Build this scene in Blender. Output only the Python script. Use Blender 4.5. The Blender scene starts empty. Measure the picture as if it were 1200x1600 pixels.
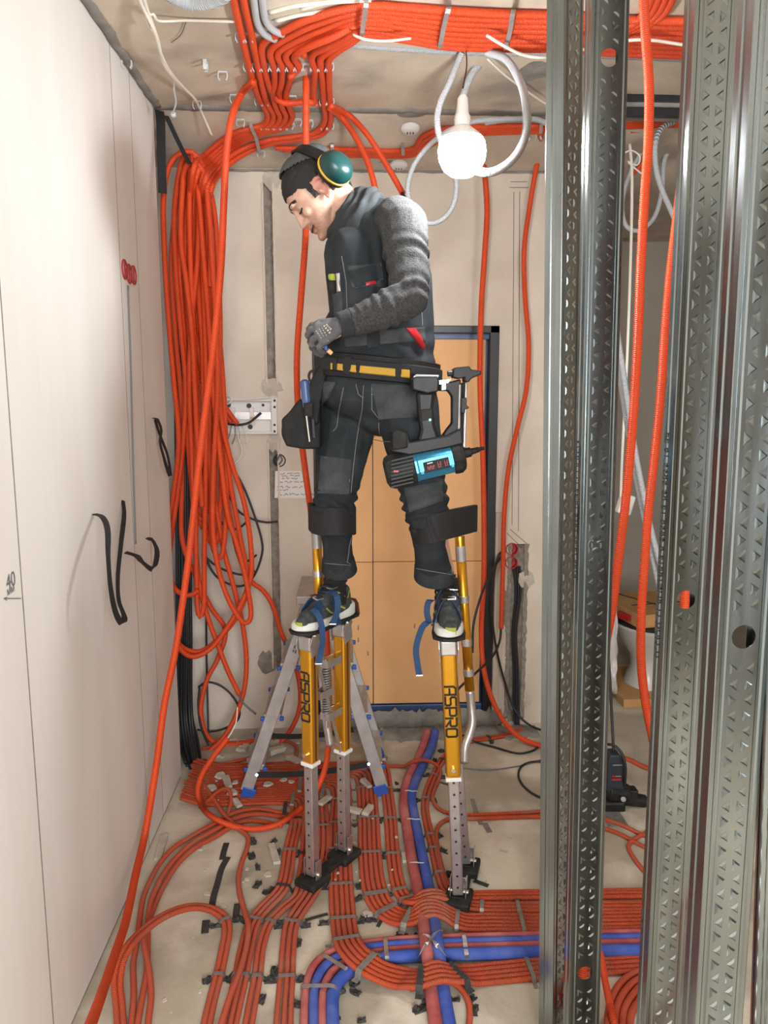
import bpy, bmesh, math, random
import numpy as np
from mathutils import Vector, Matrix, noise
from mathutils.bvhtree import BVHTree
random.seed(11)
S = bpy.context.scene
COL = S.collection
V = Vector

# ---------------------------------------------------------------- camera
FPX, HOR, VPX, CAMZ = 1200.0, 618.0, 545.0, 1.70
TH = math.atan((800 - HOR) / FPX)
YA = math.atan((600 - VPX) / FPX * math.cos(TH))
FW = V((math.sin(YA) * math.cos(TH), math.cos(YA) * math.cos(TH), -math.sin(TH)))
RT = V((math.cos(YA), -math.sin(YA), 0))
UP = RT.cross(FW)
CO = V((0, 0, CAMZ))
cam = bpy.data.cameras.new('camera')
camo = bpy.data.objects.new('camera', cam)
COL.objects.link(camo)
cam.sensor_fit = 'VERTICAL'; cam.sensor_height = 36; cam.lens = FPX / 1600 * 36
cam.clip_start = 0.05
camo.matrix_world = Matrix(((RT.x, UP.x, -FW.x, CO.x), (RT.y, UP.y, -FW.y, CO.y), (RT.z, UP.z, -FW.z, CO.z), (0, 0, 0, 1)))
S.camera = camo

# ---------------------------------------------------------------- light
S.view_settings.view_transform = 'Standard'
S.view_settings.look = 'None'
S.view_settings.gamma = 1.0
S.view_settings.use_curve_mapping = False
S.view_settings.exposure = 0.0
W = bpy.data.worlds.new('world'); S.world = W; W.use_nodes = True
W.node_tree.nodes['Background'].inputs[0].default_value = (0.80, 0.88, 1.0, 1)
W.node_tree.nodes['Background'].inputs[1].default_value = 0.20
def area_light(name, loc, target, sx, sy, power, col):
    l = bpy.data.lights.new(name, 'AREA'); l.shape = 'RECTANGLE'; l.size = sx; l.size_y = sy
    l.energy = power; l.color = col
    o = bpy.data.objects.new(name, l); COL.objects.link(o); o.location = loc
    o.rotation_euler = (V(target) - V(loc)).to_track_quat('-Z', 'Y').to_euler()
    return o
area_light('camera_side_fill', (0.60, -2.2, 1.85), (-0.2, 2.4, 1.1), 1.4, 1.7, 175, (0.97, 0.98, 1.0))  # soft fill added behind the camera, standing in for unseen light from that side
BULB_EMIT = 225

# ---------------------------------------------------------------- pixel -> place in the room
def ray(px, py): return FW * FPX + RT * (px - 600) - UP * (py - 800)
def F(px, py, z=0.0):
    d = ray(px, py); return CO + d * ((z - CO.z) / d.z)
def P(px, py, y):
    d = ray(px, py); return CO + d * (y / d.y)
def X(px, py, x):
    d = ray(px, py); return CO + d * (x / d.x)
CEIL, JY, SLOPE = 2.83, 3.28, 0.18
LW, BY = -0.765, 3.78
def C(px, py, off=0.0):
    p = F(px, py, CEIL - off)
    if p.y <= JY: return p
    d = ray(px, py)                      # z = CEIL-off - (y-JY)*SLOPE
    t = (CEIL - off + JY * SLOPE - CO.z) / (d.z + SLOPE * d.y)
    return CO + d * t
def proj(p):
    v = V(p) - CO; w = v.dot(FW); return 600 + FPX * v.dot(RT) / w, 800 - FPX * v.dot(UP) / w

# ---------------------------------------------------------------- materials
def mat(name, c1, c2=None, scale=14, rough=0.6, metal=0.0, bump=0.0, bscale=90, ribs=0.0, rib_d=0.5,
        emit=0, stretch=(1, 1, 1), rvar=0.0, c3=None, s3=3.0, detail=5, w3=(0.52, 0.66), spec=0.5, attr=None, w2=(0.35, 0.65), sheen=0):
    m = bpy.data.materials.new(name); m.use_nodes = True
    nt = m.node_tree; N = nt.nodes; L = nt.links
    b = N['Principled BSDF']
    def rgba(c): return (c[0], c[1], c[2], 1)
    b.inputs['Base Color'].default_value = rgba(c1)
    b.inputs['Roughness'].default_value = rough
    b.inputs['Metallic'].default_value = metal
    b.inputs['Specular IOR Level'].default_value = spec
    if sheen: b.inputs['Sheen Weight'].default_value = sheen
    tc = N.new('ShaderNodeTexCoord'); mp = N.new('ShaderNodeMapping')
    mp.inputs['Scale'].default_value = stretch
    L.new(tc.outputs['Object'], mp.inputs[0])
    def nz(sc, det):
        n = N.new('ShaderNodeTexNoise'); n.inputs['Scale'].default_value = sc; n.inputs['Detail'].default_value = det
        L.new(mp.outputs[0], n.inputs['Vector']); return n
    last = None
    if c2 is not None:
        n = nz(scale, detail); r = N.new('ShaderNodeMapRange')
        r.inputs[1].default_value, r.inputs[2].default_value = w2
        L.new(n.outputs['Fac'], r.inputs[0])
        mx = N.new('ShaderNodeMix'); mx.data_type = 'RGBA'
        mx.inputs[6].default_value = rgba(c1); mx.inputs[7].default_value = rgba(c2)
        L.new(r.outputs[0], mx.inputs[0]); last = mx.outputs[2]
        if rvar:
            rr = N.new('ShaderNodeMapRange'); rr.inputs[3].default_value = rough - rvar; rr.inputs[4].default_value = rough + rvar
            L.new(r.outputs[0], rr.inputs[0]); L.new(rr.outputs[0], b.inputs['Roughness'])
    if c3 is not None:
        n = nz(s3, 8); r = N.new('ShaderNodeMapRange')
        r.inputs[1].default_value, r.inputs[2].default_value = w3
        L.new(n.outputs['Fac'], r.inputs[0])
        mx = N.new('ShaderNodeMix'); mx.data_type = 'RGBA'
        if last: L.new(last, mx.inputs[6])
        else: mx.inputs[6].default_value = rgba(c1)
        mx.inputs[7].default_value = rgba(c3)
        L.new(r.outputs[0], mx.inputs[0]); last = mx.outputs[2]
    if attr:
        a = N.new('ShaderNodeAttribute'); a.attribute_name = attr
        mx = N.new('ShaderNodeMix'); mx.data_type = 'RGBA'; mx.blend_type = 'MULTIPLY'; mx.inputs[0].default_value = 1
        if last: L.new(last, mx.inputs[6])
        else: mx.inputs[6].default_value = rgba(c1)
        L.new(a.outputs['Color'], mx.inputs[7]); last = mx.outputs[2]
    if last: L.new(last, b.inputs['Base Color'])
    nrm = None
    if bump:
        n = nz(bscale, 6); bp = N.new('ShaderNodeBump'); bp.inputs['Strength'].default_value = bump; bp.inputs['Distance'].default_value = 0.004
        L.new(n.outputs['Fac'], bp.inputs['Height']); nrm = bp
    if ribs:
        uv = N.new('ShaderNodeUVMap'); sp = N.new('ShaderNodeSeparateXYZ'); L.new(uv.outputs[0], sp.inputs[0])
        mu = N.new('ShaderNodeMath'); mu.operation = 'MULTIPLY'; mu.inputs[1].default_value = 2 * math.pi / ribs; L.new(sp.outputs[0], mu.inputs[0])
        si = N.new('ShaderNodeMath'); si.operation = 'COSINE'; L.new(mu.outputs[0], si.inputs[0])
        bp = N.new('ShaderNodeBump'); bp.inputs['Strength'].default_value = rib_d; bp.inputs['Distance'].default_value = 0.0012
        L.new(si.outputs[0], bp.inputs['Height'])
        if nrm: L.new(nrm.outputs[0], bp.inputs['Normal'])
        nrm = bp
    if nrm: L.new(nrm.outputs[0], b.inputs['Normal'])
    if emit:
        b.inputs['Emission Color'].default_value = rgba(c1); b.inputs['Emission Strength'].default_value = emit
    return m
M = {}
M['plaster_left'] = mat('skimmed_plaster', (0.85, 0.825, 0.785), (0.80, 0.77, 0.72), 3.2, 0.85, bump=0.08, bscale=40, stretch=(1, 1.8, 0.25), c3=(0.70, 0.65, 0.585), s3=1.1, w3=(0.60, 0.85))
M['plaster'] = mat('wall_plaster', (0.74, 0.66, 0.56), (0.66, 0.58, 0.48), 4, 0.88, bump=0.12, bscale=50, c3=(0.53, 0.46, 0.38), s3=1.6, w3=(0.56, 0.78))
M['ceiling'] = mat('bare_concrete_ceiling', (0.68, 0.59, 0.47), (0.52, 0.445, 0.35), 3.4, 0.9, bump=0.35, bscale=40, c3=(0.36, 0.31, 0.26), s3=2.4, w3=(0.52, 0.66))
M['mortar'] = mat('dark_mortar', (0.20, 0.19, 0.17), (0.31, 0.29, 0.26), 12, 0.95, bump=0.8, bscale=60)
M['floor'] = mat('dusty_concrete_floor', (0.50, 0.44, 0.345), (0.36, 0.315, 0.245), 4.2, 0.88, bump=0.45, bscale=55, c3=(0.68, 0.62, 0.51), s3=2.8, w3=(0.48, 0.62))
M['orange'] = mat('orange_conduit', (0.78, 0.080, 0.016), (0.70, 0.068, 0.014), 8, 0.45, ribs=0.005, rib_d=0.55)
M['orange_floor'] = mat('dusty_orange_conduit', (0.64, 0.090, 0.028), (0.52, 0.095, 0.042), 5, 0.6, ribs=0.004, rib_d=0.9, c3=(0.50, 0.20, 0.13), s3=7, w3=(0.56, 0.80))
M['grey_conduit'] = mat('grey_conduit', (0.56, 0.58, 0.60), None, rough=0.5, ribs=0.004, rib_d=0.9)
M['pipe_red'] = mat('dusty_red_insulation', (0.40, 0.072, 0.075), (0.52, 0.16, 0.15), 14, 0.8, c3=(0.60, 0.30, 0.27), s3=6, w3=(0.56, 0.8), bump=0.15)
M['pipe_blue'] = mat('dusty_blue_insulation', (0.035, 0.085, 0.42), (0.09, 0.14, 0.46), 14, 0.75, c3=(0.26, 0.30, 0.52), s3=6, w3=(0.57, 0.82), bump=0.15)
M['black_cable'] = mat('black_cable', (0.018, 0.018, 0.02), None, rough=0.5)
M['white_cable'] = mat('white_cable', (0.80, 0.77, 0.68), None, rough=0.5)
M['grey_cable'] = mat('grey_cable', (0.16, 0.16, 0.17), None, rough=0.5)
M['strap_grey'] = mat('perforated_grey_band', (0.30, 0.285, 0.265), (0.22, 0.21, 0.20), 40, 0.55, metal=0.45)
M['strap_zinc'] = mat('zinc_band', (0.52, 0.52, 0.52), (0.40, 0.40, 0.40), 40, 0.4, metal=0.7)
M['tape_black'] = mat('black_tape', (0.028, 0.027, 0.028), (0.05, 0.048, 0.045), 60, 0.7)
M['web_black'] = mat('black_webbing', (0.009, 0.009, 0.010), (0.017, 0.017, 0.018), 300, 0.8, bump=0.3, bscale=700)
M['web_blue'] = mat('blue_webbing', (0.012, 0.042, 0.115), (0.018, 0.058, 0.15), 300, 0.75, bump=0.3, bscale=700)
M['white_plastic'] = mat('white_plastic', (0.78, 0.77, 0.74), None, rough=0.4)
M['red_plastic'] = mat('red_plastic', (0.42, 0.015, 0.02), None, rough=0.4)
M['steel'] = mat('galvanised_steel', (0.36, 0.405, 0.41), (0.26, 0.295, 0.30), 22, 0.22, metal=1.0, rvar=0.06, stretch=(1, 1, 0.12), bump=0.05, bscale=60)
M['steel_ink'] = mat('stencil_ink', (0.05, 0.05, 0.05), None, rough=0.6)
M['gold'] = mat('gold_anodised', (0.80, 0.40, 0.035), None, rough=0.28, metal=0.85)
M['alu'] = mat('aluminium', (0.68, 0.66, 0.66), (0.58, 0.56, 0.56), 30, 0.36, metal=0.9)
M['alu_dusty'] = mat('dusty_aluminium', (0.50, 0.48, 0.47), (0.40, 0.38, 0.37), 18, 0.5, metal=0.6)
M['chrome'] = mat('bright_metal', (0.78, 0.78, 0.78), None, rough=0.25, metal=1.0)
M['rubber'] = mat('black_rubber', (0.012, 0.012, 0.012), (0.03, 0.029, 0.027), 30, 0.7, spec=0.3)
M['black_plastic'] = mat('black_plastic', (0.009, 0.009, 0.010), (0.018, 0.017, 0.017), 26, 0.45, spec=0.3)
M['blue_plastic'] = mat('blue_plastic', (0.02, 0.09, 0.38), None, rough=0.45)
M['foam_board'] = mat('orange_foam_board', (0.86, 0.50, 0.23), (0.80, 0.45, 0.20), 5, 0.7, bump=0.05, bscale=30)
M['film_blue'] = mat('blue_film', (0.035, 0.075, 0.19), (0.06, 0.11, 0.24), 9, 0.35, bump=0.4, bscale=25)
M['door_frame'] = mat('black_door_frame', (0.018, 0.018, 0.022), None, rough=0.35)
M['wood_pale'] = mat('pale_wood', (0.66, 0.58, 0.47), (0.56, 0.48, 0.38), 8, 0.8, stretch=(1, 1, 0.1))
M['chip'] = mat('plaster_chip', (0.60, 0.55, 0.46), (0.48, 0.43, 0.36), 30, 0.9, bump=0.3)
M['brick_red'] = mat('chase_rubble', (0.34, 0.30, 0.25), (0.22, 0.19, 0.16), 30, 0.95, bump=0.9, bscale=70)
M['ceramic'] = mat('grey_white_ceramic', (0.60, 0.58, 0.54), None, rough=0.25)
M['cardboard'] = mat('cardboard', (0.55, 0.31, 0.12), (0.46, 0.25, 0.09), 10, 0.8)
M['dark_wall'] = mat('unlit_plaster', (0.36, 0.31, 0.255), (0.30, 0.26, 0.21), 3, 0.9, bump=0.15)  # darker copy of the wall plaster, low light put into the colour
M['ink'] = mat('pencil_mark', (0.10, 0.09, 0.085), None, rough=0.9)
M['clear'] = mat('frosted_clip', (0.62, 0.63, 0.64), None, rough=0.35)

# ---------------------------------------------------------------- mesh helpers
WL = {}
class MB:
    def __init__(s): s.v = []; s.f = []; s.uv = None
    def add(s, vs, fs):
        o = len(s.v); s.v += [tuple(v) for v in vs]; s.f += [tuple(i + o for i in f) for f in fs]; return s
    def box(s, c, size, R=None):
        hx, hy, hz = size[0] / 2, size[1] / 2, size[2] / 2
        vs = [V((x, y, z)) for x in (-hx, hx) for y in (-hy, hy) for z in (-hz, hz)]
        if R is not None: vs = [R @ v for v in vs]
        return s.add([V(c) + v for v in vs], [(0, 1, 3, 2), (4, 6, 7, 5), (0, 4, 5, 1), (2, 3, 7, 6), (0, 2, 6, 4), (1, 5, 7, 3)])
    def lim(s, a, b):
        a, b = V(a), V(b); return s.box((a + b) / 2, b - a)
    def cyl(s, p0, p1, r0, r1=None, n=14):
        p0, p1 = V(p0), V(p1); r1 = r0 if r1 is None else r1
        d = (p1 - p0).normalized(); a = d.orthogonal().normalized(); b = d.cross(a)
        vs = []
        for p, r in ((p0, r0), (p1, r1)):
            vs += [p + (a * math.cos(2 * math.pi * i / n) + b * math.sin(2 * math.pi * i / n)) * r for i in range(n)]
        fs = [(i, (i + 1) % n, n + (i + 1) % n, n + i) for i in range(n)] + [tuple(range(n - 1, -1, -1)), tuple(range(n, 2 * n))]
        return s.add(vs, fs)
    def lathe(s, o, ax, prof, n=20, sq=1.0, a=None):
        o = V(o); ax = V(ax).normalized(); a = ax.orthogonal().normalized() if a is None else V(a).normalized(); b = ax.cross(a)
        k0 = len(prof); vs = []; fs = []
        for (r, h) in prof:
            vs += [o + ax * h + (a * math.cos(2 * math.pi * i / n) + b * sq * math.sin(2 * math.pi * i / n)) * r for i in range(n)]
        for j in range(k0 - 1):
            fs += [(j * n + i, j * n + (i + 1) % n, (j + 1) * n + (i + 1) % n, (j + 1) * n + i) for i in range(n)]
        fs += [tuple(range(n - 1, -1, -1)), tuple(range((k0 - 1) * n, k0 * n))]
        return s.add(vs, fs)
    def ball(s, c, r, n=12, m=8, R=None):
        r = (r, r, r) if not hasattr(r, '__len__') else r
        vs = []; fs = []
        for j in range(m + 1):
            t = math.pi * j / m
            for i in range(n):
                q = V((r[0] * math.sin(t) * math.cos(2 * math.pi * i / n), r[1] * math.sin(t) * math.sin(2 * math.pi * i / n), r[2] * math.cos(t)))
                vs.append(V(c) + (R @ q if R is not None else q))
        for j in range(m):
            fs += [(j * n + i, (j + 1) * n + i, (j + 1) * n + (i + 1) % n, j * n + (i + 1) % n) for i in range(n)]
        return s.add(vs, fs)
    def prism(s, pts, d):
        n = len(pts); d = V(d); vs = [V(p) for p in pts] + [V(p) + d for p in pts]
        return s.add(vs, [tuple(range(n - 1, -1, -1)), tuple(range(n, 2 * n))] + [(i, (i + 1) % n, n + (i + 1) % n, n + i) for i in range(n)])
    def tube(s, pts, r, n=8, corr=0):
        vs, fs, uv = tube_arrays(pts, r, n, corr)
        return s.add(vs, fs)
    def ribbon(s, path, wd, width, th=0.0015):
        k = len(path); vs = []; wds = wd if isinstance(wd, list) else [V(wd)] * k
        for i, p in enumerate(path):
            t = (V(path[min(i + 1, k - 1)]) - V(path[max(i - 1, 0)])).normalized()
            w = wds[i].normalized(); nn = t.cross(w)
            nn = nn.normalized() if nn.length > 1e-6 else V((0, 0, 1))
            w = nn.cross(t).normalized() if abs(t.dot(w)) > 0.05 else w
            vs += [V(p) - w * width / 2 - nn * th / 2, V(p) + w * width / 2 - nn * th / 2, V(p) + w * width / 2 + nn * th / 2, V(p) - w * width / 2 + nn * th / 2]
        fs = [(0, 1, 2, 3)]
        for i in range(k - 1):
            a = 4 * i
            fs += [(a + j, a + 4 + j, a + 4 + (j + 1) % 4, a + (j + 1) % 4) for j in range(4)]
        a = 4 * (k - 1); fs.append((a + 3, a + 2, a + 1, a))
        return s.add(vs, fs)
    def build(s, name, m, parent=None, smooth=False, bevel=0, base=False, seg=2):
        vs = [V(v) for v in s.v]
        lo = V((min(v.x for v in vs), min(v.y for v in vs), min(v.z for v in vs))); hi = V((max(v.x for v in vs), max(v.y for v in vs), max(v.z for v in vs)))
        c = (lo + hi) / 2
        if parent is None: c.z = lo.z
        me = bpy.data.meshes.new(name); me.from_pydata([v - c for v in vs], [], s.f)
        return finish(name, me, m, c, parent, smooth, bevel, seg)
def finish(name, me, m, c, parent=None, smooth=False, bevel=0, seg=2):
    me.validate()
    bm = bmesh.new(); bm.from_mesh(me)
    if bevel:
        es = [e for e in bm.edges if len(e.link_faces) == 2 and e.calc_face_angle(0) > 0.5]
        bmesh.ops.bevel(bm, geom=es, offset=bevel, segments=seg, affect='EDGES', clamp_overlap=True, profile=0.5)
    bmesh.ops.recalc_face_normals(bm, faces=bm.faces[:])
    bm.to_mesh(me); bm.free()
    if smooth: me.shade_smooth()
    if smooth == 'auto': me.set_sharp_from_angle(angle=0.7)
    o = bpy.data.objects.new(name, me); me.materials.append(M[m] if isinstance(m, str) else m)
    return link(o, c, parent)
def link(o, c, parent=None):
    COL.objects.link(o); o.location = c; WL[o] = V(c)
    if parent is not None:
        o.parent = parent; o.matrix_parent_inverse = Matrix.Translation(-WL[parent])
    return o
def tag(o, label=None, cat=None, group=None, kind=None):
    if label: o['label'] = label
    if cat: o['category'] = cat
    if group: o['group'] = group
    if kind: o['kind'] = kind
    return o
def thing(name, loc, label, cat, group=None):
    o = bpy.data.objects.new(name, None); o.empty_display_size = 0.05
    link(o, V(loc)); return tag(o, label, cat, group)
def struct(o): o['kind'] = 'structure'; return o
def cr(ctrl, step=0.012, closed=False):
    P_ = [np.array(p, float) for p in ctrl]
    if len(P_) == 2:
        n = max(2, int(np.linalg.norm(P_[1] - P_[0]) / step) + 1)
        return [V(P_[0] + (P_[1] - P_[0]) * i / n) for i in range(n + 1)]
    if closed: P_ = [P_[-1]] + P_ + [P_[0], P_[1]]
    else: P_ = [2 * P_[0] - P_[1]] + P_ + [2 * P_[-1] - P_[-2]]
    out = []
    for i in range(1, len(P_) - 2):
        p0, p1, p2, p3 = P_[i - 1:i + 3]
        t0 = 0.0; t1 = t0 + max(1e-5, np.linalg.norm(p1 - p0)) ** 0.5; t2 = t1 + max(1e-5, np.linalg.norm(p2 - p1)) ** 0.5; t3 = t2 + max(1e-5, np.linalg.norm(p3 - p2)) ** 0.5
        n = 24
        t = np.linspace(t1, t2, n, endpoint=False)[:, None]
        a1 = (t1 - t) / (t1 - t0) * p0 + (t - t0) / (t1 - t0) * p1
        a2 = (t2 - t) / (t2 - t1) * p1 + (t - t1) / (t2 - t1) * p2
        a3 = (t3 - t) / (t3 - t2) * p2 + (t - t2) / (t3 - t2) * p3
        b1 = (t2 - t) / (t2 - t0) * a1 + (t - t0) / (t2 - t0) * a2
        b2 = (t3 - t) / (t3 - t1) * a2 + (t - t1) / (t3 - t1) * a3
        out.append((t2 - t) / (t2 - t1) * b1 + (t - t1) / (t2 - t1) * b2)
    out = np.concatenate(out + [P_[-2][None]])
    d = np.concatenate([[0], np.cumsum(np.linalg.norm(np.diff(out, axis=0), axis=1))])
    n = max(3, int(d[-1] / step) + 1)
    s = np.linspace(0, d[-1], n)
    return [V((np.interp(q, d, out[:, 0]), np.interp(q, d, out[:, 1]), np.interp(q, d, out[:, 2]))) for q in s]
def frames(pts):
    n = len(pts); T = []; A = []
    for i in range(n):
        t = pts[min(i + 1, n - 1)] - pts[max(i - 1, 0)]
        T.append(t.normalized() if t.length > 1e-9 else V((0, 0, 1)))
    a = T[0].orthogonal().normalized()
    for i in range(n):
        a = a - T[i] * a.dot(T[i]); a = a.normalized() if a.length > 1e-7 else T[i].orthogonal().normalized()
        A.append(a)
    return np.array(T), np.array(A)
def tube_arrays(pts, r, n=8, corr=0):
    pts = [V(p) for p in pts]
    if corr:                       # corr = pitch: real ribs
        d = [0]
        for i in range(1, len(pts)): d.append(d[-1] + (pts[i] - pts[i - 1]).length)
        k = max(2, int(d[-1] / (corr / 2)))
        s = np.linspace(0, d[-1], k); A_ = np.array(pts)
        pts = [V(q) for q in np.stack([np.interp(s, d, A_[:, j]) for j in range(3)], 1)]
    T, A = frames(pts); B = np.cross(T, A)
    k = len(pts); PA = np.array(pts)
    rr = np.full(k, r) if not hasattr(r, '__len__') else np.interp(np.linspace(0, 1, k), np.linspace(0, 1, len(r)), r)
    if corr: rr = rr * (1 + np.where(np.arange(k) % 2 == 0, 0.045, -0.075))
    th = 2 * np.pi * np.arange(n) / n
    vs = (PA[:, None, :] + rr[:, None, None] * (A[:, None, :] * np.cos(th)[None, :, None] + B[:, None, :] * np.sin(th)[None, :, None])).reshape(-1, 3)
    L_ = np.concatenate([[0], np.cumsum(np.linalg.norm(np.diff(PA, axis=0), axis=1))])
    fs = []
    for j in range(k - 1):
        o = j * n
        fs += [(o + i, o + (i + 1) % n, o + n + (i + 1) % n, o + n + i) for i in range(n)]
    fs += [tuple(range(n - 1, -1, -1)), tuple(range((k - 1) * n, k * n))]
    return vs.tolist(), fs, L_
def tube_obj(name, pts, r, m, parent=None, n=9, corr=0):
    vs, fs, L_ = tube_arrays(pts, r, n, corr)
    A_ = np.array(vs); lo = A_.min(0); hi = A_.max(0); c = V((lo + hi) / 2)
    if parent is None: c.z = lo[2]
    me = bpy.data.meshes.new(name); me.from_pydata((A_ - np.array(c)).tolist(), [], fs)
    uvl = me.uv_layers.new(name='UVMap')
    li = np.zeros(len(me.loops), dtype=np.int32); me.loops.foreach_get('vertex_index', li)
    uv = np.zeros((len(li), 2)); uv[:, 0] = L_[li // n]; uv[:, 1] = (li % n) / n
    uvl.data.foreach_set('uv', uv.ravel())
    me.shade_smooth()
    me.materials.append(M[m])
    o = bpy.data.objects.new(name, me)
    return link(o, c, parent)
def conduit(label, pts, r=0.0125, m='orange', group=None, corr=0, n=9, name='corrugated_conduit', cat='conduit', raw=False, step=0.014):
    p = pts if raw else cr(pts, step)
    return tag(tube_obj(name, p, r, m, None, n, corr), label, cat, group)
# ================================================================ ROOM
def wavy_slab(name, m, x0, x1, y0, y1, zf, th, nx, ny, amp):
    vs = []; fs = []
    for j in range(ny + 1):
        for i in range(nx + 1):
            x = x0 + (x1 - x0) * i / nx; y = y0 + (y1 - y0) * j / ny
            vs.append((x, y, zf(x, y) + amp * noise.noise((x * 2.3, y * 2.3, 1.7))))
    n1 = len(vs); vs += [(v[0], v[1], zf(v[0], v[1]) + th) for v in vs[:n1]]
    q = nx + 1
    for j in range(ny):
        for i in range(nx):
            a = j * q + i; fs += [(a, a + 1, a + q + 1, a + q), (n1 + a, n1 + a + q, n1 + a + q + 1, n1 + a + 1)]
    for i in range(nx): fs += [(i, n1 + i, n1 + i + 1, i + 1), (ny * q + i, ny * q + i + 1, n1 + ny * q + i + 1, n1 + ny * q + i)]
    for j in range(ny): fs += [(j * q, (j + 1) * q, n1 + (j + 1) * q, n1 + j * q), (j * q + nx, n1 + j * q + nx, n1 + (j + 1) * q + nx, (j + 1) * q + nx)]
    return struct(MB().add(vs, fs).build(name, m, smooth='auto'))
wavy_slab('floor', 'floor', -1.3, 3.0, -2.9, 6.0, lambda x, y: 0, -0.12, 50, 90, 0.0012)
wavy_slab('ceiling', 'ceiling', -1.3, 3.0, -2.9, JY, lambda x, y: CEIL, 0.15, 40, 60, 0.004)
wavy_slab('ceiling', 'ceiling', -1.3, 3.0, JY + 0.004, 6.0, lambda x, y: CEIL - min(y - JY, 0.6) * SLOPE, 0.15, 40, 30, 0.004)
def rough_strip(name, m, a, b, w, th, nrm, side, n=60, parent=None, seed=0):
    """irregular band of mortar from a to b, width w along side, standing th proud along nrm"""
    a, b, nrm, side = V(a), V(b), V(nrm), V(side); vs = []; fs = []
    for i in range(n + 1):
        p = a.lerp(b, i / n)
        k1 = w * (1 + 0.35 * noise.noise((i * 0.35, seed, 0)) + 0.25 * noise.noise((i * 1.1, seed, 4))); k0 = w * 0.35 * noise.noise((i * 0.4, seed, 9))
        for (u, t) in ((k0, 0), (k0 + 0.1 * w, th), (k1 - 0.1 * w, th * 0.8), (k1, 0)):
            vs.append(p + side * u + nrm * (t + 0.3 * th * noise.noise((i * 0.9, u * 40, seed))))
    for i in range(n):
        for j in range(3): fs.append((4 * i + j, 4 * i + j + 1, 4 * i + 5 + j, 4 * i + 4 + j))
    fs += [(0, 1, 2, 3), (4 * n + 3, 4 * n + 2, 4 * n + 1, 4 * n)]
    o = MB().add(vs, fs).build(name, m, parent, smooth=True)
    return o
struct(rough_strip('trim_1', 'mortar', (LW, 1.2, CEIL), (LW, JY, CEIL), 0.035, 0.007, (0, 0, -1), (1, 0, 0)))
struct(rough_strip('trim_2', 'mortar', (LW, JY - 0.02, CEIL), (1.2, JY - 0.02, CEIL), 0.055, 0.006, (0, 0, -1), (0, 1, 0), 90, seed=3))
struct(rough_strip('trim_3', 'mortar', (-0.78, BY - 0.002, 2.735), (1.0, BY - 0.002, 2.745), 0.012, 0.004, (0, -1, 0), (0, 0, -1), 80, seed=5))
# patches of dark filler on the ceiling slab
def patch(px, py, rx, ry, k):
    c = C(px, py); vs = [c + V((0, 0, -0.006))]; n = 22
    for i in range(n):
        t = 2 * math.pi * i / n; q = 1 + 0.3 * noise.noise((math.cos(t) * 1.5, math.sin(t) * 1.5, k))
        vs.append(V((c.x + rx * q * math.cos(t), c.y + ry * q * math.sin(t), 0)))
    for i in range(1, n + 1): v = vs[i]; v.z = CEIL - max(0, v.y - JY) * SLOPE + 0.001
    return struct(MB().add(vs, [(0, i, i % n + 1) for i in range(1, n + 1)]).build('trim_4', 'mortar', smooth=True))
patch(835, 110, 0.10, 0.16, 2); patch(640, 178, 0.07, 0.03, 5); patch(615, 252, 0.12, 0.03, 7)
# left wall: full-height panels with open joints
wl = struct(MB().lim((LW - 0.14, -2.9, 0), (LW - 0.0028, JY, CEIL)).build('wall_left', 'mortar'))
ys = [-2.9, -0.6, X(40, 1000, LW).y, X(207, 800, LW).y, X(247, 1100, LW).y, JY]
for a, b in zip(ys[:-1], ys[1:]):
    MB().lim((LW - 0.004, a + 0.002, 0.012), (LW, b - 0.002, CEIL)).build('panel', 'plaster_left', wl, bevel=0.0008, seg=1)
for k, y_ in enumerate(ys[2:5]):
    MB().lim((LW - .003, y_ - (.0026, .0016, .0016)[k], .012), (LW + .0004, y_ + (.0026, .0016, .0016)[k], CEIL)).build('joint', 'mortar', wl)
# back wall with door opening and cable chases
DX0, DX1, DZ = P(490, 700, BY).x, P(776, 700, BY).x, P(700, 509, BY).z
wb = MB()
TOPZ = 2.9
G0, G1 = P(418, 600, BY).x, P(431, 600, BY).x           # left chase
gz = [P(420, 285, BY).z, P(420, 600, BY).z, P(425, 690, BY).z, P(425, 1045, BY).z]
H0, H1 = P(796, 1000, BY).x, P(816, 1000, BY).x; hz = P(800, 850, BY).z
def wbx(x0, x1, z0, z1, y0=BY): wb.lim((x0, y0, z0), (x1, BY + 0.14, z1))
wbx(-1.3, G0, 0, TOPZ)
wbx(G0, G1, gz[0], TOPZ); wbx(G0, G1, gz[2], gz[1]); wbx(G0, G1, 0, gz[3])
wbx(G1, DX0, 0, TOPZ); wbx(DX0, DX1, DZ, TOPZ); wbx(DX1, H0, 0, TOPZ); wbx(H0, H1, hz, TOPZ); wbx(H1, 1.02, 0, TOPZ)
wback = struct(wb.build('wall_back', 'plaster'))
def rubble(x0, x1, z0, z1, name):
    vs = []; fs = []; nz_ = max(4, int((z1 - z0) / 0.012)); nx = 4
    for j in range(nz_ + 1):
        for i in range(nx + 1):
            vs.append((x0 + (x1 - x0) * i / nx, BY + 0.028 + 0.012 * noise.noise((i * 1.3, j * 0.9, z0 * 5)), z0 + (z1 - z0) * j / nz_))
    for j in range(nz_):
        for i in range(nx): a = j * (nx + 1) + i; fs.append((a, a + 1, a + nx + 2, a + nx + 1))
    n1 = len(vs)
    vs += [(x0, BY + .1, z0), (x1, BY + .1, z0), (x1, BY + .1, z1), (x0, BY + .1, z1)]; fs.append((n1, n1 + 1, n1 + 2, n1 + 3))
    MB().add(vs, fs).build(name, 'brick_red', wback, smooth=True)
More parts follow.
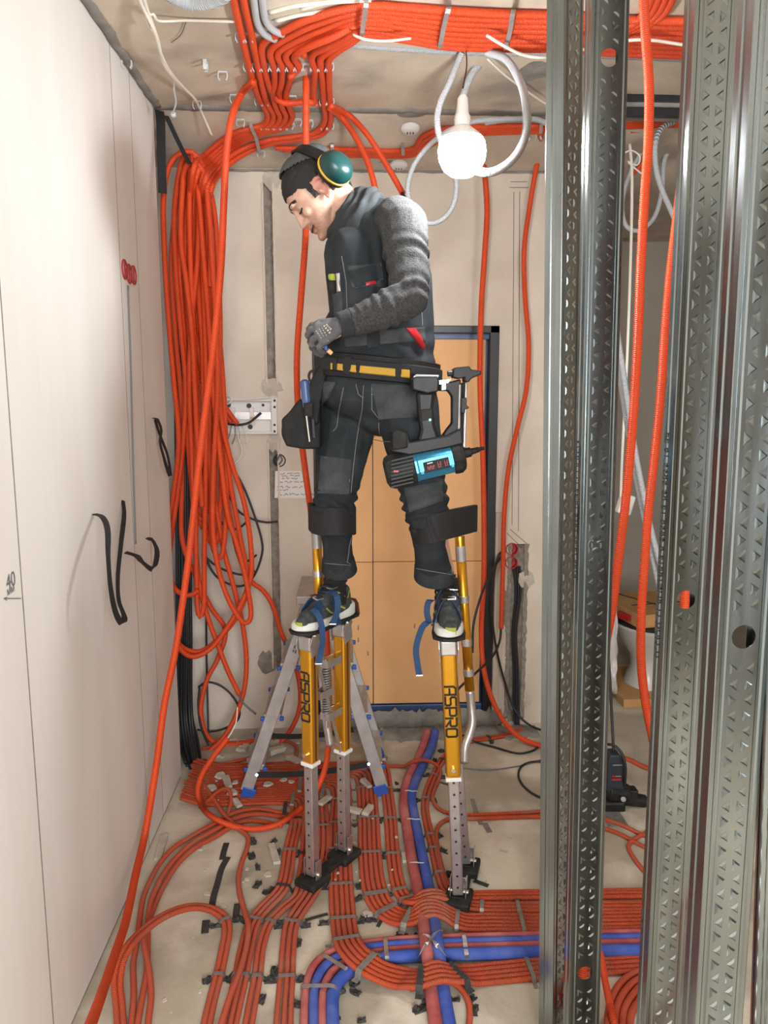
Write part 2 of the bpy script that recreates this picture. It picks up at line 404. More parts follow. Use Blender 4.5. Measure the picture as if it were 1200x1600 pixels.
rubble(G0 - .01, G1 + .01, gz[1], gz[0], 'chase_bed'); rubble(G0 - .01, G1 + .01, gz[3], gz[2], 'chase_bed'); rubble(H0 - .01, H1 + .01, 0.0, hz, 'chase_bed')
# chipped plaster edges along the chases
for k, (x, z0, z1, sd) in enumerate([(G0, gz[1], gz[0], -1), (G1, gz[1], gz[0], 1), (G0, gz[3], gz[2], -1), (G1, gz[3], gz[2], 1), (H0, 0.03, hz, -1), (H1, 0.03, hz, 1)]):
    rough_strip('chase_edge', 'brick_red' if k > 3 else 'plaster', (x, BY - 0.001, z0), (x, BY - 0.001, z1), 0.010 if k < 4 else 0.02, 0.003, (0, -1, 0), (sd, 0, 0), 70, wback, seed=k * 3)
for (px, py, w, h, k) in [(425, 278, .045, .05, 1), (424, 605, .05, .045, 2), (428, 690, .035, .05, 3), (418, 1035, .05, .06, 4), (822, 905, .04, .05, 5), (822, 1095, .03, .04, 6), (790, 950, .02, .10, 7)]:
    c = P(px, py, BY); n = 18
    vs = [c + V((0, -.006, 0))] + [c + V((w * (1 + .45 * noise.noise((i * .9, k, 1))) * math.cos(2 * math.pi * i / n), -0.0005, h * (1 + .45 * noise.noise((i * .9, k, 3))) * math.sin(2 * math.pi * i / n))) for i in range(n)]
    MB().add(vs, [(0, i, i % n + 1) for i in range(1, n + 1)]).build('filler_patch', 'brick_red' if k in (4, 7) else 'chip', wback, smooth=True)
# torn edge of screed at foot of back wall
struct(rough_strip('baseboard_back', 'mortar', (DX0 - .05, BY - .02, 0.0), (DX1 + .05, BY - .02, 0.0), 0.09, 0.02, (0, -1, 0), (0, 0, 1), 80, seed=12))
struct(rough_strip('trim_5', 'mortar', (-0.2, 3.60, 0.0), (0.95, 3.60, 0.0), 0.15, 0.012, (0, 0, 1), (0, 1, 0), 80, seed=17))
# the door, packed with foam boards and blue film
dr = thing('door_1', V(((DX0 + DX1) / 2, BY + .05, 0.08)), None, None); struct(dr)
y0 = BY + 0.03
MB().lim((DX0, y0 + .03, 0.07), (DX1, y0 + .07, DZ)).build('door_leaf', 'film_blue', dr)
fr = MB(); fw = .045
fr.lim((DX1 - fw, BY - .012, 0.06), (DX1, y0 + .05, DZ)); fr.lim((DX0, BY - .012, 0.06), (DX0 + .012, y0 + .05, DZ)); fr.lim((DX0, BY - .012, DZ - .035), (DX1, y0 + .05, DZ))
fr.build('door_frame', 'door_frame', dr, bevel=.003)
MB().lim((DX0 + .012, y0 - .01, 0.055), (DX1 - fw, y0 + .04, 0.105)).build('threshold', 'film_blue', dr, bevel=.004)
MB().lim((DX0 + .012, y0 - .006, DZ - .06), (DX1 - fw, y0 + .02, DZ - .035)).build('film_strip', 'film_blue', dr)
bx = [DX0 + .02, P(583, 900, BY).x, DX1 - fw - .012]; bz = [P(600, 1103, BY).z, P(600, 880, BY).z, DZ - .06]
for i in range(2):
    for j in range(2):
        MB().lim((bx[i] + .002, y0 - .004 + .003 * i * j, bz[j] + .0015), (bx[i + 1] - .002, y0 + .028, bz[j + 1] - .0015)).build('foam_board', 'foam_board', dr, bevel=.002, seg=1)
for px, py in [(560, 981), (575, 1021), (560, 1000), (648, 978), (548, 1025)]:
    p = P(px, py, y0 - .006); MB().lim(p + V((-.004, 0, -.012)), p + V((.003, .004, .012))).build('gouge', 'brick_red', dr)
struct(MB().lim((DX1 + .003, BY - .012, 0.02), (DX1 + .035, BY + .01, P(780, 800, BY).z)).build('trim_6', 'wood_pale', bevel=.002))
# bathroom beyond the partition
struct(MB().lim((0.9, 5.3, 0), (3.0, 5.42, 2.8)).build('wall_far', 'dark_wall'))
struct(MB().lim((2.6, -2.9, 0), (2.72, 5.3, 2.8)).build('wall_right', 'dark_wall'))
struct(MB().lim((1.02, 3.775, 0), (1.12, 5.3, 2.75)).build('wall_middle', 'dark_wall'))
by_ = C(1000, 147).y; bz_ = P(1000, 180, by_).z
struct(MB().lim((1.0, by_ + .02, bz_ + .012), (3.0, by_ + .10, CEIL + .01)).build('trim_7', 'mortar'))
struct(MB().lim((1.0, by_, CEIL - .022), (3.0, by_ + .02, CEIL + .01)).build('trim_8', 'door_frame'))
struct(MB().lim((1.0, by_, bz_), (3.0, by_ + .03, bz_ + .03)).build('trim_9', 'door_frame'))
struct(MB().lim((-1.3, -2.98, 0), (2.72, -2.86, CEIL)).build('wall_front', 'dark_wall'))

# ================================================================ LAMP
lp = P(722, 232, 2.22); kb = 2.22 / 2.62
lt = thing('hanging_bulb', lp + V((0, 0, .1)), 'glowing white light bulb hanging on a thin wire from the ceiling', 'lamp')
M['bulb'] = mat('glowing_bulb', (0.95, 0.98, 1.0), None, emit=BULB_EMIT)
pf = [(.004, 0), (.035, .004), (.06, .022), (.074, .05), (.078, .08), (.074, .105), (.066, .118)]
MB().lathe(lp + V((0, 0, -.088 * kb)), (0, 0, 1), [(a * kb, b * kb) for a, b in pf], 28).build('bulb', 'bulb', lt, smooth=True)
MB().lathe(lp + V((0, 0, -.088 * kb)), (0, 0, 1), [(a * kb, b * kb) for a, b in [(.067, .1185), (.058, .130), (.036, .146), (.024, .156)]], 28).build('heat_collar', 'white_plastic', lt, smooth='auto')
MB().lathe(lp + V((0, 0, .066 * kb)), (0, 0, 1), [(a * kb, b * kb) for a, b in [(.024, 0), (.026, .012), (.026, .03), (.02, .04), (.017, .085), (.010, .095)]], 18).build('lamp_holder', 'white_plastic', lt, smooth='auto')
top = C(728, 78)
tube_obj('wire', cr([lp + V((0, 0, .155)), lp.lerp(top, .6) + V((.003, -.02, .05)), top]), .0022, 'black_cable', lt, 6)
# ================================================================ FLOOR BUNDLES
RF = 0.0082                      # floor conduit radius
def world_path(pts, z=RF):
    return [F(p[0], p[1], p[2] if len(p) > 2 else z) for p in pts]
def offset(path, d):
    out = []
    n = len(path)
    for i, p in enumerate(path):
        t = path[min(i + 1, n - 1)] - path[max(i - 1, 0)]; t.z = 0; t.normalize()
        out.append(p + V((-t.y, t.x, 0)) * d)
    return out
def wob(path, k, amp=.0015):
    return [p + V((noise.noise((i * .07, k, 0)) * amp, noise.noise((i * .07, k, 5)) * amp, 0)) for i, p in enumerate(path)]
ORD = ['first', 'second', 'third', 'fourth', 'fifth', 'sixth']
BUN = {}
def bundle(key, pts, n, sp, what, r=RF, m='orange_floor', mats=None, head=None, corr=0, lead=None):
    """n parallel strands; what = description of the bundle; lead(k) = world points placed before the run"""
    base = cr(world_path(pts, r), .03)
    BUN[key] = (base, n, sp, r)
    for k in range(n):
        d = (k - (n - 1) / 2) * sp       # positive offset = to the left of travel
        pth = offset(base, d)
        if lead: pth = lead(k, pth) + pth
        pth = wob(cr(pth, .012), len(BUN) * 7 + k)
        nm = (('inner', 'outer') if key == 'A' else ORD)[k]
        lab = (what.replace('*', nm))
        conduit(lab, pth, r, (mats[k] if mats else m), group='conduits clamped to the floor', corr=corr, raw=True, n=9)
YF = 3.02                       # nearest row of the mat under the ladder
row = [0]
def mat_lead(R=0.05):
    def f(k, pth):
        # strands counted from the front of the mat
        i = row[0] + f.order(k)
        y = YF + .0172 * i
        e = pth[0]
        return [V((-.70 + .02 * noise.noise((i * .7, 2, 0)), y + .01, .03)), V((-.62, y, RF + .004)), V((-.45, y + .004 * math.sin(i), RF)), V((e.x - .18, y, RF)), V((e.x - .045, y - .002, RF)), V((e.x - .010, y - .018, RF))]
    return f
def mat_bundle(key, pts, n, sp, what):
    L_ = mat_lead()
    L_.order = lambda k: n - 1 - k           # travel is towards the camera: left of travel = +x side ... strand n-1 is image-right
    L_.order = lambda k: k
    # travel towards -y: left normal is +x, so k grows to image right = outer = further back in the mat
    base = cr(world_path(pts), .03); BUN[key] = (base, n, sp, RF)
    for k in range(n):
        i = row[0] + k
        y = YF + .0172 * i
        pth = offset(base, (k - (n - 1) / 2) * sp)
        pth = [p for p in pth if p.y < y - .035]
        e = pth[0]
        lead = [V((-.715 + .03 * noise.noise((i * .7, 2, 0)), y + .01, .035)), V((-.62, y, RF + .004)), V((-.45, y + .003 * math.sin(i), RF + .003 * (i % 3 == 1))), V((e.x - .2, y, RF)), V((e.x - .06, y, RF)), V((e.x - .018, y - .010, RF))]
        p = wob(cr(lead + pth, .012), i * 3.1)
        conduit(what.replace('*', ORD[k]), p, RF, 'orange_floor', 'conduits clamped to the floor', raw=True)
    row[0] += n
mat_bundle('B1', [(463, 1262), (462, 1285), (458, 1307), (452, 1334), (448, 1362), (441, 1388), (431, 1401), (412, 1420), (396, 1442), (385, 1480), (376, 1526), (366, 1570), (357, 1610), (350, 1650)], 3, .0175,
           '* from left of three floor conduits swinging left behind the stilt foot')
mat_bundle('B2', [(478, 1262), (478, 1290), (475, 1332), (470, 1371), (464, 1399), (441, 1420), (421, 1442), (408, 1480), (402, 1526), (394, 1570), (387, 1610), (382, 1650)], 2, .0175,
           '* from left of two floor conduits under the left side of the stilt foot')
mat_bundle('C', [(502, 1255), (505, 1290), (504, 1330), (498, 1370), (484, 1399), (468, 1422), (456, 1443), (450, 1485), (448, 1526), (445, 1570), (443, 1610), (442, 1650)], 3, .0185,
           '* from left of three clamped floor conduits left of the four pipes')
# D: five strands, the first to bend right in front of the blue pipes
D_ = [(534, 1245), (532, 1270), (531, 1300), (532, 1360), (535, 1420), (538, 1452, .014), (546, 1478, .036), (572, 1505, .05), (600, 1521, .03), (630, 1529, .022), (655, 1528, .05), (683, 1518, .064), (707, 1521, .05), (730, 1524, .016), (765, 1521), (838, 1514), (920, 1508), (1010, 1502), (1130, 1496)]
mat_bundle('D', D_, 5, .0178, '* from left of five floor conduits arching over the pipe pair')
E_ = [(573, 1232), (576, 1278), (578, 1332), (584, 1385), (594, 1412), (611, 1428), (628, 1434, .012), (645, 1432, .03), (664, 1420, .05), (684, 1420, .05), (703, 1430, .025), (726, 1440), (771, 1441), (838, 1442), (920, 1440), (1010, 1438), (1130, 1435)]
mat_bundle('E', E_, 5, .0178, '* from left of five floor conduits in the wide bend behind the stilt')
F_ = [(604, 1228), (610, 1278), (614, 1332), (619, 1370), (626, 1394), (634, 1404), (648, 1406, .04), (668, 1398, .052), (688, 1398, .05), (705, 1407, .02), (726, 1413), (756, 1417), (838, 1418), (920, 1417), (1010, 1416), (1130, 1414)]
mat_bundle('F', F_, 3, .0178, '* from left of three floor conduits between wide bend and red pipe')
# G: pair right of the pipes, plus branches
G_ = [(815, 1140), (798, 1147), (767, 1153), (738, 1157), (712, 1167), (694, 1184), (680, 1207), (668, 1236), (664, 1262), (668, 1287), (674, 1312), (681, 1345), (688, 1372), (696, 1390), (712, 1399), (740, 1401), (771, 1401), (838, 1400), (920, 1399), (1010, 1398), (1130, 1396)]
bundle('G', G_, 2, .0185, '* from left of two conduits running down beside the blue pipe')
conduit('single conduit that leaves the pair by the blue pipe and runs right past the stilt', cr(world_path([(600, 1197), (620, 1197), (632, 1197, .012), (645, 1190, .045), (664, 1188, .05), (680, 1194, .03), (688, 1203), (684, 1222), (676, 1243), (681, 1259), (694, 1268), (720, 1273), (798, 1271), (880, 1268), (960, 1285), (1010, 1307), (1060, 1325)]), .012), RF, 'orange_floor', 'conduits clamped to the floor', raw=True)
conduit('single conduit joining the row right of the stilt and turning down to the pipe pair', cr(world_path([(1060, 1345), (1010, 1325), (960, 1300), (880, 1278), (798, 1277), (740, 1279), (702, 1280), (687, 1288), (682, 1300), (683, 1320), (688, 1345), (696, 1372), (706, 1388), (722, 1394), (771, 1394), (838, 1393), (1010, 1391), (1130, 1390)]), .012), RF, 'orange_floor', 'conduits clamped to the floor', raw=True)
conduit('long single conduit crossing behind the ladder feet to the red pipe', cr(world_path([(330, 1196), (400, 1194), (480, 1192), (540, 1196), (598, 1197)]), .012), RF, 'orange_floor', 'conduits clamped to the floor', raw=True)
conduit('short conduit curling down in front of the pipe pair beside the last black strap', cr(world_path([(640, 1545, .03), (665, 1538, .05), (690, 1533, .06), (712, 1538, .03), (726, 1552, .012), (733, 1570), (734, 1590), (731, 1612), (727, 1640)]), .012), RF * 1.12, 'orange_floor', 'conduits clamped to the floor', raw=True)
# A: pair that loops off to the left
A_ = [(190, 1650, .012), (188, 1602, .012), (186, 1570, .02), (183, 1534, .05), (188, 1505, .08), (199, 1482, .09), (222, 1456, .07), (248, 1436, .06), (278, 1422, .05), (305, 1417, .04), (330, 1421, .02), (348, 1432), (355, 1450), (350, 1485), (341, 1526), (331, 1565), (322, 1605), (314, 1650)]
bundle('A', A_, 2, .0165, '* strand of the conduit pair that arches left from the bottom clamp to the wall', r=.0088)
# three loose strands along the left wall
for k, pts in enumerate([
    [(480, 1277), (437, 1270), (403, 1264), (370, 1269), (348, 1280, .012), (322, 1294, .02), (294, 1310, .02), (270, 1326, .02), (250, 1349, .02), (235, 1376, .02), (224, 1403, .02), (219, 1430, .016), (213, 1478, .012), (208, 1506), (209, 1553), (205, 1602), (200, 1650)],
    [(480, 1284), (437, 1276), (403, 1272), (374, 1277), (352, 1288, .012), (330, 1300, .02), (302, 1316, .022), (278, 1337, .024), (258, 1362, .024), (244, 1388, .024), (235, 1412, .022), (231, 1440, .018), (231, 1470, .012), (229, 1520), (222, 1560), (215, 1602), (211, 1650)],
    [(440, 1291), (410, 1284), (385, 1283), (362, 1292), (335, 1308, .012), (306, 1324, .012), (282, 1345, .014), (264, 1370, .014), (251, 1394, .014), (240, 1420, .014), (231, 1446, .03), (225, 1469, .035), (232, 1512, .02), (236, 1553), (231, 1602), (226, 1650)]]):
    conduit(ORD[k] + ' from the wall of three loose conduits sweeping along the left wall', cr(world_path(pts), .012), .0092, 'orange_floor', 'loose conduits along the left wall', raw=True)
conduit('loose wavering conduit lying across the clamped bundles at bottom left', cr(world_path([(300, 1195, .03), (318, 1225, .02), (336, 1252, .02), (352, 1275, .02), (372, 1294, .014), (387, 1308), (386, 1325), (378, 1347), (373, 1370), (374, 1392), (381, 1420, .012), (388, 1446, .03), (386, 1474, .032), (375, 1516, .032), (361, 1552, .03), (345, 1602, .03), (330, 1650, .03)]), .012), .0095, 'orange_floor', 'loose conduits along the left wall', raw=True)
conduit('short loose conduit looping up over the rubble by the ladder foot', cr(world_path([(312, 1262), (326, 1250, .02), (342, 1236, .04), (356, 1233, .05), (361, 1245, .03), (359, 1262, .02), (352, 1280)]), .012), RF, 'orange_floor', 'loose conduits along the left wall', raw=True)
for k, pts in enumerate([[(316, 1170), (340, 1164), (370, 1160), (400, 1158), (440, 1156), (462, 1166), (460, 1185), (445, 1196), (410, 1203)], [(318, 1188), (345, 1194), (375, 1188), (400, 1182)]]):
    conduit(['dusty conduit running along the back wall behind the ladder', 'short dusty conduit poking out from the rubble behind the ladder'][k], cr(world_path(pts), .012), RF, 'orange_floor', 'loose conduits along the left wall', raw=True)
# insulated pipes
conduit('thick red insulated pipe running from the wall hole down beside the blue one', cr(world_path([(668, 1143, .05), (663, 1160, .03), (652, 1187, .02), (640, 1210, .02), (633, 1233, .02), (631, 1262, .02), (635, 1287, .02), (639, 1312, .02), (644, 1347, .02), (652, 1384, .02), (658, 1420, .022), (663, 1450, .04), (666, 1478, .052), (669, 1500, .045), (674, 1550, .022), (681, 1602, .02), (687, 1650, .02)]), .015), .0195, 'pipe_red', 'insulated pipes on the floor', raw=True, n=14, name='insulated_pipe', cat='pipe')
conduit('thick blue insulated pipe running from the wall hole down beside the red one', cr(world_path([(680, 1143, .05), (675, 1165, .03), (662, 1193, .02), (650, 1218, .02), (643, 1240, .02), (645, 1262, .02), (650, 1287, .02), (655, 1312, .02), (662, 1347, .02), (669, 1384, .02), (675, 1420, .022), (680, 1450, .04), (684, 1478, .052), (687, 1500, .045), (693, 1550, .022), (702, 1602, .02), (709, 1650, .02)]), .015), .0195, 'pipe_blue', 'insulated pipes on the floor', raw=True, n=14, name='insulated_pipe', cat='pipe')
for k, (nm, mt, r, pts) in enumerate([
    ('red insulated pipe at the outside of the four-pipe bend', 'pipe_red', .0115, [(474, 1650), (475, 1602), (478, 1545), (485, 1518), (498, 1500), (518, 1487), (560, 1475), (600, 1470), (640, 1467), (720, 1464), (838, 1461), (1000, 1457), (1130, 1454)]),
    ('blue insulated pipe second from the outside of the four-pipe bend', 'pipe_blue', .0135, [(489, 1650), (490, 1602), (491, 1548), (498, 1524), (511, 1507), (530, 1495), (565, 1483), (600, 1478), (640, 1475), (720, 1472), (838, 1469), (1000, 1465), (1130, 1462)]),
    ('red insulated pipe third from the outside of the four-pipe bend', 'pipe_red', .0125, [(504, 1650), (504, 1602), (505, 1552), (511, 1531), (522, 1516), (541, 1503), (572, 1492), (602, 1486), (640, 1483), (720, 1480), (838, 1477), (1000, 1473), (1130, 1470)]),
    ('thick blue insulated pipe on the inside of the four-pipe bend', 'pipe_blue', .0185, [(521, 1650), (520, 1602), (520, 1558), (525, 1540), (536, 1526), (553, 1513), (580, 1502), (605, 1497), (640, 1494), (720, 1491), (838, 1488), (1000, 1485), (1130, 1483)])]):
    conduit(nm, cr(world_path(pts, r), .015), r, mt, 'insulated pipes on the floor', raw=True, n=14, name='insulated_pipe', cat='pipe')
# bottom right: four conduits curving towards the camera behind the studs
for k in range(4):
    d = k * 10
    conduit(ORD[k] + ' from the outside of four conduits curling towards the camera behind the studs', cr(world_path([(1040 , 1512 + d * 1.0), (1000 + d * .3, 1517 + d * 1.1), (972 + d * .9, 1534 + d * 1.0), (954 + d * 1.1, 1565 + d * .6), (949 + d * 1.15, 1602 + d * .2), (950 + d * 1.2, 1650)]), .012), .0105, 'orange_floor', 'conduits curling behind the studs', raw=True)
conduit('conduit forking away over the dusty floor behind the second stud', cr(world_path([(1010, 1300), (990, 1312), (982, 1322), (990, 1340), (1010, 1365), (1040, 1390)]), .012), RF, 'orange_floor', 'conduits clamped to the floor', raw=True)
conduit('conduit on the floor behind the black power tool', cr(world_path([(960, 1180), (985, 1188), (1010, 1200), (1060, 1212)]), .012), .012, 'orange_floor', 'conduits clamped to the floor', raw=True)

# ---------------------------------------------------------------- straps over the bundles
def strap(key, px, py, label, w=None, mt='strap_grey', width=.014, lift=0.0, ext=.02, tabs=True, n=None, halfw=None, name='clamp_band'):
    base, nn, sp, r = BUN[key]
    q = F(px, py, r)
    i = min(range(len(base)), key=lambda j: (V(proj(base[j])) - V((px, py))).length)
    t = base[min(i + 1, len(base) - 1)] - base[max(i - 1, 0)]; t.z = 0; t.normalize(); nr = V((-t.y, t.x, 0)); c = base[i].copy(); zc = c.z; c.z = 0
    hw = (halfw if halfw else (nn - 1) / 2 * sp + r) + .0025
    zt = zc + r + .0022
    z0 = max(.0015, zc - r - .004) if zc > .02 else .0015
    path = [c - nr * (hw + ext) + V((0, 0, z0)), c - nr * (hw + .003) + V((0, 0, z0)), c - nr * hw + V((0, 0, zc)), c - nr * (hw - r * .7) + V((0, 0, zt)), c + nr * (hw - r * .7) + V((0, 0, zt)), c + nr * hw + V((0, 0, zc)), c + nr * (hw + .003) + V((0, 0, z0)), c + nr * (hw + ext) + V((0, 0, z0))]
    o = MB().ribbon(path, t, width, .0016).build(name, mt)
    tag(o, label, 'strap', 'clamp bands over the floor conduits')
    if tabs:
        for sgn in (-1, 1):
            if random.random() < .2: continue
            pc = c + nr * sgn * (hw + ext * .8); crumple(pc, .018, .011).build('tape_tab', 'tape_black', o)
    return o
def crumple(c, s, h):
    mb = MB(); vs = []; fs = []; n = 4; a0 = random.random() * 6
    R = Matrix.Rotation(a0, 3, 'Z')
    for j in range(n + 1):
        for i in range(n + 1):
            p = V(((i / n - .5) * 2 * s * random.uniform(.7, 1.15), (j / n - .5) * 1.2 * s * random.uniform(.7, 1.15), .002 + random.random() ** 2 * h)); vs.append(V((c.x, c.y, 0)) + R @ p)
    for j in range(n):
        for i in range(n): a = j * (n + 1) + i; fs.append((a, a + 1, a + n + 2, a + n + 1))
    n1 = len(vs); vs2 = [V((v.x, v.y, .0008)) for v in vs]; 
    ring = [i for i in range(n + 1)] + [(j + 1) * (n + 1) - 1 for j in range(1, n + 1)] + [n * (n + 1) + i for i in range(n - 1, -1, -1)] + [j * (n + 1) for j in range(n - 1, 0, -1)]
    vs += [vs2[i] for i in ring]; k = len(ring)
    fs += [(ring[i], ring[(i + 1) % k], n1 + (i + 1) % k, n1 + i) for i in range(k)] + [tuple(range(n1, n1 + k))]
    return mb.add(vs, fs)
SL = [('A', 355, 1441, 'grey band clamping the looping pair where it turns down to the camera'), ('A', 341, 1526, 'grey band across the bottom-left conduit pair, nearest the camera'),
 ('B1', 452, 1332, 'grey band over the three leftmost conduits, above the loose chips'), ('B1', 445, 1389, 'dark band over three conduits left of the stilt foot'),
 ('B1', 397, 1440, 'long grey band over the left bundle where two groups merge', .0), ('B1', 376, 1526, 'grey band over the left bundle beside black tape, near the bottom edge'), ('B2', 420, 1442, 'right half of the merged-bundle clamp, with a torn black tab'), ('B2', 402, 1526, 'light grey band on the two right strands near the bottom edge'),
 ('C', 456, 1440, 'grey band over the narrow bundle just below the left stilt foot'), ('C', 448, 1526, 'grey band over the narrow bundle near the four pipes'), ('C', 504, 1290, 'grey band behind the rear stilt tube over three conduits'),
 ('B1', 463, 1284, 'black band over three conduits under the bright hanging loop'), ('B2', 478, 1284, 'grey band on the pair behind the front stilt tube'),('B2', 475, 1332, 'dark band on the pair above the left stilt foot'),
 ('D', 533, 1252, 'grey band at the top of the five-strand bundle beside the stilt'), ('D', 531, 1285, 'grey band over five conduits below the broken tile pieces'), ('D', 531, 1327, 'grey band over five conduits right behind the left stilt foot'), ('D', 534, 1386, 'grey band sprinkled with chips in front of the left stilt foot'), ('D', 536, 1433, 'grey band across five conduits above their bend'), ('D', 541, 1466, 'grey band at the start of the bend over the blue pipe'), ('D', 568, 1505, 'wide grey band in the middle of the bend over the four pipes'),
 ('D', 655, 1530, 'dark wide band left of the pipe pair on the arch'), ('D', 709, 1522, 'dark wide band right of the pipe pair on the arch'), ('D', 832, 1515, 'grey band beside the leftmost stud on the front row'),
 ('E', 574, 1231, 'grey band at the ladder foot over five conduits'), ('E', 577, 1279, 'grey band over five conduits one step below the ladder foot'), ('E', 578, 1332, 'grey band over five conduits halfway to the bend'), ('E', 585, 1395, 'grey band at the start of the wide right bend'), ('E', 607, 1426, 'slanting grey band in the middle of the wide right bend'), ('E', 643, 1432, 'broad grey band just left of the pipe pair'), ('E', 713, 1436, 'short grey band below the right stilt foot'), ('E', 822, 1442, 'grey band on the lower row left of the studs'),
 ('F', 606, 1231, 'grey band over three conduits right of the ladder foot'), ('F', 611, 1279, 'grey band over three conduits next to the red pipe'), ('F', 614, 1332, 'grey band with a loose end over three conduits'), ('F', 624, 1395, 'grey band over three conduits at the inner bend'), ('F', 634, 1405, 'short slanting band inside the inner bend'), ('F', 756, 1417, 'grey band on the upper row beside the right stilt foot'), ('F', 815, 1418, 'long grey band on the upper row left of the studs'),
 ('G', 690, 1186, 'dark band gathering the pair right of the wall hole'), ('G', 676, 1213, 'grey band on the pair below the crossing conduit'), ('G', 665, 1246, 'grey band on the pair at the height of the stilt pin'), ('G', 672, 1305, 'grey band with a long tail on the pair behind the right stilt'), ('G', 677, 1327, 'lower grey band with a long tail behind the right stilt'), ('G', 689, 1367, 'grey band on the pair just before it turns right'), ('G', 763, 1153, 'dark band on the conduits below the red wall boxes')]
for s_ in SL:
    strap(s_[0], s_[1], s_[2], s_[3], width=.02 if 'wide' in s_[3] or 'broad' in s_[3] else .013, mt='tape_black' if 'dark' in s_[3] or 'black band' in s_[3] else 'strap_grey')
# zinc bands over the pipes
def band(pts, label, wd, width=.013, mt='strap_zinc', name='clamp_band'):
    return tag(MB().ribbon(cr(pts, .008), wd, width, .0015).build(name, mt), label, 'strap', 'zinc bands over the insulated pipes')
def fz(px, py, z): return F(px, py, z)
band([fz(470, 1543, .002), fz(473, 1541, .024), fz(497, 1540, .029), fz(522, 1541, .039), fz(531, 1548, .02), fz(533, 1550, .003)], 'perforated zinc band over the four pipes nearest the camera', (0, 1, 0))
band([fz(500, 1491, .003), fz(505, 1492, .026), fz(522, 1502, .029), fz(541, 1514, .038), fz(546, 1520, .01)], 'perforated zinc band on the bend of the four pipes', (.6, .8, 0))
band([fz(602, 1464, .003), fz(602, 1466, .025), fz(603, 1480, .028), fz(605, 1497, .040), fz(606, 1505, .01)], 'zinc band over the four pipes left of the crossing', (1, 0, 0))
band([fz(724, 1459, .003), fz(725, 1461, .025), fz(727, 1476, .028), fz(729, 1491, .040), fz(730, 1499, .01)], 'zinc band over the four pipes right of the crossing', (1, 0, 0))
band([fz(656, 1462, .04), fz(663, 1462, .066), fz(673, 1466, .07), fz(684, 1478, .073), fz(693, 1490, .06), fz(695, 1493, .03)], 'zinc band crossing from upper left over the pipe pair', (.6, -.8, 0))
band([fz(691, 1456, .04), fz(684, 1457, .066), fz(673, 1466, .073), fz(664, 1478, .075), fz(657, 1490, .06), fz(655, 1494, .03)], 'zinc band crossing from upper right over the pipe pair', (.6, .8, 0))
for px, py, w, lab in [(641, 1236, 22, 'thin clear tie round the pipe pair beside the ladder'), (645, 1280, 24, 'thin clear tie round the pipe pair beside the third bundle'), (653, 1348, 26, 'thin clear tie round the pipe pair above the crossing'), (672, 1149, 16, 'thin clear tie round the pipe pair at the wall hole')]:
    tag(MB().ribbon(cr([fz(px - w * .62, py + 3, .012), fz(px - w * .45, py, .036), fz(px - w * .1, py - 1, .041), fz(px + w * .1, py, .041), fz(px + w * .45, py, .036), fz(px + w * .62, py + 3, .012)], .006), (0, 1, 0), .004, .002).build('cable_tie', 'clear'), lab, 'cable tie', 'clear ties round the pipe pair')

for k, (px, py0, py1, lab) in enumerate([(456, 1243, 1262, 'grey band over the front half of the conduit mat'), (468, 1205, 1240, 'grey band over the middle of the conduit mat behind the front stilt tube'), (543, 1200, 1232, 'grey band over the far end of the conduit mat by the rear stilt tube'), (444, 1258, 1278, 'dark band at the front edge of the conduit mat'), (503, 1228, 1250, 'grey band on the conduit mat between the stilt tubes'), (600, 1187, 1190, 'short grey band by the far stile of the ladder')]):
    a, b = F(px, py1, .004), F(px + 3, py0, .004)
    m_ = [a + V((0, -.006, -.002))] + [a.lerp(b, i / 6) + V((0, 0, RF * 2 - .001)) for i in range(7)] + [b + V((0, .006, -.002))]
    tag(MB().ribbon(m_, (1, 0, 0), .016, .0016).build('clamp_band', 'tape_black' if 'dark' in lab else 'strap_grey'), lab, 'strap', 'clamp bands over the floor conduits')
# ================================================================ CEILING CONDUITS
RC = 0.0118
def CP(pts, off=RC + .002):
    return [P(p[0], p[1], p[3]) if len(p) == 4 else C(p[0], p[1], (p[2] if len(p) > 2 else off)) for p in pts]
def ceil_c(label, pts, r=RC, m='orange', group='orange conduits clipped to the ceiling', step=.012, **k):
    return conduit(label, cr(CP(pts), step), r, m, group, raw=True, **k)
bund_y570 = [10, 17, 23.5, 30, 36.5, 42.5, 48.5, 55]
def bund(i, off=0):     # the wide bundle running right under the ceiling, strand i counted from the camera side
    y5 = [9, 16, 22.5, 29, 35.5, 42, 48, 54][i]; y7 = [17, 25.5, 34, 42, 50.5, 58.5, 66, 73][i]; y8 = [24, 32, 40, 48, 56, 63.5, 70.5, 77][i]
    return [(570, y5), (635, (y5 + y7) / 2 - 1), (700, y7), (785, (y7 + y8) / 2 + 1), (870, y8), (960, y8 + 6), (1075, y8 + 10), (1200, y8 + 13)]
LAB = 'conduit of the fan that turns from the wide ceiling bundle, * strand from the left'
LOWL = [(400, 202), (372, 209), (345, 224), (322, 243, .06), (306, 262, .18)]
ceil_c('leftmost conduit coming down the ceiling from the top edge to the far row', [(360, -30), (366, 5), (374, 40), (382, 75), (389, 103), (397, 132), (404, 152), (412, 166), (418, 178), (416, 190), (408, 197)] + [(395, 200), (370, 207), (345, 221), (322, 240, .05), (303, 262, .2), (296, 330, 0, 3.5), (290, 450, 0, 3.52), (291, 560, 0, 3.53)])
ceil_c('second conduit from the left coming down the ceiling from the top edge', [(376, -30), (382, 5), (390, 40), (397, 75), (403, 103), (409, 132), (414, 152), (420, 166), (427, 178), (425, 190), (416, 198)] + [(400, 203), (374, 211), (349, 226), (327, 246, .06), (309, 268, .2), (302, 330, 0, 3.5), (296, 450, 0, 3.52), (297, 560, 0, 3.53)])
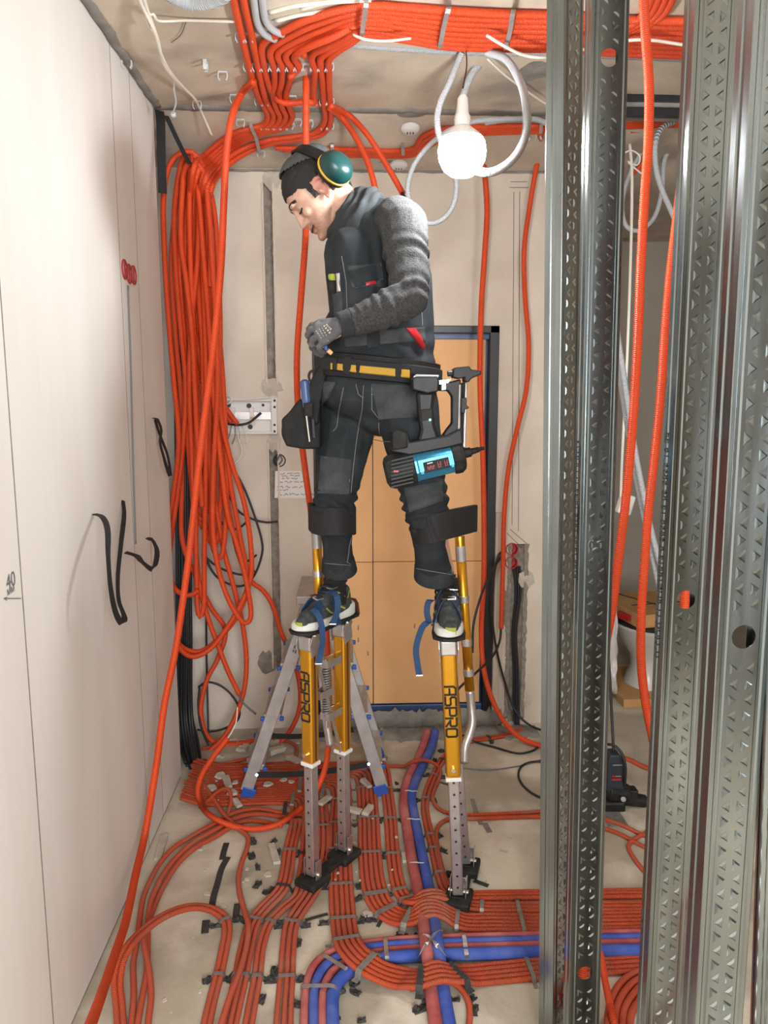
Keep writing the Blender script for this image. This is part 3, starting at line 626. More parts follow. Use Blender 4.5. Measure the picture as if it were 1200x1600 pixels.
fan = [
 [(480, 31), (440, 50), (416, 63), (409, 74), (412, 100), (419, 130), (429, 150), (440, 160, .03), (460, 161, .035), (478, 159, .035), (490, 161, .035)],
 [(490, 39), (452, 57), (428, 72), (422, 84), (427, 102), (429, 128), (426, 147), (432, 170), (437, 181), (434, 191), (424, 199), (405, 204), (378, 213), (352, 229), (330, 250, .07), (313, 272, .2), (306, 330, 0, 3.5), (300, 450, 0, 3.52), (301, 560, 0, 3.53)],
 [(500, 47), (462, 64), (438, 78), (434, 88), (440, 102), (440, 128), (436, 147), (442, 170), (447, 181), (443, 191), (432, 200), (408, 206), (382, 215), (356, 232), (334, 254, .08), (317, 276, .22), (310, 330, 0, 3.5), (304, 450, 0, 3.52), (305, 560, 0, 3.53)],
 [(506, 54), (470, 69), (449, 82), (447, 92), (455, 104), (452, 130), (447, 150), (453, 170), (457, 182), (452, 192), (440, 201), (412, 208), (386, 217), (360, 235), (338, 258, .09), (321, 280, .24), (314, 330, 0, 3.5), (308, 450, 0, 3.52), (309, 560, 0, 3.53)],
 [(520, 58, .035), (490, 70, .035), (466, 83, .03), (460, 92), (467, 103), (461, 112), (452, 122, .03)],
 [(534, 62), (508, 75), (490, 84), (487, 94), (492, 108), (490, 135), (490, 153), (495, 162), (500, 163)],
 [(540, 65), (516, 79), (502, 90), (501, 103), (504, 130), (506, 160), (508, 185), (503, 198), (490, 208), (458, 214), (420, 219), (385, 230), (358, 246, .05), (338, 266, .1), (325, 288, .25), (318, 330, 0, 3.5), (312, 450, 0, 3.52), (313, 560, 0, 3.53)],
 [(548, 67), (526, 81), (514, 94), (514, 108), (514, 130), (516, 160), (517, 186), (512, 201), (500, 211), (465, 218), (425, 224), (390, 236), (364, 252, .06), (344, 272, .12), (331, 294, .26), (324, 330, 0, 3.5), (318, 450, 0, 3.52), (319, 560, 0, 3.53)]]
for i, f in enumerate(fan):
    ceil_c(LAB.replace('*', (ORD + ['seventh', 'eighth'])[i]), f[::-1] + bund(i), corr=.005 if i > 20 else 0)
for k in range(4):
    q = k * 11
    ceil_c(ORD[k] + ' from the right of the conduits sweeping up at the top behind the studs', [(1062 - q, -40), (1052 - q, -5), (1036 - q * .9, 22), (1012 - q * .8, 40), (980 - q * .6, 52), (940, 58 + k * 3, .03), (880, 60 + k * 4, .035)])
# lower row along the back
for k in range(4):
    ceil_c(ORD[k] + ' row from the front in the conduits crossing the ceiling edge behind the bulb', [(430 + 12 * k, 231 + k * 3.4), (500, 232 + k * 3.2), (560, 234 + k * 3), (620, 236 + k * 2.7), (646, 232 + k * 3.4), (660 + k * 4, 214 + k * 4.5), (690 + k * 3, 202 + k * 4), (760, 198 + k * 3.4), (860, 196 + k * 3), (960, 190 + k * 3), (1060, 186 + k * 3), (1200, 182 + k * 3)][0 if k < 2 else 1:], r=.0105)
def hang(label, pts, r=.0118, m='orange', group='orange conduits hanging loose', n=10, corr=0, **k):
    return conduit(label, cr(pts, .012), r, m, group, raw=True, corr=corr, n=n, **k)
# conduits that end behind the man's shoulder
a = hang('conduit hanging from the ceiling to just behind the shoulder, left of two', [C(514, 168, .03), P(535, 185, 3.30), P(556, 215, 3.25), P(573, 250, 3.2), P(584, 285, 3.15), P(588, 312, 3.12), P(586, 340, 3.12)])
hang('conduit hanging towards the shoulder with a black cable in its end', [C(516, 165, .03), P(545, 180, 3.3), P(572, 208, 3.25), P(598, 248, 3.2), P(618, 282, 3.15), P(629, 302, 3.12)])
tag(tube_obj('cable', cr([P(626, 297, 3.125), P(634, 312, 3.1), P(644, 330, 3.08), P(655, 345, 3.06)], .01), .006, 'black_cable'), 'black cable end sticking out of the conduit above the shoulder', 'cable')
# long bright conduit, ceiling to camera corner
hang('long bright orange conduit hanging nearest the left wall, from ceiling to the bottom corner', [C(396, 128, .035), P(378, 146, 3.10), P(363, 180, 3.0), P(354, 235, 2.94), P(350, 310, 2.88), P(345, 420, 2.84), P(333, 550, 2.8), P(320, 650, 2.78), P(306, 769, 2.76), P(296, 862, 2.74), P(286, 937, 2.72), P(275, 1012, 2.7), P(256, 1106, 2.66), P(245, 1190, 2.6), P(227, 1300, 2.5), P(212, 1366, 2.3), P(196, 1441, 2.08), P(181, 1487, 1.92), P(162, 1544, 1.72), P(141, 1602, 1.45), P(118, 1660, 1.3)], corr=.005, n=14, r=.0125)
# conduit behind the man, with floor loop
hang('orange conduit hanging behind the head and leg, looping on the floor round the stilt tubes', [C(474, 84, .02), P(478, 96, 3.0), P(478, 150, 2.92), P(478, 240, 2.88), P(478, 358, 2.86), P(470, 470, 2.86), P(464, 560, 2.86), P(466, 640, 2.86), P(475, 720, 2.86), P(486, 800, 2.86), P(498, 880, 2.86), P(508, 960, 2.87), P(513, 1060, 2.88), P(514, 1150, 2.88), P(508, 1200, 2.86), P(494, 1235, 2.84), F(472, 1261, .03), F(447, 1281, .02), F(425, 1291, .016), F(403, 1295, .016), F(378, 1294, .016), F(350, 1286, .03), F(328, 1274, .04), P(313, 1254, 2.99), P(309, 1236, 3.03), P(315, 1212, 3.06), P(328, 1190, 3.08), P(342, 1171, 3.1), P(356, 1153, 3.12)], corr=.005, n=12)
tag(tube_obj('cable', cr([P(354, 1156, 3.12), P(362, 1144, 3.12), P(369, 1128, 3.13), P(371, 1105, 3.14)], .01), .0025, 'white_cable'), 'white wire poking out of the bright loop on the floor', 'cable')
# right of the door
hang('orange conduit hanging in front of the door frame and sweeping right at the floor', [C(756, 260, .02), P(759, 290, 3.6), P(761, 330, 3.6), P(757, 400, 3.6), P(752, 480, 3.62), P(750, 600, 3.62), P(754, 700, 3.64), P(756, 800, 3.64), P(756, 900, 3.64), P(752, 985, 3.64), P(755, 1040, 3.62), P(768, 1090, 3.6), P(788, 1128, 3.58), P(812, 1152, 3.54), P(840, 1164, 3.5), F(880, 1172, .012), F(940, 1180, .012)], r=.013)
hang('orange conduit hanging on the plaster right of the door, cut off above the floor', [C(847, 197, .02), P(840, 250, 3.7), P(828, 320, 3.7), P(819, 390, 3.7), P(820, 460, 3.7), P(826, 540, 3.7), P(822, 610, 3.7), P(808, 670, 3.7), P(795, 730, 3.7), P(788, 800, 3.7), P(786, 880, 3.7), P(783, 982, 3.7)], r=.012)
tag(tube_obj('cable', cr([P(783, 975, 3.7), P(781, 1000, 3.68), P(770, 1025, 3.6), P(745, 1050, 3.5), P(715, 1078, 3.4), P(700, 1100, 3.36)], .012), .006, 'black_cable'), 'black cable hanging from the cut conduit towards the right stilt', 'cable')
tag(tube_obj('cable', cr([P(790, 862, 3.79), P(780, 866, 3.74), P(772, 900, 3.72), P(769, 960, 3.72), P(775, 1010, 3.72), P(790, 1070, 3.73), P(806, 1112, 3.70), P(826, 1132, 3.66), P(850, 1142, 3.6), P(870, 1146, 3.55)], .012), .006, 'black_cable'), 'black cable leaving the red wall boxes and bowing down to the right', 'cable')
tag(tube_obj('cable', cr([P(786, 866, 3.77), P(770, 890, 3.66), P(752, 930, 3.55), P(740, 975, 3.5), P(738, 1020, 3.48)], .012), .006, 'black_cable'), 'black cable running from the red wall boxes across the door frame', 'cable')
tag(tube_obj('cable', cr([F(705, 1142, .10), F(725, 1150, .03), F(740, 1158, .012), F(775, 1168, .008), F(810, 1177, .006), F(832, 1173, .006), F(850, 1160, .006), F(870, 1150, .006)], .012), .005, 'black_cable'), 'black cable snaking over the floor beside the door', 'cable')
tag(tube_obj('cable', cr([F(870, 1194, .006), F(838, 1190, .006), F(818, 1195, .006), F(810, 1210, .006), F(818, 1228, .006), F(840, 1244, .006), F(870, 1252, .006)], .012), .005, 'black_cable'), 'black cable making a bow on the floor left of the studs', 'cable')
tag(tube_obj('cable', cr([F(722, 1200, .004), F(760, 1203, .004), F(810, 1197, .004), F(850, 1186, .004)], .012), .003, 'grey_cable'), 'thin grey wire on the floor right of the stilt strut', 'cable')

# ================================================================ COIL OF CONDUIT IN THE LEFT CORNER
coil = 'orange conduits in the hanging coil'
def hash_(t): return sum(ord(c) * (i + 3) for i, c in enumerate(t))
def cl(label, pts, y0=3.45, y1=3.45, r=.0118, closed=False, wav=.03):
    if not closed and len(pts) > 9 and pts[0][1] < 265 and pts[0] != pts[-1] and abs(pts[0][0] - pts[-1][0]) > 20:
        j = (hash_(label) % 9) - 4
        pts = [(326 + j, 430 + 6 * j), (325 + j, 350), (319 + j * .8, 290), (310 + j * .5, 256), (301, 243)] + pts[1:]
    n = len(pts)
    ws = []
    for i, p in enumerate(pts):
        y = p[2] if len(p) > 2 else y0 + (y1 - y0) * i / max(1, n - 1)
        ws.append(P(p[0], p[1], y))
    return conduit(label, cr(ws, .014, closed), r, 'orange', coil, raw=True)
cl('coil conduit with the lowest left bulge, passing outside everything', [(318, 262), (300, 238), (281, 240), (265, 258), (256, 300), (257, 400), (265, 520), (272, 600), (279, 690), (271, 770), (262, 825), (259, 885), (264, 956), (282, 1014), (301, 1026), (326, 1016), (354, 982), (380, 937), (392, 900), (391, 844), (380, 780), (362, 724), (346, 656), (342, 600), (344, 520), (340, 400), (333, 320), (318, 262)], 3.42, 3.44)
cl('coil conduit just inside the lowest left bulge', [(313, 258), (299, 245), (288, 246), (278, 280), (272, 340), (275, 420), (283, 520), (290, 600), (286, 694), (275, 787), (267, 844), (262, 926), (268, 986), (286, 1012), (312, 1018), (342, 997), (372, 960), (387, 911), (376, 844), (360, 755), (348, 660), (336, 560), (326, 440), (322, 330), (313, 258)], 3.47, 3.47)
cl('coil conduit ending in a cut stub at knee height', [(300, 252), (290, 262), (284, 310), (283, 380), (291, 440), (300, 520), (304, 600), (308, 680), (312, 740), (316, 792)], 3.40, 3.42)
cl('coil conduit with a narrow U at chest height of the left wall', [(305, 252), (318, 270), (326, 330), (333, 430), (338, 520), (340, 600), (333, 750), (334, 844), (346, 907), (365, 952), (383, 974), (391, 967), (387, 919), (370, 850), (357, 810), (345, 720), (334, 620), (326, 500), (318, 400), (312, 320), (306, 262)], 3.38, 3.41)
cl('coil conduit making the short narrow U beside the black cables', [(298, 255), (296, 320), (298, 420), (304, 560), (307, 700), (306, 800), (307, 900), (309, 952), (312, 964), (317, 955), (319, 862), (321, 750), (322, 600), (318, 450), (312, 330), (308, 270)], 3.43, 3.45)
cl('coil conduit hanging out to a tail with a grey cable in its end', [(302, 250), (310, 300), (309, 400), (300, 500), (296, 600), (300, 720), (304, 830), (313, 920), (326, 968), (340, 1006), (357, 1050), (374, 1085)], 3.40, 3.48)
cl('coil conduit whose tail bows out right behind the ladder to the floor', [(304, 252), (321, 310), (326, 420), (330, 520), (336, 620), (345, 720), (358, 800), (374, 870), (392, 908), (410, 922), (424, 942), (440, 990), (459, 1031), (468, 1069), (469, 1100), (460, 1130), (437, 1162), (415, 1180)], 3.46, 3.62)
cl('coil conduit dropping straight then kinking left into the rubble', [(302, 250), (292, 330), (294, 450), (312, 560), (324, 660), (333, 760), (350, 860), (366, 920), (379, 975), (385, 1031), (381, 1080), (362, 1132), (342, 1160), (320, 1178)], 3.5, 3.55)
cl('coil conduit with the low loop reaching the floor beside the black cables', [(300, 250), (280, 300), (268, 400), (274, 520), (284, 640), (284, 760), (286, 850), (308, 905), (330, 950), (352, 985), (340, 1030), (324, 1061), (314, 1106), (319, 1140), (332, 1158), (360, 1164), (391, 1159), (420, 1152)], 3.52, 3.6)
for k, (dx, y) in enumerate([(0, 3.48), (9, 3.5), (19, 3.52), (28, 3.46)]):
    cl(ORD[k] + ' inner strand of the hanging coil counted from the left', [(296 + dx * .3, 252), (284 + dx * .9, 320), (281 + dx, 430), (288 + dx, 540), (291 + dx, 640), (298 + dx * 1.1, 740), (306 + dx, 800 + 20 * k), (316 + dx, 812 + 20 * k), (325 + dx, 780 + 10 * k), (327 + dx * .9, 680), (326 + dx * .7, 560), (318 + dx * .5, 420), (312 + dx * .2, 320), (302 + dx * .2, 256)], y, y + .02)
cl('coil conduit lying in front with a bent end at the fuse box', [(303, 254), (312, 330), (318, 430), (321, 520), (330, 580), (343, 620), (358, 645), (371, 662)], 3.4, 3.6)
cl('short conduit stub beside it at the fuse box', [(322, 560), (332, 600), (345, 628), (352, 645), (361, 660)], 3.5, 3.62)
cl('coil conduit snapping across the bundle with a torn end', [(264, 900), (275, 922), (292, 930), (302, 928), (310, 922)], 3.42, 3.42)
def cab(label, pts, r=.0055, m='black_cable', y=3.6, group=None):
    return tag(tube_obj('cable', cr([P(p[0], p[1], p[2] if len(p) > 2 else y) for p in pts], .012), r, m), label, 'cable', group)
cab('grey cable end hanging from the tail of the coil', [(372, 1082, 3.48), (378, 1096, 3.5), (388, 1106, 3.5), (400, 1116, 3.5)], .005, 'grey_cable')
cab('black cable bowing out to the right of the coil above the ladder', [(356, 718), (361, 727), (380, 760), (399, 810), (409, 845), (410, 862), (399, 896), (386, 912), (372, 916), (342, 904), (325, 880), (318, 850)])
cab('black cable sticking out right over the plaster chase', [(348, 750), (358, 775), (372, 798), (392, 810), (415, 816), (434, 815)], y=3.66)
cab('black cable end curling beside the coil at hip height', [(340, 808), (352, 822), (366, 827), (378, 822), (388, 812)])
cab('short black cable end pointing right from a coil conduit', [(374, 876), (384, 878), (393, 873), (401, 867)])
cab('black cable hanging in a shallow bow across the coil', [(318, 868), (338, 884), (360, 894), (382, 898), (398, 892)])
cab('black cable loop above the floor beside the ladder', [(310, 1074), (322, 1066), (342, 1070), (362, 1086), (374, 1108), (372, 1124), (356, 1136), (330, 1143), (308, 1140)])
cab('short black cable end curving up at the fuse box', [(355, 662, 3.64), (372, 664, 3.62), (388, 661, 3.62), (400, 652, 3.62), (408, 645, 3.62)], .006)
cab('thin white wire loop below the fuse box', [(370, 668, 3.7), (374, 690, 3.68), (378, 702, 3.68), (375, 716, 3.68), (364, 726, 3.68), (355, 730, 3.68)], .003, 'white_cable')
# black cable riser in the corner
for k in range(14):
    x = 277 + (k % 7) * 3.6 + random.uniform(-1, 1); yy = 3.58 + .03 * (k // 7) + random.uniform(0, .02)
    cab('black cable in the tight riser standing in the left corner', [(x - 6, 470 + random.uniform(-30, 10), yy), (x - 3, 640, yy), (x - 2 + random.uniform(-2, 2), 820, yy), (x, 1000 + random.uniform(-20, 20), yy), (x + random.uniform(-1, 2), 1120, yy), (x + 3 + k * .5, 1160 + random.uniform(-5, 5), yy - .06), (x + 12 + k * .6, 1192 + (k % 7) * 6, yy - .20 - .02 * (k % 7))], .0075, group='black riser cables')
cab('black cable drooping from the riser beside the pale wall edge', [(320, 880, 3.7), (322, 960, 3.7), (323, 1040, 3.7), (324, 1085, 3.68), (326, 1160, 3.6)], .005)
cab('black cable curving from riser to floor rubble', [(312, 1075, 3.62), (310, 1100, 3.6), (314, 1135, 3.55), (326, 1165, 3.5)], .006)

# black webbing straps
def web(label, pts, wd, width=.022, m='web_black', parent=None, name='webbing_strap', th=.0018):
    o = MB().ribbon(cr(pts, .01), wd, width, th).build(name, m, parent)
    if parent is None: tag(o, label, 'strap', 'black webbing straps')
    return o
web('black strap from ceiling hook slanting down to the conduit coil', [P(249, 160, 3.33), P(262, 186, 3.35), P(276, 216, 3.37), P(290, 244, 3.36), P(297, 256, 3.35)], (1, .3, 0), .018)
web('black strap hanging straight from the ceiling corner by the coil', [P(247, 158, 3.32), P(251, 190, 3.3), P(252, 240, 3.3), P(254, 302, 3.3)], (1, .5, 0), .035)
def wx(px, py, off): return X(px, py, LW + off)
web('black strap loop on the left wall below the red boxes, front end nailed', [wx(147, 803, .002), wx(160, 808, .05), wx(168, 828, .09), wx(169, 870, .11), wx(173, 920, .11), wx(181, 958, .10), wx(191, 974, .09), wx(194, 962, .07), wx(186, 940, .05), wx(184, 905, .04), wx(189, 850, .03), wx(194, 800, .012), wx(192, 782, .002)], (.3, 1, 0), .018)
web('short black strap on the left wall bowing out to the right', [wx(196, 863, .002), wx(212, 868, .04), wx(222, 878, .08), wx(236, 889, .10), wx(244, 876, .09), wx(244, 855, .07), wx(236, 842, .05), wx(230, 843, .04)], (.2, 1, .2), .018)
web('black strap loop high on the left wall near the coil', [wx(240, 653, .002), wx(246, 656, .03), wx(252, 672, .05), wx(250, 690, .04), wx(256, 715, .05), wx(263, 738, .05), wx(266, 743, .05), wx(262, 712, .03), wx(250, 680, .012), wx(242, 655, .002)], (.3, 1, 0), .016)
# red back boxes and their wire on the left wall
for k, (px, py) in enumerate([(194, 421), (201, 428), (208, 430)]):
    p = X(px, py, LW)
    mb = MB().lathe(p + V((-.02, 0, 0)), (1, 0, 0), [(.030, 0), (.034, .001), (.034, .024), (.029, .024), (.028, .004), (.001, .003)], 24)
    o = mb.build('back_box', 'red_plastic', smooth='auto'); tag(o, ['red round back box in the left wall, nearest the camera', 'middle red round back box in the left wall', 'red round back box in the left wall, farthest from the camera'][k], 'wall box', 'red wall boxes')
    MB().box(p + V((.003, 0, 0)), (.002, .012, .05)).build('mounting_bar', 'red_plastic', o)
cable_l = [X(200, 446, LW + .003), X(201, 480, LW + .003), X(204, 560, LW + .003), X(206, 650, LW + .003), X(209, 760, LW + .003), X(212, 850, LW + .003)]
tag(tube_obj('cable', cr(cable_l, .02), .003, 'grey_cable'), 'thin grey cable running down the left wall from the red boxes', 'cable')
# red boxes by the chase on the right
for k, (px, py) in enumerate([(800, 858), (799, 879)]):
    p = P(px, py, BY); o = MB().lathe(p + V((0, .03, 0)), (0, -1, 0), [(.030, 0), (.033, .001), (.033, .034), (.028, .034), (.027, .005), (.001, .004)], 24).build('back_box', 'red_plastic', smooth='auto')
    tag(o, ['upper red back box at the top of the right wall chase', 'lower red back box at the top of the right wall chase'][k], 'wall box', 'red wall boxes')
for k, dx in enumerate([0, 5, 9]):
    cab(['left', 'middle', 'right'][k] + ' black cable clipped in the rubble chase right of the door', [(803 + dx, 885, 3.79), (806 + dx * .8, 925, 3.785), (801 + dx * .6, 990, 3.785), (803 + dx * .7, 1050, 3.785), (803 + dx * .7, 1100, 3.78), (805 + dx * .6, 1138, 3.76)], .006)
# hand-written marks
def text_on(s, origin, xd, yd, size, m='ink', parent=None, name='lettering', ext=.0004):
    c = bpy.data.curves.new(name, 'FONT'); c.body = s; c.size = size; c.extrude = ext; c.align_x = 'CENTER'; c.align_y = 'CENTER'
    t = bpy.data.objects.new('tmp', c); COL.objects.link(t)
    dg = bpy.context.evaluated_depsgraph_get(); me = bpy.data.meshes.new_from_object(t.evaluated_get(dg)); bpy.data.objects.remove(t)
    xd = V(xd).normalized(); yd = V(yd); yd = (yd - xd * yd.dot(xd)).normalized(); zd = xd.cross(yd)
    Mx = Matrix((xd, yd, zd)).transposed()
    for v in me.vertices: v.co = Mx @ v.co
    me.materials.clear(); me.materials.append(M[m]); me.name = name
    o = bpy.data.objects.new(name, me); return link(o, V(origin), parent)
q = X(17, 908, LW + .0012); text_on('40', q, (0, 1, .08), (0, 0, 1), .048, 'grey_cable', wl, ext=.0002)
q = X(17, 922, LW + .0012); text_on('\u043c\u043c', q, (0, 1, .06), (0, 0, 1), .026, 'grey_cable', wl, ext=.0002)
mk = MB().ribbon([X(6, 935, LW + .001), X(33, 935, LW + .001)], (0, 0, 1), .002, .0006); mk.ribbon([X(11, 933, LW + .001), X(6, 935, LW + .001), X(11, 938, LW + .001)], (0, .3, 1), .002, .0006)
mk.build('pencil_arrow', 'grey_cable', wl)
# illegible marker notes on back wall
random.seed(5)
nb = MB()
def scr(x0, x1, y, h, dens=2.2):
    x = x0
    while x < x1:
        w = random.uniform(4, 9); pts = []
        for i in range(int(w / 1.2) + 2):
            pts.append(P(x + i * 1.2, y + random.uniform(-h, h), BY - .0012))
        nb.ribbon(pts, (0, 0, 1), .0026, .0006); x += w + random.uniform(1.5, 4)
scr(438, 460, 740, 1.5); scr(440, 464, 743.5, 1.5); scr(440, 456, 747.5, 1.5); scr(437, 470, 753, 1.3); scr(433, 472, 761, 2.2); scr(433, 445, 765, 1.5); scr(434, 486, 773, 2.4)
nb.build('marker_notes', 'ink', wback)
pp = [P(431, 738, BY - .001), P(467, 738, BY - .001), P(488, 776, BY - .001), P(429, 778, BY - .001)]
MB().prism([P(430, 736, BY - .0006), P(470, 736, BY - .0006), P(482, 778, BY - .0006), P(429, 778, BY - .0006)], (0, .0004, 0)).build('pale_patch', 'wood_pale' if 0 else 'plaster_left', wback)
ls = MB()
for a_, b_ in [((803, 300), (800, 820)), ((812, 300), (810, 830)), ((798, 284), (824, 284)), ((796, 293), (826, 293)), ((792, 833), (822, 862)), ((797, 827), (826, 852))]:
    ls.ribbon([P(a_[0], a_[1], BY - .001), P(b_[0], b_[1], BY - .001)], (1, 0, .3), .0025, .0005)
ls.build('pencil_lines', 'ink', wback)

# ================================================================ CLIPS, WIRES AND FITTINGS ON THE CEILING
def clip_mesh(c, xd, up, s=.026, m='clear'):
    """open C-shaped conduit clip: base plate and two curved jaws"""
    xd = V(xd).normalized(); up = V(up).normalized(); yd = up.cross(xd)
    mb = MB()
    R = Matrix((xd, yd, up)).transposed()
    mb.box(c + up * .002, (s, .014, .004), R)
    for sg in (-1, 1):
        pts = [c + xd * sg * s * .48 * k[0] + up * s * k[1] for k in ((1, .1), (1.12, .4), (1.08, .75), (.75, 1.0))]
        mb.ribbon(cr(pts, .004), yd, .012, .003)
    return mb
nclip = 0
def dn(y): return (0, 0, -1) if y <= JY else V((0, SLOPE * -1, -1))
for k, (px, py, lab) in enumerate([(348, 112, 'empty clip on the ceiling left of the conduit fan, lower of the front two'), (321, 95, 'empty clip standing edge-on left of the conduit fan'), (366, 148, 'empty clip on the ceiling where the long bright conduit bends down'), (376, 187, 'empty clip left of the conduit row above the coil'),
   (308, 158, 'empty clip holding the white wire end on the ceiling'), (457, 150, 'empty clip between the two halves of the conduit fan'), (465, 186, 'empty clip in the far row, left of the hanging conduit'), (483, 188, 'empty clip in the far row, right of the hanging conduit'), (427, 270, 'clip on the wall at the top of the left chase'), (198, 92, 'clip in the corner above the left wall'), (850, 207, 'clip right of the bulb at the ceiling edge'), (832, 208, 'second clip right of the bulb at the ceiling edge'), (408, 236, 'clip under the conduit row left of the cap')]):
    p = C(px, py)
    tag(clip_mesh(p, (1, 0, 0) if k != 1 else (0, 1, 0), dn(p.y), .03).build('conduit_clip', 'clear'), lab, 'clip', 'conduit clips on the ceiling')
for row_, (py, xs) in enumerate([(99, [387, 401, 414, 428, 441, 454, 467, 480, 491, 503, 515]), (193, [412, 423, 433, 443, 453, 506, 516]), (154, [404, 414, 490, 505, 516]), (52, [375, 389])]):
    for j, px in enumerate(xs):
        p = C(px, py)
        tag(clip_mesh(p, (1, 0, 0), dn(p.y), .026).build('conduit_clip', 'clear'), 'small clip gripping a conduit of the ceiling fan, ' + ['front', 'far', 'middle', 'topmost'][row_] + ' cross row', 'clip', 'conduit clips, ' + ['front', 'far', 'middle', 'topmost'][row_] + ' row')
def perf(label, pts, wd=(0, 1, 0), width=.016):
    o = tag(MB().ribbon(pts, wd, width, .0012).build('perforated_band', 'strap_zinc'), label, 'strap', 'perforated bands on the ceiling')
    return o
def pband(label, xys, lift=.028, width=.014):
    pts = [C(x, y, lift if 0 < i < len(xys) - 1 else .002) for i, (x, y) in enumerate(xys)]
    a0 = V(pts[-1]) - V(pts[0]); a0.normalize()
    return perf(label, cr(pts, .015), a0.cross(V((0, 0, 1))), width)
pband('tall grey band across the wide ceiling bundle at its left end', [(573, 3), (572, 8), (569, 30), (566, 52), (565, 58)], .05)
pband('grey band across the wide ceiling bundle left of the bulb wire', [(702, 10), (700, 16), (694, 40), (688, 70), (687, 78)], .05)
pband('grey band across the wide ceiling bundle near the leftmost stud', [(803, 14), (801, 22), (797, 48), (791, 72), (790, 80)], .05)
pband('grey band hanging over the conduits that run to the coil', [(391, 190), (393, 200), (400, 215), (404, 232), (408, 242)], .032)
pband('grey band behind the cap over the ceiling edge row', [(519, 223), (519, 228), (519, 236), (520, 243)], .03)
pband('grey band on the ceiling edge row left of the white detector', [(629, 223), (629, 230), (630, 240), (630, 246)], .03)
pband('grey band on the ceiling edge row right of the bulb', [(846, 186), (846, 194), (845, 205), (845, 214)], .03)
for k, (px, py) in enumerate([(641, 198), (623, 255)]):
    p = C(px, py); u = V(dn(p.y)).normalized()
    o = MB().lathe(p, u, [(.034, 0), (.040, .003), (.040, .012), (.030, .022), (.012, .024)], 22).build('round_box', 'white_plastic', smooth='auto')
    tag(o, ['white round junction box on the ceiling left of the bulb, upper', 'white round junction box on the ceiling edge left of the bulb, lower'][k], 'junction box', 'round ceiling boxes')
    sl = MB()
    for d in (-.012, 0, .012): sl.box(p + u * .0235 + V((d, 0, 0)), (.004, .003, .016))
    sl.build('slot', 'black_plastic', o)
def wire(label, pts, r=.0032, m='white_cable', n=7):
    return tag(tube_obj('cable', cr(pts, .014), r, m, n=n), label, 'cable', 'loose wires on the ceiling')
wire('white wire running down the ceiling to a bare end, upper of two', [C(212, -20, .02), C(225, 15, .03), C(240, 45, .05), C(252, 85, .06), C(268, 115, .05), C(290, 140, .03), C(306, 157, .015), C(318, 182, .03), C(331, 212, .05)], .005)
wire('white wire twisted with its neighbour on the left of the ceiling', [C(220, -20, .02), C(232, 20, .03), C(246, 60, .05), C(256, 100, .06), C(270, 120, .05), C(284, 137, .03)], .005)
wire('short white wire curling by the ceiling corner', [C(238, 50, .03), C(231, 35, .03), C(230, 25, .03), C(240, 22, .03), C(246, 32, .03), C(290, 32, .012), C(372, 34, .012)], .004)
wire('thin grey wire loop on the ceiling above the corner', [C(290, 35, .004), C(282, 55, .004), C(268, 66, .004)], .0015, 'grey_cable')
wire('clear hanger tie under the white wires', [C(273, 120, .03), C(272, 140, .05), C(275, 160, .07), C(270, 178, .09)], .003, 'clear')
tag(MB().ball(C(271, 179, .09), .011).build('tie_end', 'clear', smooth=True), 'clear round tie end hanging below the white wires', 'tie')
wire('white wire sagging below the wide bundle at its left end', [C(552, 54, .05), C(565, 60, .06), C(600, 64, .06), C(642, 60, .05)], .004)
wire('white wire sagging from the bundle behind the leftmost stud', [C(760, 55, .05), C(785, 70, .07), C(815, 85, .08), C(845, 90, .08), C(880, 86, .06), C(940, 70, .05), C(1000, 62, .05), C(1080, 72, .05)], .005)
wire('white wire slanting from the lamp fixing down to the leftmost stud', [C(762, 92, .03), C(790, 118, .04), C(820, 140, .04), C(862, 168, .04), C(900, 190, .05)], .004)
for k, (y, x) in enumerate([(8, 470), (14, 420), (27, 430), (40, 440)]):
    wire(ORD[k] + ' from the top of four pale wires tucked above the conduit fan', [C(x, y + 6, .006), C(x + 40, y - 4, .006), C(x + 90, y - 10, .006), C(x + 160, y - 14, .006)], .006)
def greyc(label, pts, r=.0125, corr=0):
    return conduit(label, cr(pts, .012), r, 'grey_conduit', 'grey conduits', raw=True, corr=corr, n=10)
greyc('left of two pale conduits coming down from the top edge into the fan', [C(394, -30, .02), C(398, 10, .02), C(403, 38, .02), C(414, 54, .02), C(430, 62, .016)], .0105)
greyc('right of two pale conduits coming down from the top edge into the fan', [C(408, -30, .02), C(411, 10, .02), C(416, 34, .02), C(427, 47, .02), C(442, 54, .016)], .0105)
conduit('fat ribbed white hose across the top left of the ceiling', cr([C(248, -34, .04), C(266, -8, .04), C(300, 5, .04), C(335, 0, .04), C(360, -16, .04), C(380, -44, .04)], .006), .019, 'grey_conduit', 'grey conduits', raw=True, corr=.009, n=16, name='ribbed_hose', cat='hose')
greyc('thin grey conduit along the far side of the wide ceiling bundle', [C(548, 70), C(600, 74), C(680, 79), C(760, 82), C(860, 83), C(980, 88), C(1080, 92), C(1200, 96)], .0105, .004)
gl = 2.72
greyc('grey conduit left of the bulb that dives down behind it', [C(722, 82, .02), P(714, 100, gl), P(702, 130, gl), P(688, 160, gl), P(683, 190, gl), P(690, 225, gl), P(704, 258, gl)], .011)
greyc('brightly lit conduit curving right round the bulb', [C(762, 82, .02), P(790, 92, 2.62), P(810, 122, 2.55), P(822, 165, 2.40), P(822, 205, 2.34), P(808, 240, 2.30), P(785, 262, 2.27), P(760, 270, 2.25), P(735, 262, 2.26), P(722, 248, 2.28)], .012, .004)
greyc('grey conduit falling behind the bulb holder', [C(778, 78, .02), P(758, 92, 2.85), P(738, 115, 2.85), P(724, 150, 2.85), P(714, 190, 2.86)], .0125)
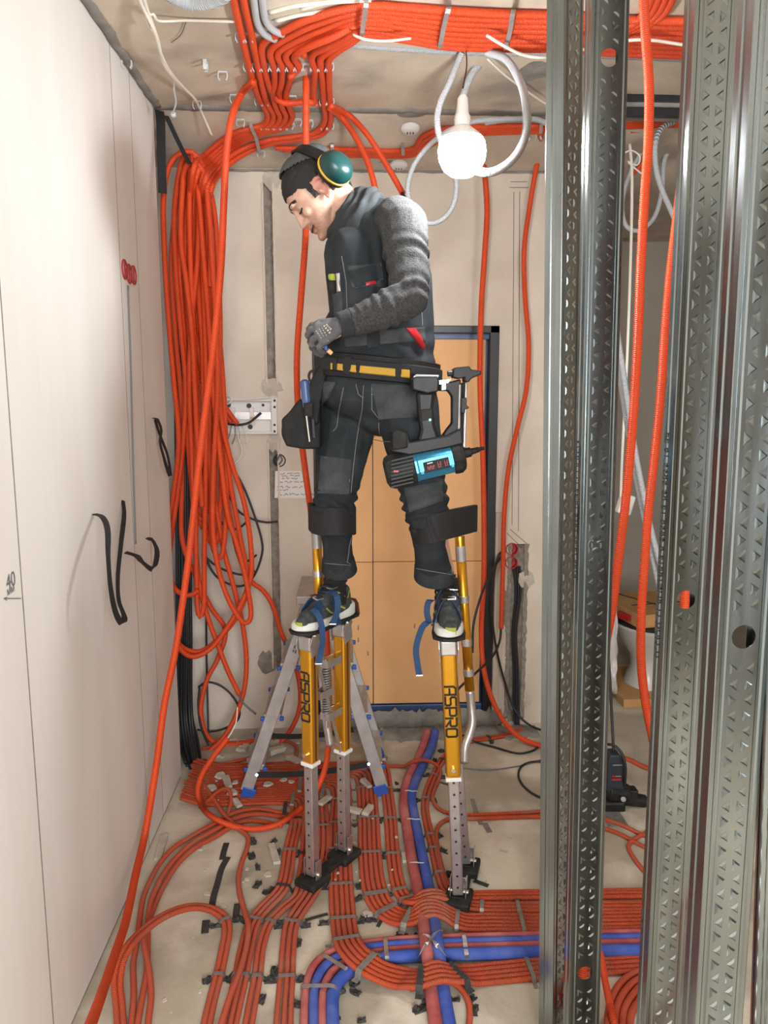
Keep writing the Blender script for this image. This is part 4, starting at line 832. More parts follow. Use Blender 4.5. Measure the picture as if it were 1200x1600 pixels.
greyc('pale conduit hanging in a big loop left of the bulb over the shoulder', [C(835, 186, .02), P(790, 186, 3.1), P(740, 190, 3.05), P(700, 205, 3.02), P(668, 230, 3.0), P(645, 262, 3.0), P(637, 300, 3.0), P(648, 335, 3.0), P(672, 349, 3.0), P(695, 340, 3.0), P(710, 315, 3.0), P(713, 285, 3.0), P(706, 258, 3.0)], .0095)
greyc('grey conduit along the ceiling edge right of the bulb', [C(758, 192, .03), C(800, 186, .03), C(840, 187, .03), C(862, 200, .04), C(872, 222, .06)], .0105)
# wall fuse box
fz_ = thing('fuse_box', P(392, 680, BY - .002), 'open white fuse box frame on the back wall left of the pouch', 'fuse box')
def bp(a, b, d0, d1): return (P(a[0], a[1], BY - d0), P(b[0], b[1], BY - d1))
def slab(mb, x0, y0, x1, y1, d0, d1):
    a = P(x0, y0, BY); b = P(x1, y1, BY); mb.lim((a.x, BY - d1, b.z), (b.x, BY - d0, a.z)); return mb
slab(MB(), 345, 628, 430, 677, -.01, .001).build('back_tray', 'white_plastic', fz_)
f_ = MB(); slab(f_, 345, 622, 434, 627, 0, .02); slab(f_, 345, 674, 434, 678, 0, .02); slab(f_, 424, 622, 434, 678, 0, .022)
f_.build('frame', 'white_plastic', fz_, bevel=.002)
for py in (626, 636, 664, 674):
    MB().cyl(P(429, py, BY - .024), P(429, py, BY - .016), .006).build('screw_hole', 'black_plastic', fz_)
slab(MB(), 346, 644, 424, 655, .002, .014).build('mounting_rail', 'alu', fz_)
for x0, x1 in ((349, 369), (391, 398)):
    o = slab(MB(), x0, 637, x1, 662, .01, .034).build('breaker', 'white_plastic', fz_, bevel=.002)
    slab(MB(), x0 + 1, 651, x1 - 1, 654, .034, .037).build('marking', 'foam_board', o)
for px, py in ((357, 633), (389, 634), (411, 633), (391, 667)):
    MB().cyl(P(px, py, BY - .003), P(px, py, BY - .0005), .012 if px != 411 else .007, n=16).build('knockout', 'black_plastic', fz_)
o = MB().lathe(P(437, 719, BY + .02), (0, -1, 0), [(.028, 0), (.032, .001), (.032, .022), (.026, .022), (.025, .003), (.001, .002)], 22).build('back_box', 'black_plastic', smooth='auto'); tag(o, 'dark round back box hole in the left wall chase', 'wall box', 'red wall boxes')
MB().tube(cr([P(433, 721, BY), P(437, 712, BY - .01), P(441, 718, BY - .012), P(436, 726, BY - .004)], .004), .004).build('wire_end', 'grey_cable', o)
wire('white wire bundle looped over the fuse box', [P(346, 624, 3.74), P(356, 618, 3.73), P(363, 624, 3.73), P(354, 632, 3.73), P(348, 626, 3.73), P(380, 624, 3.74), P(425, 621, 3.75)], .004)
for k in range(4):
    wire(ORD[k] + ' from the left of four thin wires dangling below the fuse box', [P(362 + k * 5, 664, 3.74), P(358 + k * 9, 682, 3.72), P(352 + k * 11, 694, 3.72)], .002, 'grey_cable' if k < 2 else 'white_cable')
# ================================================================ STEEL STUDS
def stud(label, c0, c1, d, w=.075, fl=.045, phi=0.0, holes=(), text=None, plug=None, pitch=.0245):
    """c0/c1: pixel of the left web corner at the top and bottom of the frame, d: distance"""
    a, b = P(c0[0], 0, d), P(c1[0], 1600, d)
    ax = (a - b).normalized()
    top = b + ax * ((CEIL - b.z) / ax.z); bot = b + ax * ((0.0 - b.z) / ax.z)
    H = (top - bot).length
    x = V((math.cos(phi), math.sin(phi), 0)); x = (x - ax * x.dot(ax)).normalized(); y = ax.cross(x)
    st = thing('steel_stud', bot, label, 'stud', 'upright steel studs')
    O = bot
    def L(u, yy, h): return O + x * u + y * yy + ax * h
    prof_l = [(.010, fl - .001), (.001, fl), (0, fl - .001), (0, .030), (.002, .028), (.002, .019), (0, .017), (0, .001), (.001, 0), (.006, 0), (.0085, .0022), (.0125, .0022), (.015, 0)]
    prof_r = [(w - u, yy) for u, yy in prof_l][::-1]
    mb = MB()
    for pr in (prof_l, prof_r):
        vs = [L(u, yy, h) for h in (0, H * .33, H * .66, H) for u, yy in pr]; n = len(pr)
        mb.add(vs, [(j * n + i, j * n + i + 1, (j + 1) * n + i + 1, (j + 1) * n + i) for j in range(3) for i in range(n - 1)])
    u0, u1 = .015, w - .015; uc = w / 2
    hs = sorted(holes); R = .0175 * w / .075; sq = (u1 - u0) / 2
    cur = 0
    for hz_ in hs:
        mb.add([L(u0, 0, cur), L(u1, 0, cur), L(u1, 0, hz_ - sq), L(u0, 0, hz_ - sq)], [(0, 1, 2, 3)])
        n = 24; vs = []
        for i in range(n):
            t = 2 * math.pi * i / n + math.pi / 4; c, s = math.cos(t), math.sin(t); m_ = max(abs(c), abs(s))
            vs.append(L(uc + R * c, 0, hz_ + R * s))
        for i in range(n):
            t = 2 * math.pi * i / n + math.pi / 4; c, s = math.cos(t), math.sin(t); m_ = max(abs(c), abs(s))
            vs.append(L(uc + sq * c / m_, 0, hz_ + sq * s / m_))
        mb.add(vs, [(i, (i + 1) % n, n + (i + 1) % n, n + i) for i in range(n)])
        cur = hz_ + sq
    mb.add([L(u0, 0, cur), L(u1, 0, cur), L(u1, 0, H), L(u0, 0, H)], [(0, 1, 2, 3)])
    o = mb.build('web_and_flanges', 'steel', st)
    sm = o.modifiers.new('sheet', 'SOLIDIFY'); sm.thickness = .0009; sm.offset = 0
    em = MB(); k = 0; h = .02; tw, thh = .0125 * w / .075, .0095
    while h < H - .02:
        if all(abs(h - q) > R + .012 for q in hs):
            for sg in (-1, 1):
                cu = uc + sg * .0115 * w / .075
                dr_ = sg if k % 2 == 0 else -sg
                tip, bs = cu + dr_ * tw * .5, cu - dr_ * tw * .5
                out = [(tip, h), (bs, h + thh), (bs, h - thh)]
                cx = sum(q[0] for q in out) / 3; inn = [(cx + (q[0] - cx) * .5, h + (q[1] - h) * .5) for q in out]
                o0 = len(em.v)
                em.add([L(u, -.0006, hh) for u, hh in out] + [L(u, -.0036, hh) for u, hh in inn], [(3, 4, 5), (0, 1, 4, 3), (1, 2, 5, 4), (2, 0, 3, 5)])
        h += pitch; k += 1
    tag(em.build('embossing', 'steel', st), kind='stuff')
    if text:
        h0 = text[1]
        text_on(text[0], L(-.0006, fl * .72, h0), ax, y, .022, 'steel_ink', st, 'stencil_text', .0001)
    if plug:
        pg = MB().cyl(L(uc, -.002, plug), L(uc, .001, plug), R * 1.05, n=20)
        for q in range(6):
            t = q * math.pi / 3; pg.box(L(uc + math.cos(t) * R * .55, -.004, plug + math.sin(t) * R * .55), (.003, .004, .012), Matrix.Rotation(t, 3, 'Y'))
        pg.build('hole_plug', 'steel', st, bevel=.0004)
    return st
def hz_at(c0, c1, d, py, w=.075):
    px = c0[0] + (c1[0] - c0[0]) * py / 1600 + 600 * w / d
    a, b = P(c0[0], 0, d), P(c1[0], 1600, d); ax = (a - b).normalized(); bot = b + ax * ((0 - b.z) / ax.z)
    q = P(px, py, d); return (q - bot).dot(ax)
s2 = ((925,), (888,), 1.62); s3 = ((1087,), (1008,), 1.36); s4 = ((1180,), (1086,), 1.03)
stud('turned steel stud, leftmost of the uprights, its bright narrow flange facing the room', (882,), (864,), 1.76, phi=.72)
stud('steel stud with a plugged hole, second from the left, bright at its top', *s2, holes=[hz_at(*s2, 90), hz_at(*s2, 1520)], plug=hz_at(*s2, 852), text=('0150 15.02.2022 16:55 11 MAX N', hz_at(*s2, 800)))
stud('steel stud with dark printed digits on its flange, third from the left', *s3, holes=[hz_at(*s3, 937)], text=('IV MAX 11 0HZ10015 0 2020 15 02 2022 16 55', hz_at(*s3, 860)))
stud('widest steel stud at the right edge, with bright dashes and a round hole', *s4, holes=[hz_at(*s4, 995)], pitch=.0235)
stud('steel stud mostly cut off by the right edge of the view', (1236,), (1180,), 1.02, phi=-.35)
# ceiling track the studs stand in
# ---------------------------------------------------------------- conduits, cables and things seen between the studs
rg = 'orange conduits between the studs'
hang('orange conduit hanging between the second and third studs, full height', [P(1004, -30, 2.06), P(1009, 60, 2.05), P(1014, 130, 2.05), P(1013, 220, 2.04), P(1007, 310, 2.03), P(1001, 420, 2.02), P(997, 520, 2.0), P(990, 640, 1.98), P(980, 760, 1.96), P(968, 860, 1.94), P(955, 960, 1.93), P(936, 1060, 1.92), P(925, 1200, 1.9), P(915, 1400, 1.9), F(905, 1640, .02)], corr=.005, n=14, group=rg)
hang('orange conduit hugging the third stud, emerging at mid height', [P(1096, -40, 2.12), P(1088, 60, 2.12), P(1074, 200, 2.1), P(1060, 320, 2.1), P(1048, 420, 2.1), P(1039, 520, 2.08), P(1032, 620, 2.06), P(1022, 720, 2.04), P(1013, 800, 2.02), P(1008, 870, 2.0), P(1002, 960, 1.98), P(1002, 1040, 1.97), P(1009, 1100, 1.96), P(1022, 1165, 1.95), P(1035, 1240, 1.94), P(1046, 1330, 1.93), P(1052, 1480, 1.92), F(1062, 1660, .02)], corr=.005, n=14, group=rg)
hang('orange conduit showing through the round hole of the third stud and beside it', [P(1150, -120, 1.72), P(1128, 200, 1.72), P(1106, 600, 1.7), P(1094, 760, 1.7), P(1082, 860, 1.7), P(1071, 920, 1.7), P(1070, 960, 1.7), P(1074, 1020, 1.7), P(1066, 1200, 1.7), P(1050, 1500, 1.7), P(1040, 1790, 1.7)], corr=.005, n=14, group=rg, r=.0105)
hang('orange conduit in the slot between the third and the widest stud', [P(1175, -110, 1.77), P(1160, 100, 1.77), P(1128, 600, 1.75), P(1112, 850, 1.75), P(1104, 920, 1.75), P(1101, 1000, 1.75), P(1102, 1090, 1.75), P(1112, 1180, 1.75), P(1120, 1400, 1.75), P(1125, 1770, 1.75)], corr=.005, n=14, group=rg)
hang('orange conduit rising beside the second stud at the bottom edge', [P(938, 1490, 2.05), P(945, 1530, 1.96), P(952, 1565, 1.88), P(962, 1610, 1.8), P(978, 1690, 1.72), F(1000, 1760, .012)], group=rg, corr=.005, n=14, r=.010)
hang('orange conduit in the bottom right corner beside the last stud', [P(1215, 900, 1.3), P(1210, 1300, 1.28), P(1194, 1520, 1.25), P(1188, 1560, 1.22), P(1185, 1610, 1.2), P(1180, 1760, 1.19), F(1175, 2180, .012)], group=rg, corr=.005, n=14, r=.010)
cable_w = cr([P(984, 225, 3.2), P(987, 262, 3.2), P(987, 330, 3.2), P(983, 480, 3.2), P(978, 600, 3.2), P(972, 720, 3.2), P(970, 778, 3.2)], .015)
tag(tube_obj('cable', cable_w, .006, 'white_cable'), 'cream cable hanging between the second and third studs to a white socket', 'cable')
sk = thing('trailing_socket', P(978, 800, 3.2), 'white trailing socket at the end of the cream hanging cable', 'socket')
mb = MB(); R_ = Matrix.Rotation(.25, 3, 'Y')
mb.box(P(977, 788, 3.2), (.06, .045, .085), R_).build('housing', 'white_plastic', sk, bevel=.008)
MB().cyl(P(978, 796, 3.176), P(978, 796, 3.17), .014, n=16).build('socket_hole', 'black_plastic', sk)
tag(tube_obj('cable', cr([P(974, 240, 3.2), P(986, 235, 3.19), P(1000, 245, 3.19), P(996, 258, 3.2), P(980, 252, 3.2), P(1003, 272, 3.2)], .01), .003, 'white_cable'), 'tangle of thin white wire above the cream cable', 'cable')
greyc('grey conduit bowing right behind the third stud near the ceiling', [P(1054, 190, 3.3), P(1034, 200, 3.25), P(1024, 225, 3.2), P(1025, 262, 3.2), P(1034, 295, 3.2), P(1048, 328, 3.2), P(1064, 365, 3.2), P(1085, 420, 3.2)], .0115, .005)
greyc('pale conduit loop in the dark room behind the second stud', [P(1060, 220, 3.6), P(1040, 245, 3.6), P(1034, 300, 3.6), P(1022, 340, 3.6), P(1000, 360, 3.6), P(980, 355, 3.6), P(972, 320, 3.6), P(985, 270, 3.6), P(1010, 225, 3.6)], .0105)
greyc('left of two grey conduits slanting down between the second and third studs', [P(950, 90, 3.0), P(946, 250, 3.0), P(952, 460, 3.0), P(965, 560, 3.0), P(978, 650, 3.0), P(993, 740, 3.0), P(1008, 815, 3.0), P(1022, 880, 3.0), P(1040, 970, 3.0), P(1056, 1100, 3.0), F(1062, 1265, .012)], .0115, .005)
greyc('right of two grey conduits slanting down between the second and third studs', [P(956, 75, 2.95), P(952, 260, 2.95), P(960, 480, 2.95), P(975, 590, 2.95), P(990, 690, 2.95), P(1003, 760, 2.95), P(1018, 830, 2.95), P(1040, 920, 2.95), P(1058, 1080, 2.95), F(1066, 1275, .012)], .0115, .005)
greyc('grey conduit glimpsed between the third and widest studs', [P(1095, 62, 2.6), P(1095, 250, 2.6), P(1108, 480, 2.6), P(1130, 580, 2.6), P(1142, 630, 2.6), P(1172, 800, 2.6), P(1178, 1100, 2.6), F(1160, 1370, .012)], .0115, .005)
for k in range(3):
    hang(ORD[k] + ' from the top of three conduits along the dark room beam', [P(985, 190 + 7 * k, 3.42), P(1010, 189 + 7 * k, 3.42), P(1050, 188 + 7 * k, 3.42), P(1110, 187 + 7 * k, 3.42), P(1190, 186 + 7 * k, 3.42)], group='conduits along the dark room beam', r=.011)
hang('conduit slanting from the beam into the dark room', [P(1080, 186, 3.42), P(1056, 203, 3.5), P(1035, 225, 3.55), P(1010, 250, 3.6), P(985, 275, 3.65)], group='conduits along the dark room beam', r=.011)
# toilet with cardboard
tb = F(1005, 1078, 0); tb = V((tb.x, tb.y, 0))
to = thing('toilet_bowl', tb, 'grey toilet bowl standing between cardboard in the dark room behind the studs', 'toilet')
MB().lathe(tb + V((0, .0, .05)), (0, 0, 1), [(.11, 0), (.10, .03), (.075, .10), (.085, .17), (.14, .25), (.185, .33), (.20, .36), (.19, .37)], 28, sq=1.35, a=(1, 0, 0)).build('bowl', 'ceramic', to, smooth='auto')
MB().lathe(tb + V((0, 0, .42)), (0, 0, 1), [(.19, 0), (.195, .008), (.19, .016)], 28, sq=1.35, a=(1, 0, 0)).build('rim_seal', 'rubber', to, smooth='auto')
tag(MB().box(tb + V((0, 0, .026)), (.42, .52, .05)).build('cardboard_sheet', 'cardboard', bevel=.004), 'cardboard slab under the toilet bowl', 'cardboard')
cb = MB().box(tb + V((.02, .05, .475)), (.40, .46, .075), Matrix.Rotation(.2, 3, 'Z')).build('cardboard_box', 'cardboard', bevel=.004); tag(cb, 'flat cardboard box with black tape lying on the toilet bowl', 'box')
MB().box(tb + V((.02, .05, .514)), (.012, .47, .003), Matrix.Rotation(.5, 3, 'Z')).build('tape_line', 'tape_black', cb); MB().box(tb + V((.06, .02, .514)), (.32, .010, .003), Matrix.Rotation(.2, 3, 'Z')).build('tape_line', 'tape_black', cb)
MB().box(tb + V((-.16, -.09, .476)), (.07, .10, .03), Matrix.Rotation(.5, 3, 'Z')).build('red_flap', 'red_plastic', cb)
# plastic sheeting beside the toilet
vs = []; fs = []
for j in range(15):
    for i in range(7):
        p = P(946 + i * 3.0 + 4 * noise.noise((j * .5, i * .2, 1)), 950 + j * 9.6, 4.05 + .05 * noise.noise((i * .6, j * .4, 2))); vs.append(p)
for j in range(14):
    for i in range(6): a_ = j * 7 + i; fs.append((a_, a_ + 1, a_ + 8, a_ + 7))
o = MB().add(vs, fs).build('plastic_sheet', 'ceramic', smooth=True); tag(o, 'crumpled pale plastic sheet hanging beside the toilet bowl', 'sheet'); sm = o.modifiers.new('t', 'SOLIDIFY'); sm.thickness = .002
# black power tool on the floor
M['tool_navy'] = mat('dark_navy_plastic', (.014, .022, .032), (.024, .032, .042), 30, .45)
tf = F(962, 1266, 0)
pt = thing('power_tool', tf, 'black power tool with red lettering standing on the floor behind the second stud', 'power tool')
def T(px, py, dy=0): return P(px, py, tf.y + dy)
sx = lambda px: px * tf.y / 1200
MB().prism([T(948, 1232), T(950, 1190), T(954, 1180), T(970, 1180), T(976, 1190), T(977, 1232), T(974, 1240), T(950, 1240)], (0, .07, 0)).build('motor_housing', 'tool_navy', pt, bevel=.008)
MB().cyl(T(949, 1236, .03), T(980, 1240, .03), .045, .04, 18).build('gear_head', 'black_plastic', pt, bevel=.004)
MB().cyl(T(975, 1247, .03), T(1008, 1252, .03), .030, .026, 18).build('dust_port', 'black_plastic', pt, bevel=.003)
MB().box(T(988, 1238, .03), (.035, .05, .04)).build('clamp', 'black_plastic', pt, bevel=.006)
MB().cyl(T(974, 1249, -.02), T(974, 1249, -.03), .011, n=16).build('lock_button', 'strap_grey', pt, bevel=.002)
MB().box(T(956, 1254, .03), (.09, .09, .05)).build('base', 'black_plastic', pt, bevel=.010)
MB().box(T(965, 1195.5, -.002), (.040, .002, .004)).build('label_line', 'alu', pt)
MB().box(T(958.5, 1213, -.002), (.010, .002, .007)).build('red_mark', 'red_plastic', pt)
MB().box(T(966, 1213, -.002), (.024, .002, .0035)).build('label_line', 'alu', pt)
text_on('TE-DRS', T(964, 1218, -.0015), (1, 0, 0), (0, 0, 1), .0135, 'red_plastic', pt, 'lettering') if False else MB().box(T(963, 1218, -.002), (.040, .002, .0075)).build('red_lettering', 'red_plastic', pt)
tube_obj('cord', cr([T(959, 1190, .04), T(958, 1160, .06), T(956, 1120, .1), T(953, 1060, .2), T(950, 1010, .3)], .015), .006, 'black_cable', pt)
tube_obj('cord', cr([T(950, 1163, .02), T(960, 1165, .0), T(972, 1178, -.02), T(977, 1196, -.03), T(977, 1215, -.02), T(975, 1232, .01)], .012), .006, 'black_cable', pt)
tag(MB().lim(F(950, 1292, .001), F(968, 1268, .004)).build('cardboard_scrap', 'strap_grey', bevel=.001), 'grey flat scrap on the floor below the power tool', 'scrap')

# ================================================================ STEPLADDER
ly0, ly1 = 3.08, 3.42
la = thing('step_ladder', P(495, 1245, 3.2) * 1, 'dusty aluminium double-sided stepladder with blue step ends behind the man', 'ladder')
la.location.z = 0; WL[la].z = 0
def stile(p0, p1, w, th):
    d = (p1 - p0).normalized(); wd = V((0, 1, 0)); nn = d.cross(wd).normalized()
    R = Matrix((nn, wd, d)).transposed()
    return MB().box((p0 + p1) / 2, (w, th, (p1 - p0).length), R)
apx = [(493, 905), (505, 905)]
for y, (bl, br) in ((ly0, ((386, 1256), (597, 1245))), (ly1, ((412, 1190), (578, 1187)))):
    f0 = F(bl[0], bl[1]) if y == ly0 else None
    for k, (b_, a_) in enumerate(((bl, (486, 940)), (br, (507, 940)))):
        p0 = P(b_[0], b_[1], y); p1 = P(a_[0], a_[1], y); p0.z = max(p0.z, .004)
        if y == ly1:
            q0 = P((386, 597)[k], (1256, 1245)[k], ly0); p0 = V((q0.x, ly1, .004)); q1 = P((486, 507)[k], 940, ly0); p1 = V((q1.x, ly1, q1.z))
        stile(p0 + V((0, 0, .035)), p1, .052, .022).build('stile', 'alu_dusty', la, bevel=.002)
        stile(p0, p0 + (p1 - p0).normalized() * .05, .058, .028).build('foot_cap', 'blue_plastic', la, bevel=.003)
for side in (0, 1):
    q0 = P((386, 597)[side], (1256, 1245)[side], ly0); q1 = P((486, 507)[side], 940, ly0)
    for z in [P(420, py_, ly0).z for py_ in (1205, 1127, 1048)]:
        t = z / q1.z; x = q0.x + (q1.x - q0.x) * t; sg = 1 if side else -1
        tr = MB().lim((x - .036, ly0 + .012, z), (x + .036, ly1 - .008, z + .024)).build('step', 'alu_dusty', la, bevel=.002)
        for yy in (ly0 + .002, ly1 - .010):
            for e_ in (-1, 1): MB().box((x + e_ * .040, yy + .004, z + .008), (.018, .016, .018)).build('step_end', 'blue_plastic', tr, bevel=.003)
        rg_ = MB()
        for i in range(4): rg_.lim((x - .030 + i * .016, ly0 + .014, z + .024), (x - .025 + i * .016, ly1 - .012, z + .027))
        rg_.build('tread_ridges', 'alu_dusty', tr)
q1 = P(486, 940, ly0); q2 = P(507, 940, ly0)
MB().lim((q1.x - .06, ly0 - .012, q1.z - .01), (q2.x + .04, ly1 + .012, q1.z + .025)).build('top_platform', 'alu_dusty', la, bevel=.004)
lbl = MB(); p0 = P(386, 1256, ly0 - .0125); p1 = P(486, 940, ly0 - .0125)
d = (p1 - p0).normalized(); nn = d.cross(V((0, 1, 0)))
for i in range(7):
    for j in range(3):
        c = p0.lerp(p1, .76) + d * (i * .019) + nn * (-.012 + j * .010); lbl.box(c, (.005, .001, .011 + .004 * ((i * 3 + j) % 2)), Matrix((nn, V((0, 1, 0)), d)).transposed())
lbl.build('stamped_label', 'steel_ink', la)
def lad_strap(a, b):
    MB().ribbon(cr([a, a.lerp(b, .3) + V((0, 0, -.012)), a.lerp(b, .7) + V((0, 0, -.012)), b], .03), (0, .2, 1), .024, .0025).build('spreader_strap', 'web_black', la)
lad_strap(P(402, 1211, ly0 - .016), P(576, 1194, ly0 - .016)); lad_strap(P(425, 1150, ly1 - .016), P(552, 1140, ly1 - .016))
for px, py in ((401, 1211), (576, 1194)): MB().cyl(P(px, py, ly0 - .02), P(px, py, ly0 - .012), .006).build('rivet', 'chrome', la)

# ================================================================ DEBRIS
random.seed(21)
def chip(c, s, label, flat=.35, grp='plaster rubble on the floor', ang=None, mt='chip', elong=1.0):
    R = Matrix.Rotation(random.random() * 6 if ang is None else ang, 3, 'Z') @ Matrix.Rotation(random.uniform(-.12, .12), 3, 'X')
    n = random.randint(6, 8); vs = []
    a0 = random.random()
    ring = [(math.cos(2 * math.pi * (i + a0 + random.uniform(-.25, .25)) / n) * s * elong * random.uniform(.75, 1.15), math.sin(2 * math.pi * (i + a0) / n) * s * random.uniform(.75, 1.15)) for i in range(n)]
    h = s * flat * 2
    vs = [V((x, y, 0)) for x, y in ring] + [V((x * random.uniform(.75, .95), y * random.uniform(.75, .95), h * random.uniform(.7, 1.1))) for x, y in ring]
    vs = [V(c) + R @ v for v in vs]
    o = MB().add(vs, [tuple(range(n - 1, -1, -1)), tuple(range(n, 2 * n))] + [(i, (i + 1) % n, n + (i + 1) % n, n + i) for i in range(n)]).build('plaster_chip', mt)
    return tag(o, label, 'rubble', grp)
def block(px0, py0, px1, py1, w, h, label, z=.018):
    a, b = F(px0, py0, z), F(px1, py1, z); d = (b - a); L_ = d.length; d.normalize(); R = Matrix((d, V((-d.y, d.x, 0)), V((0, 0, 1)))).transposed()
    mb = MB().box((a + b) / 2 + V((0, 0, h / 2)), (L_, w, h), R)
    mb.v = [tuple(V(v) + V((random.uniform(-.003, .003), random.uniform(-.003, .003), random.uniform(-.002, .002)))) for v in mb.v]
    tag(mb.build('plaster_block', 'chip', bevel=.0015, seg=1), label, 'rubble', 'broken plaster strips')
for b_ in [(532, 1263, 564, 1271, .03, .016, 'long broken plaster strip lying over the bundle beside the rear stilt tube'), (570, 1275, 580, 1262, .028, .016, 'small square plaster piece beside the long broken strip'), (500, 1259, 515, 1247, .03, .012, 'pale plaster piece half hidden between the stilt tubes'),
           (566, 1220, 578, 1232, .024, .014, 'plaster strip leaning at the right ladder foot'), (420, 1178, 444, 1172, .04, .022, 'plaster block behind the left ladder stile'), (452, 1188, 468, 1197, .04, .025, 'plaster block near the front stilt tube under the ladder', 0.0),
           (367, 1250, 375, 1262, .022, .012, 'upright pale plaster piece left of the left ladder foot'), (424, 1322, 433, 1352, .026, .014, 'long plaster strip lying on bare floor left of the bundles', 0.0), (352, 1215, 358, 1232, .03, .012, 'slim plaster piece on the conduit mat below the loop'), (632, 1335, 633, 1350, .022, .012, 'small square tile piece beside the red pipe', 0.0), (258, 1308, 246, 1345, .03, .012, 'sliver of plaster leaning by the left wall', 0.0)]:
    block(*b_)
big = [(345, 1213, .032, 'large pale plaster flake on the conduit mat, left of the ladder'), (330, 1232, .03, 'broad plaster flake at the left end of the conduit mat'), (362, 1240, .028, 'plaster flake beside the small raised conduit loop'), (418, 1226, .024, 'white plaster flake on the mat right of the left ladder stile'),
       (443, 1219, .017, 'pale plaster flake on the mat below the black ladder strap'), (455, 1222, .016, 'grey plaster flake on the mat near the front stilt tube'), (367, 1223, .018, 'plaster flake above the slim piece on the mat'), (573, 1430, .022, 'white plaster flake between the two bends of conduit'), (418, 1367, .018, 'white plaster flake beside the black scraps on bare floor'), (313, 1327, .014, 'white plaster chip below the loose conduits'), (324, 1397, .013, 'white plaster chip left of the long black tape strip'), (348, 1417, .014, 'small bright white chip beside the arching pair'), (554, 1318, .010, 'small plaster chip between two bundles behind the stilt foot')]
for px, py, s, lab in big: chip(F(px, py, .018 if py < 1262 and px < 520 else 0), s, lab, .16)
RS = []
for k in range(46):
    px, py = random.choice([(random.uniform(320, 470), random.uniform(1150, 1195)), (random.uniform(560, 660), random.uniform(1150, 1185)), (random.uniform(240, 330), random.uniform(1290, 1340)), (random.uniform(310, 440), random.uniform(1300, 1420)), (random.uniform(720, 850), random.uniform(1300, 1380)), (random.uniform(240, 320), random.uniform(1450, 1590))])
    chip(F(px, py), random.uniform(.005, .016) * (1 if py < 1250 else .6), 'small pale plaster chip scattered on the bare floor', .22, 'small plaster chips')
for k in range(26):
    px, py = random.uniform(335, 470), random.uniform(1158, 1192); chip(F(px, py), random.uniform(.012, .032), 'angular plaster lump in the rubble behind the ladder', .28, 'rubble behind the ladder')
for k in range(16):
    px, py = random.choice([(random.uniform(330, 460), random.uniform(1205, 1255)), (random.uniform(520, 625), random.uniform(1250, 1390))])
    chip(F(px, py, .018), random.uniform(.003, .007), 'crumb of plaster lying on the conduits', .3, 'plaster crumbs on the conduits')
# black tape strips and scraps on the floor
def floor_strip(pts, w, label, mt='tape_black', grp='tape strips on the floor'):
    path = cr([F(p[0], p[1], .0022 + .0012 * ((i % 2))) for i, p in enumerate(pts)], .01)
    d = path[-1] - path[0]; tag(MB().ribbon(path, V((-d.y, d.x, 0)), w, .0016).build('tape_strip', mt), label, 'tape', grp)
floor_strip([(354, 1317), (350, 1330), (347, 1343)], .022, 'upper piece of black tape strip on bare floor left of the wavering conduit')
floor_strip([(356, 1339), (346, 1358), (340, 1380), (334, 1400), (331, 1416)], .022, 'long black tape strip on bare floor left of the wavering conduit')
floor_strip([(322, 1438), (320, 1458)], .024, 'lower piece of black tape strip under the arching pair')
floor_strip([(371, 1412), (368, 1436)], .022, 'black tape piece crossing under the wavering conduit')
floor_strip([(738, 1248), (742, 1262), (746, 1274), (752, 1288)], .018, 'dark band end across the single conduit on the right floor', 'strap_grey')
floor_strip([(757, 1286), (765, 1300)], .022, 'grey band piece below the single conduit on the right floor', 'strap_grey')
floor_strip([(741, 1376), (752, 1380), (763, 1384)], .018, 'dark brown scrap on the floor right of the right stilt foot')
floor_strip([(590, 1448), (597, 1436), (606, 1424)], .012, 'black band tail inside the wide right bend')
floor_strip([(477, 1438), (490, 1434), (512, 1428)], .012, 'black tape tail between the narrow bundle and the five-strand bundle')
floor_strip([(660, 1330), (675, 1326), (700, 1334)], .006, 'thin black tie tail behind the right stilt')
floor_strip([(688, 1222), (700, 1226), (708, 1228)], .010, 'dark tie tail beside the right stilt pin')
for k, (px, py) in enumerate([(395, 1316), (393, 1339), (428, 1316), (403, 1357), (402, 1384), (418, 1394), (466, 1475), (408, 1563), (460, 1570), (527, 1590), (555, 1538), (712, 1563), (740, 1578), (662, 1570), (565, 1595), (650, 1466), (540, 1390), (590, 1430), (700, 1160), (690, 1175), (600, 1240), (620, 1225), (325, 1533), (430, 1520), (418, 1445), (500, 1523), (530, 1551), (640, 1497)]):
    o = crumple(F(px, py), random.uniform(.012, .022), .014).build('tape_scrap', 'tape_black'); tag(o, 'crumpled black tape scrap on the floor between the bundles', 'tape', 'black tape scraps')
# ================================================================ THE MAN ON STILTS
M['skin'] = mat('skin', (.60, .36, .265), (.53, .305, .22), 40, .5, attr='tint', bump=.06, bscale=300)
M['hair'] = mat('dark_hair', (.006, .005, .0045), (.014, .010, .008), 220, .6, bump=.6, bscale=420, stretch=(1, 1, 1))
M['cap'] = mat('grey_cap_cloth', (.075, .08, .08), (.05, .054, .055), 60, .9, bump=.25, bscale=600)
M['overall'] = mat('charcoal_work_cloth', (.026, .031, .035), (.017, .020, .023), 9, .9, bump=.16, bscale=500, spec=.25, c3=(.046, .052, .056), s3=7, w3=(.52, .75))
M['overall_worn'] = mat('worn_work_cloth', (.056, .062, .066), (.032, .036, .039), 14, .9, spec=.25, bump=.2, bscale=420, c3=(.10, .105, .105), s3=9, w3=(.52, .78))
M['stitch'] = mat('grey_stitching', (.20, .21, .215), None, rough=.9)
M['knit'] = mat('dark_grey_knit', (.062, .062, .063), (.028, .028, .028), 170, .95, bump=.9, bscale=330)
M['scarf'] = mat('dark_neck_cloth', (.034, .038, .041), (.02, .023, .025), 14, .95, bump=.35, bscale=260)
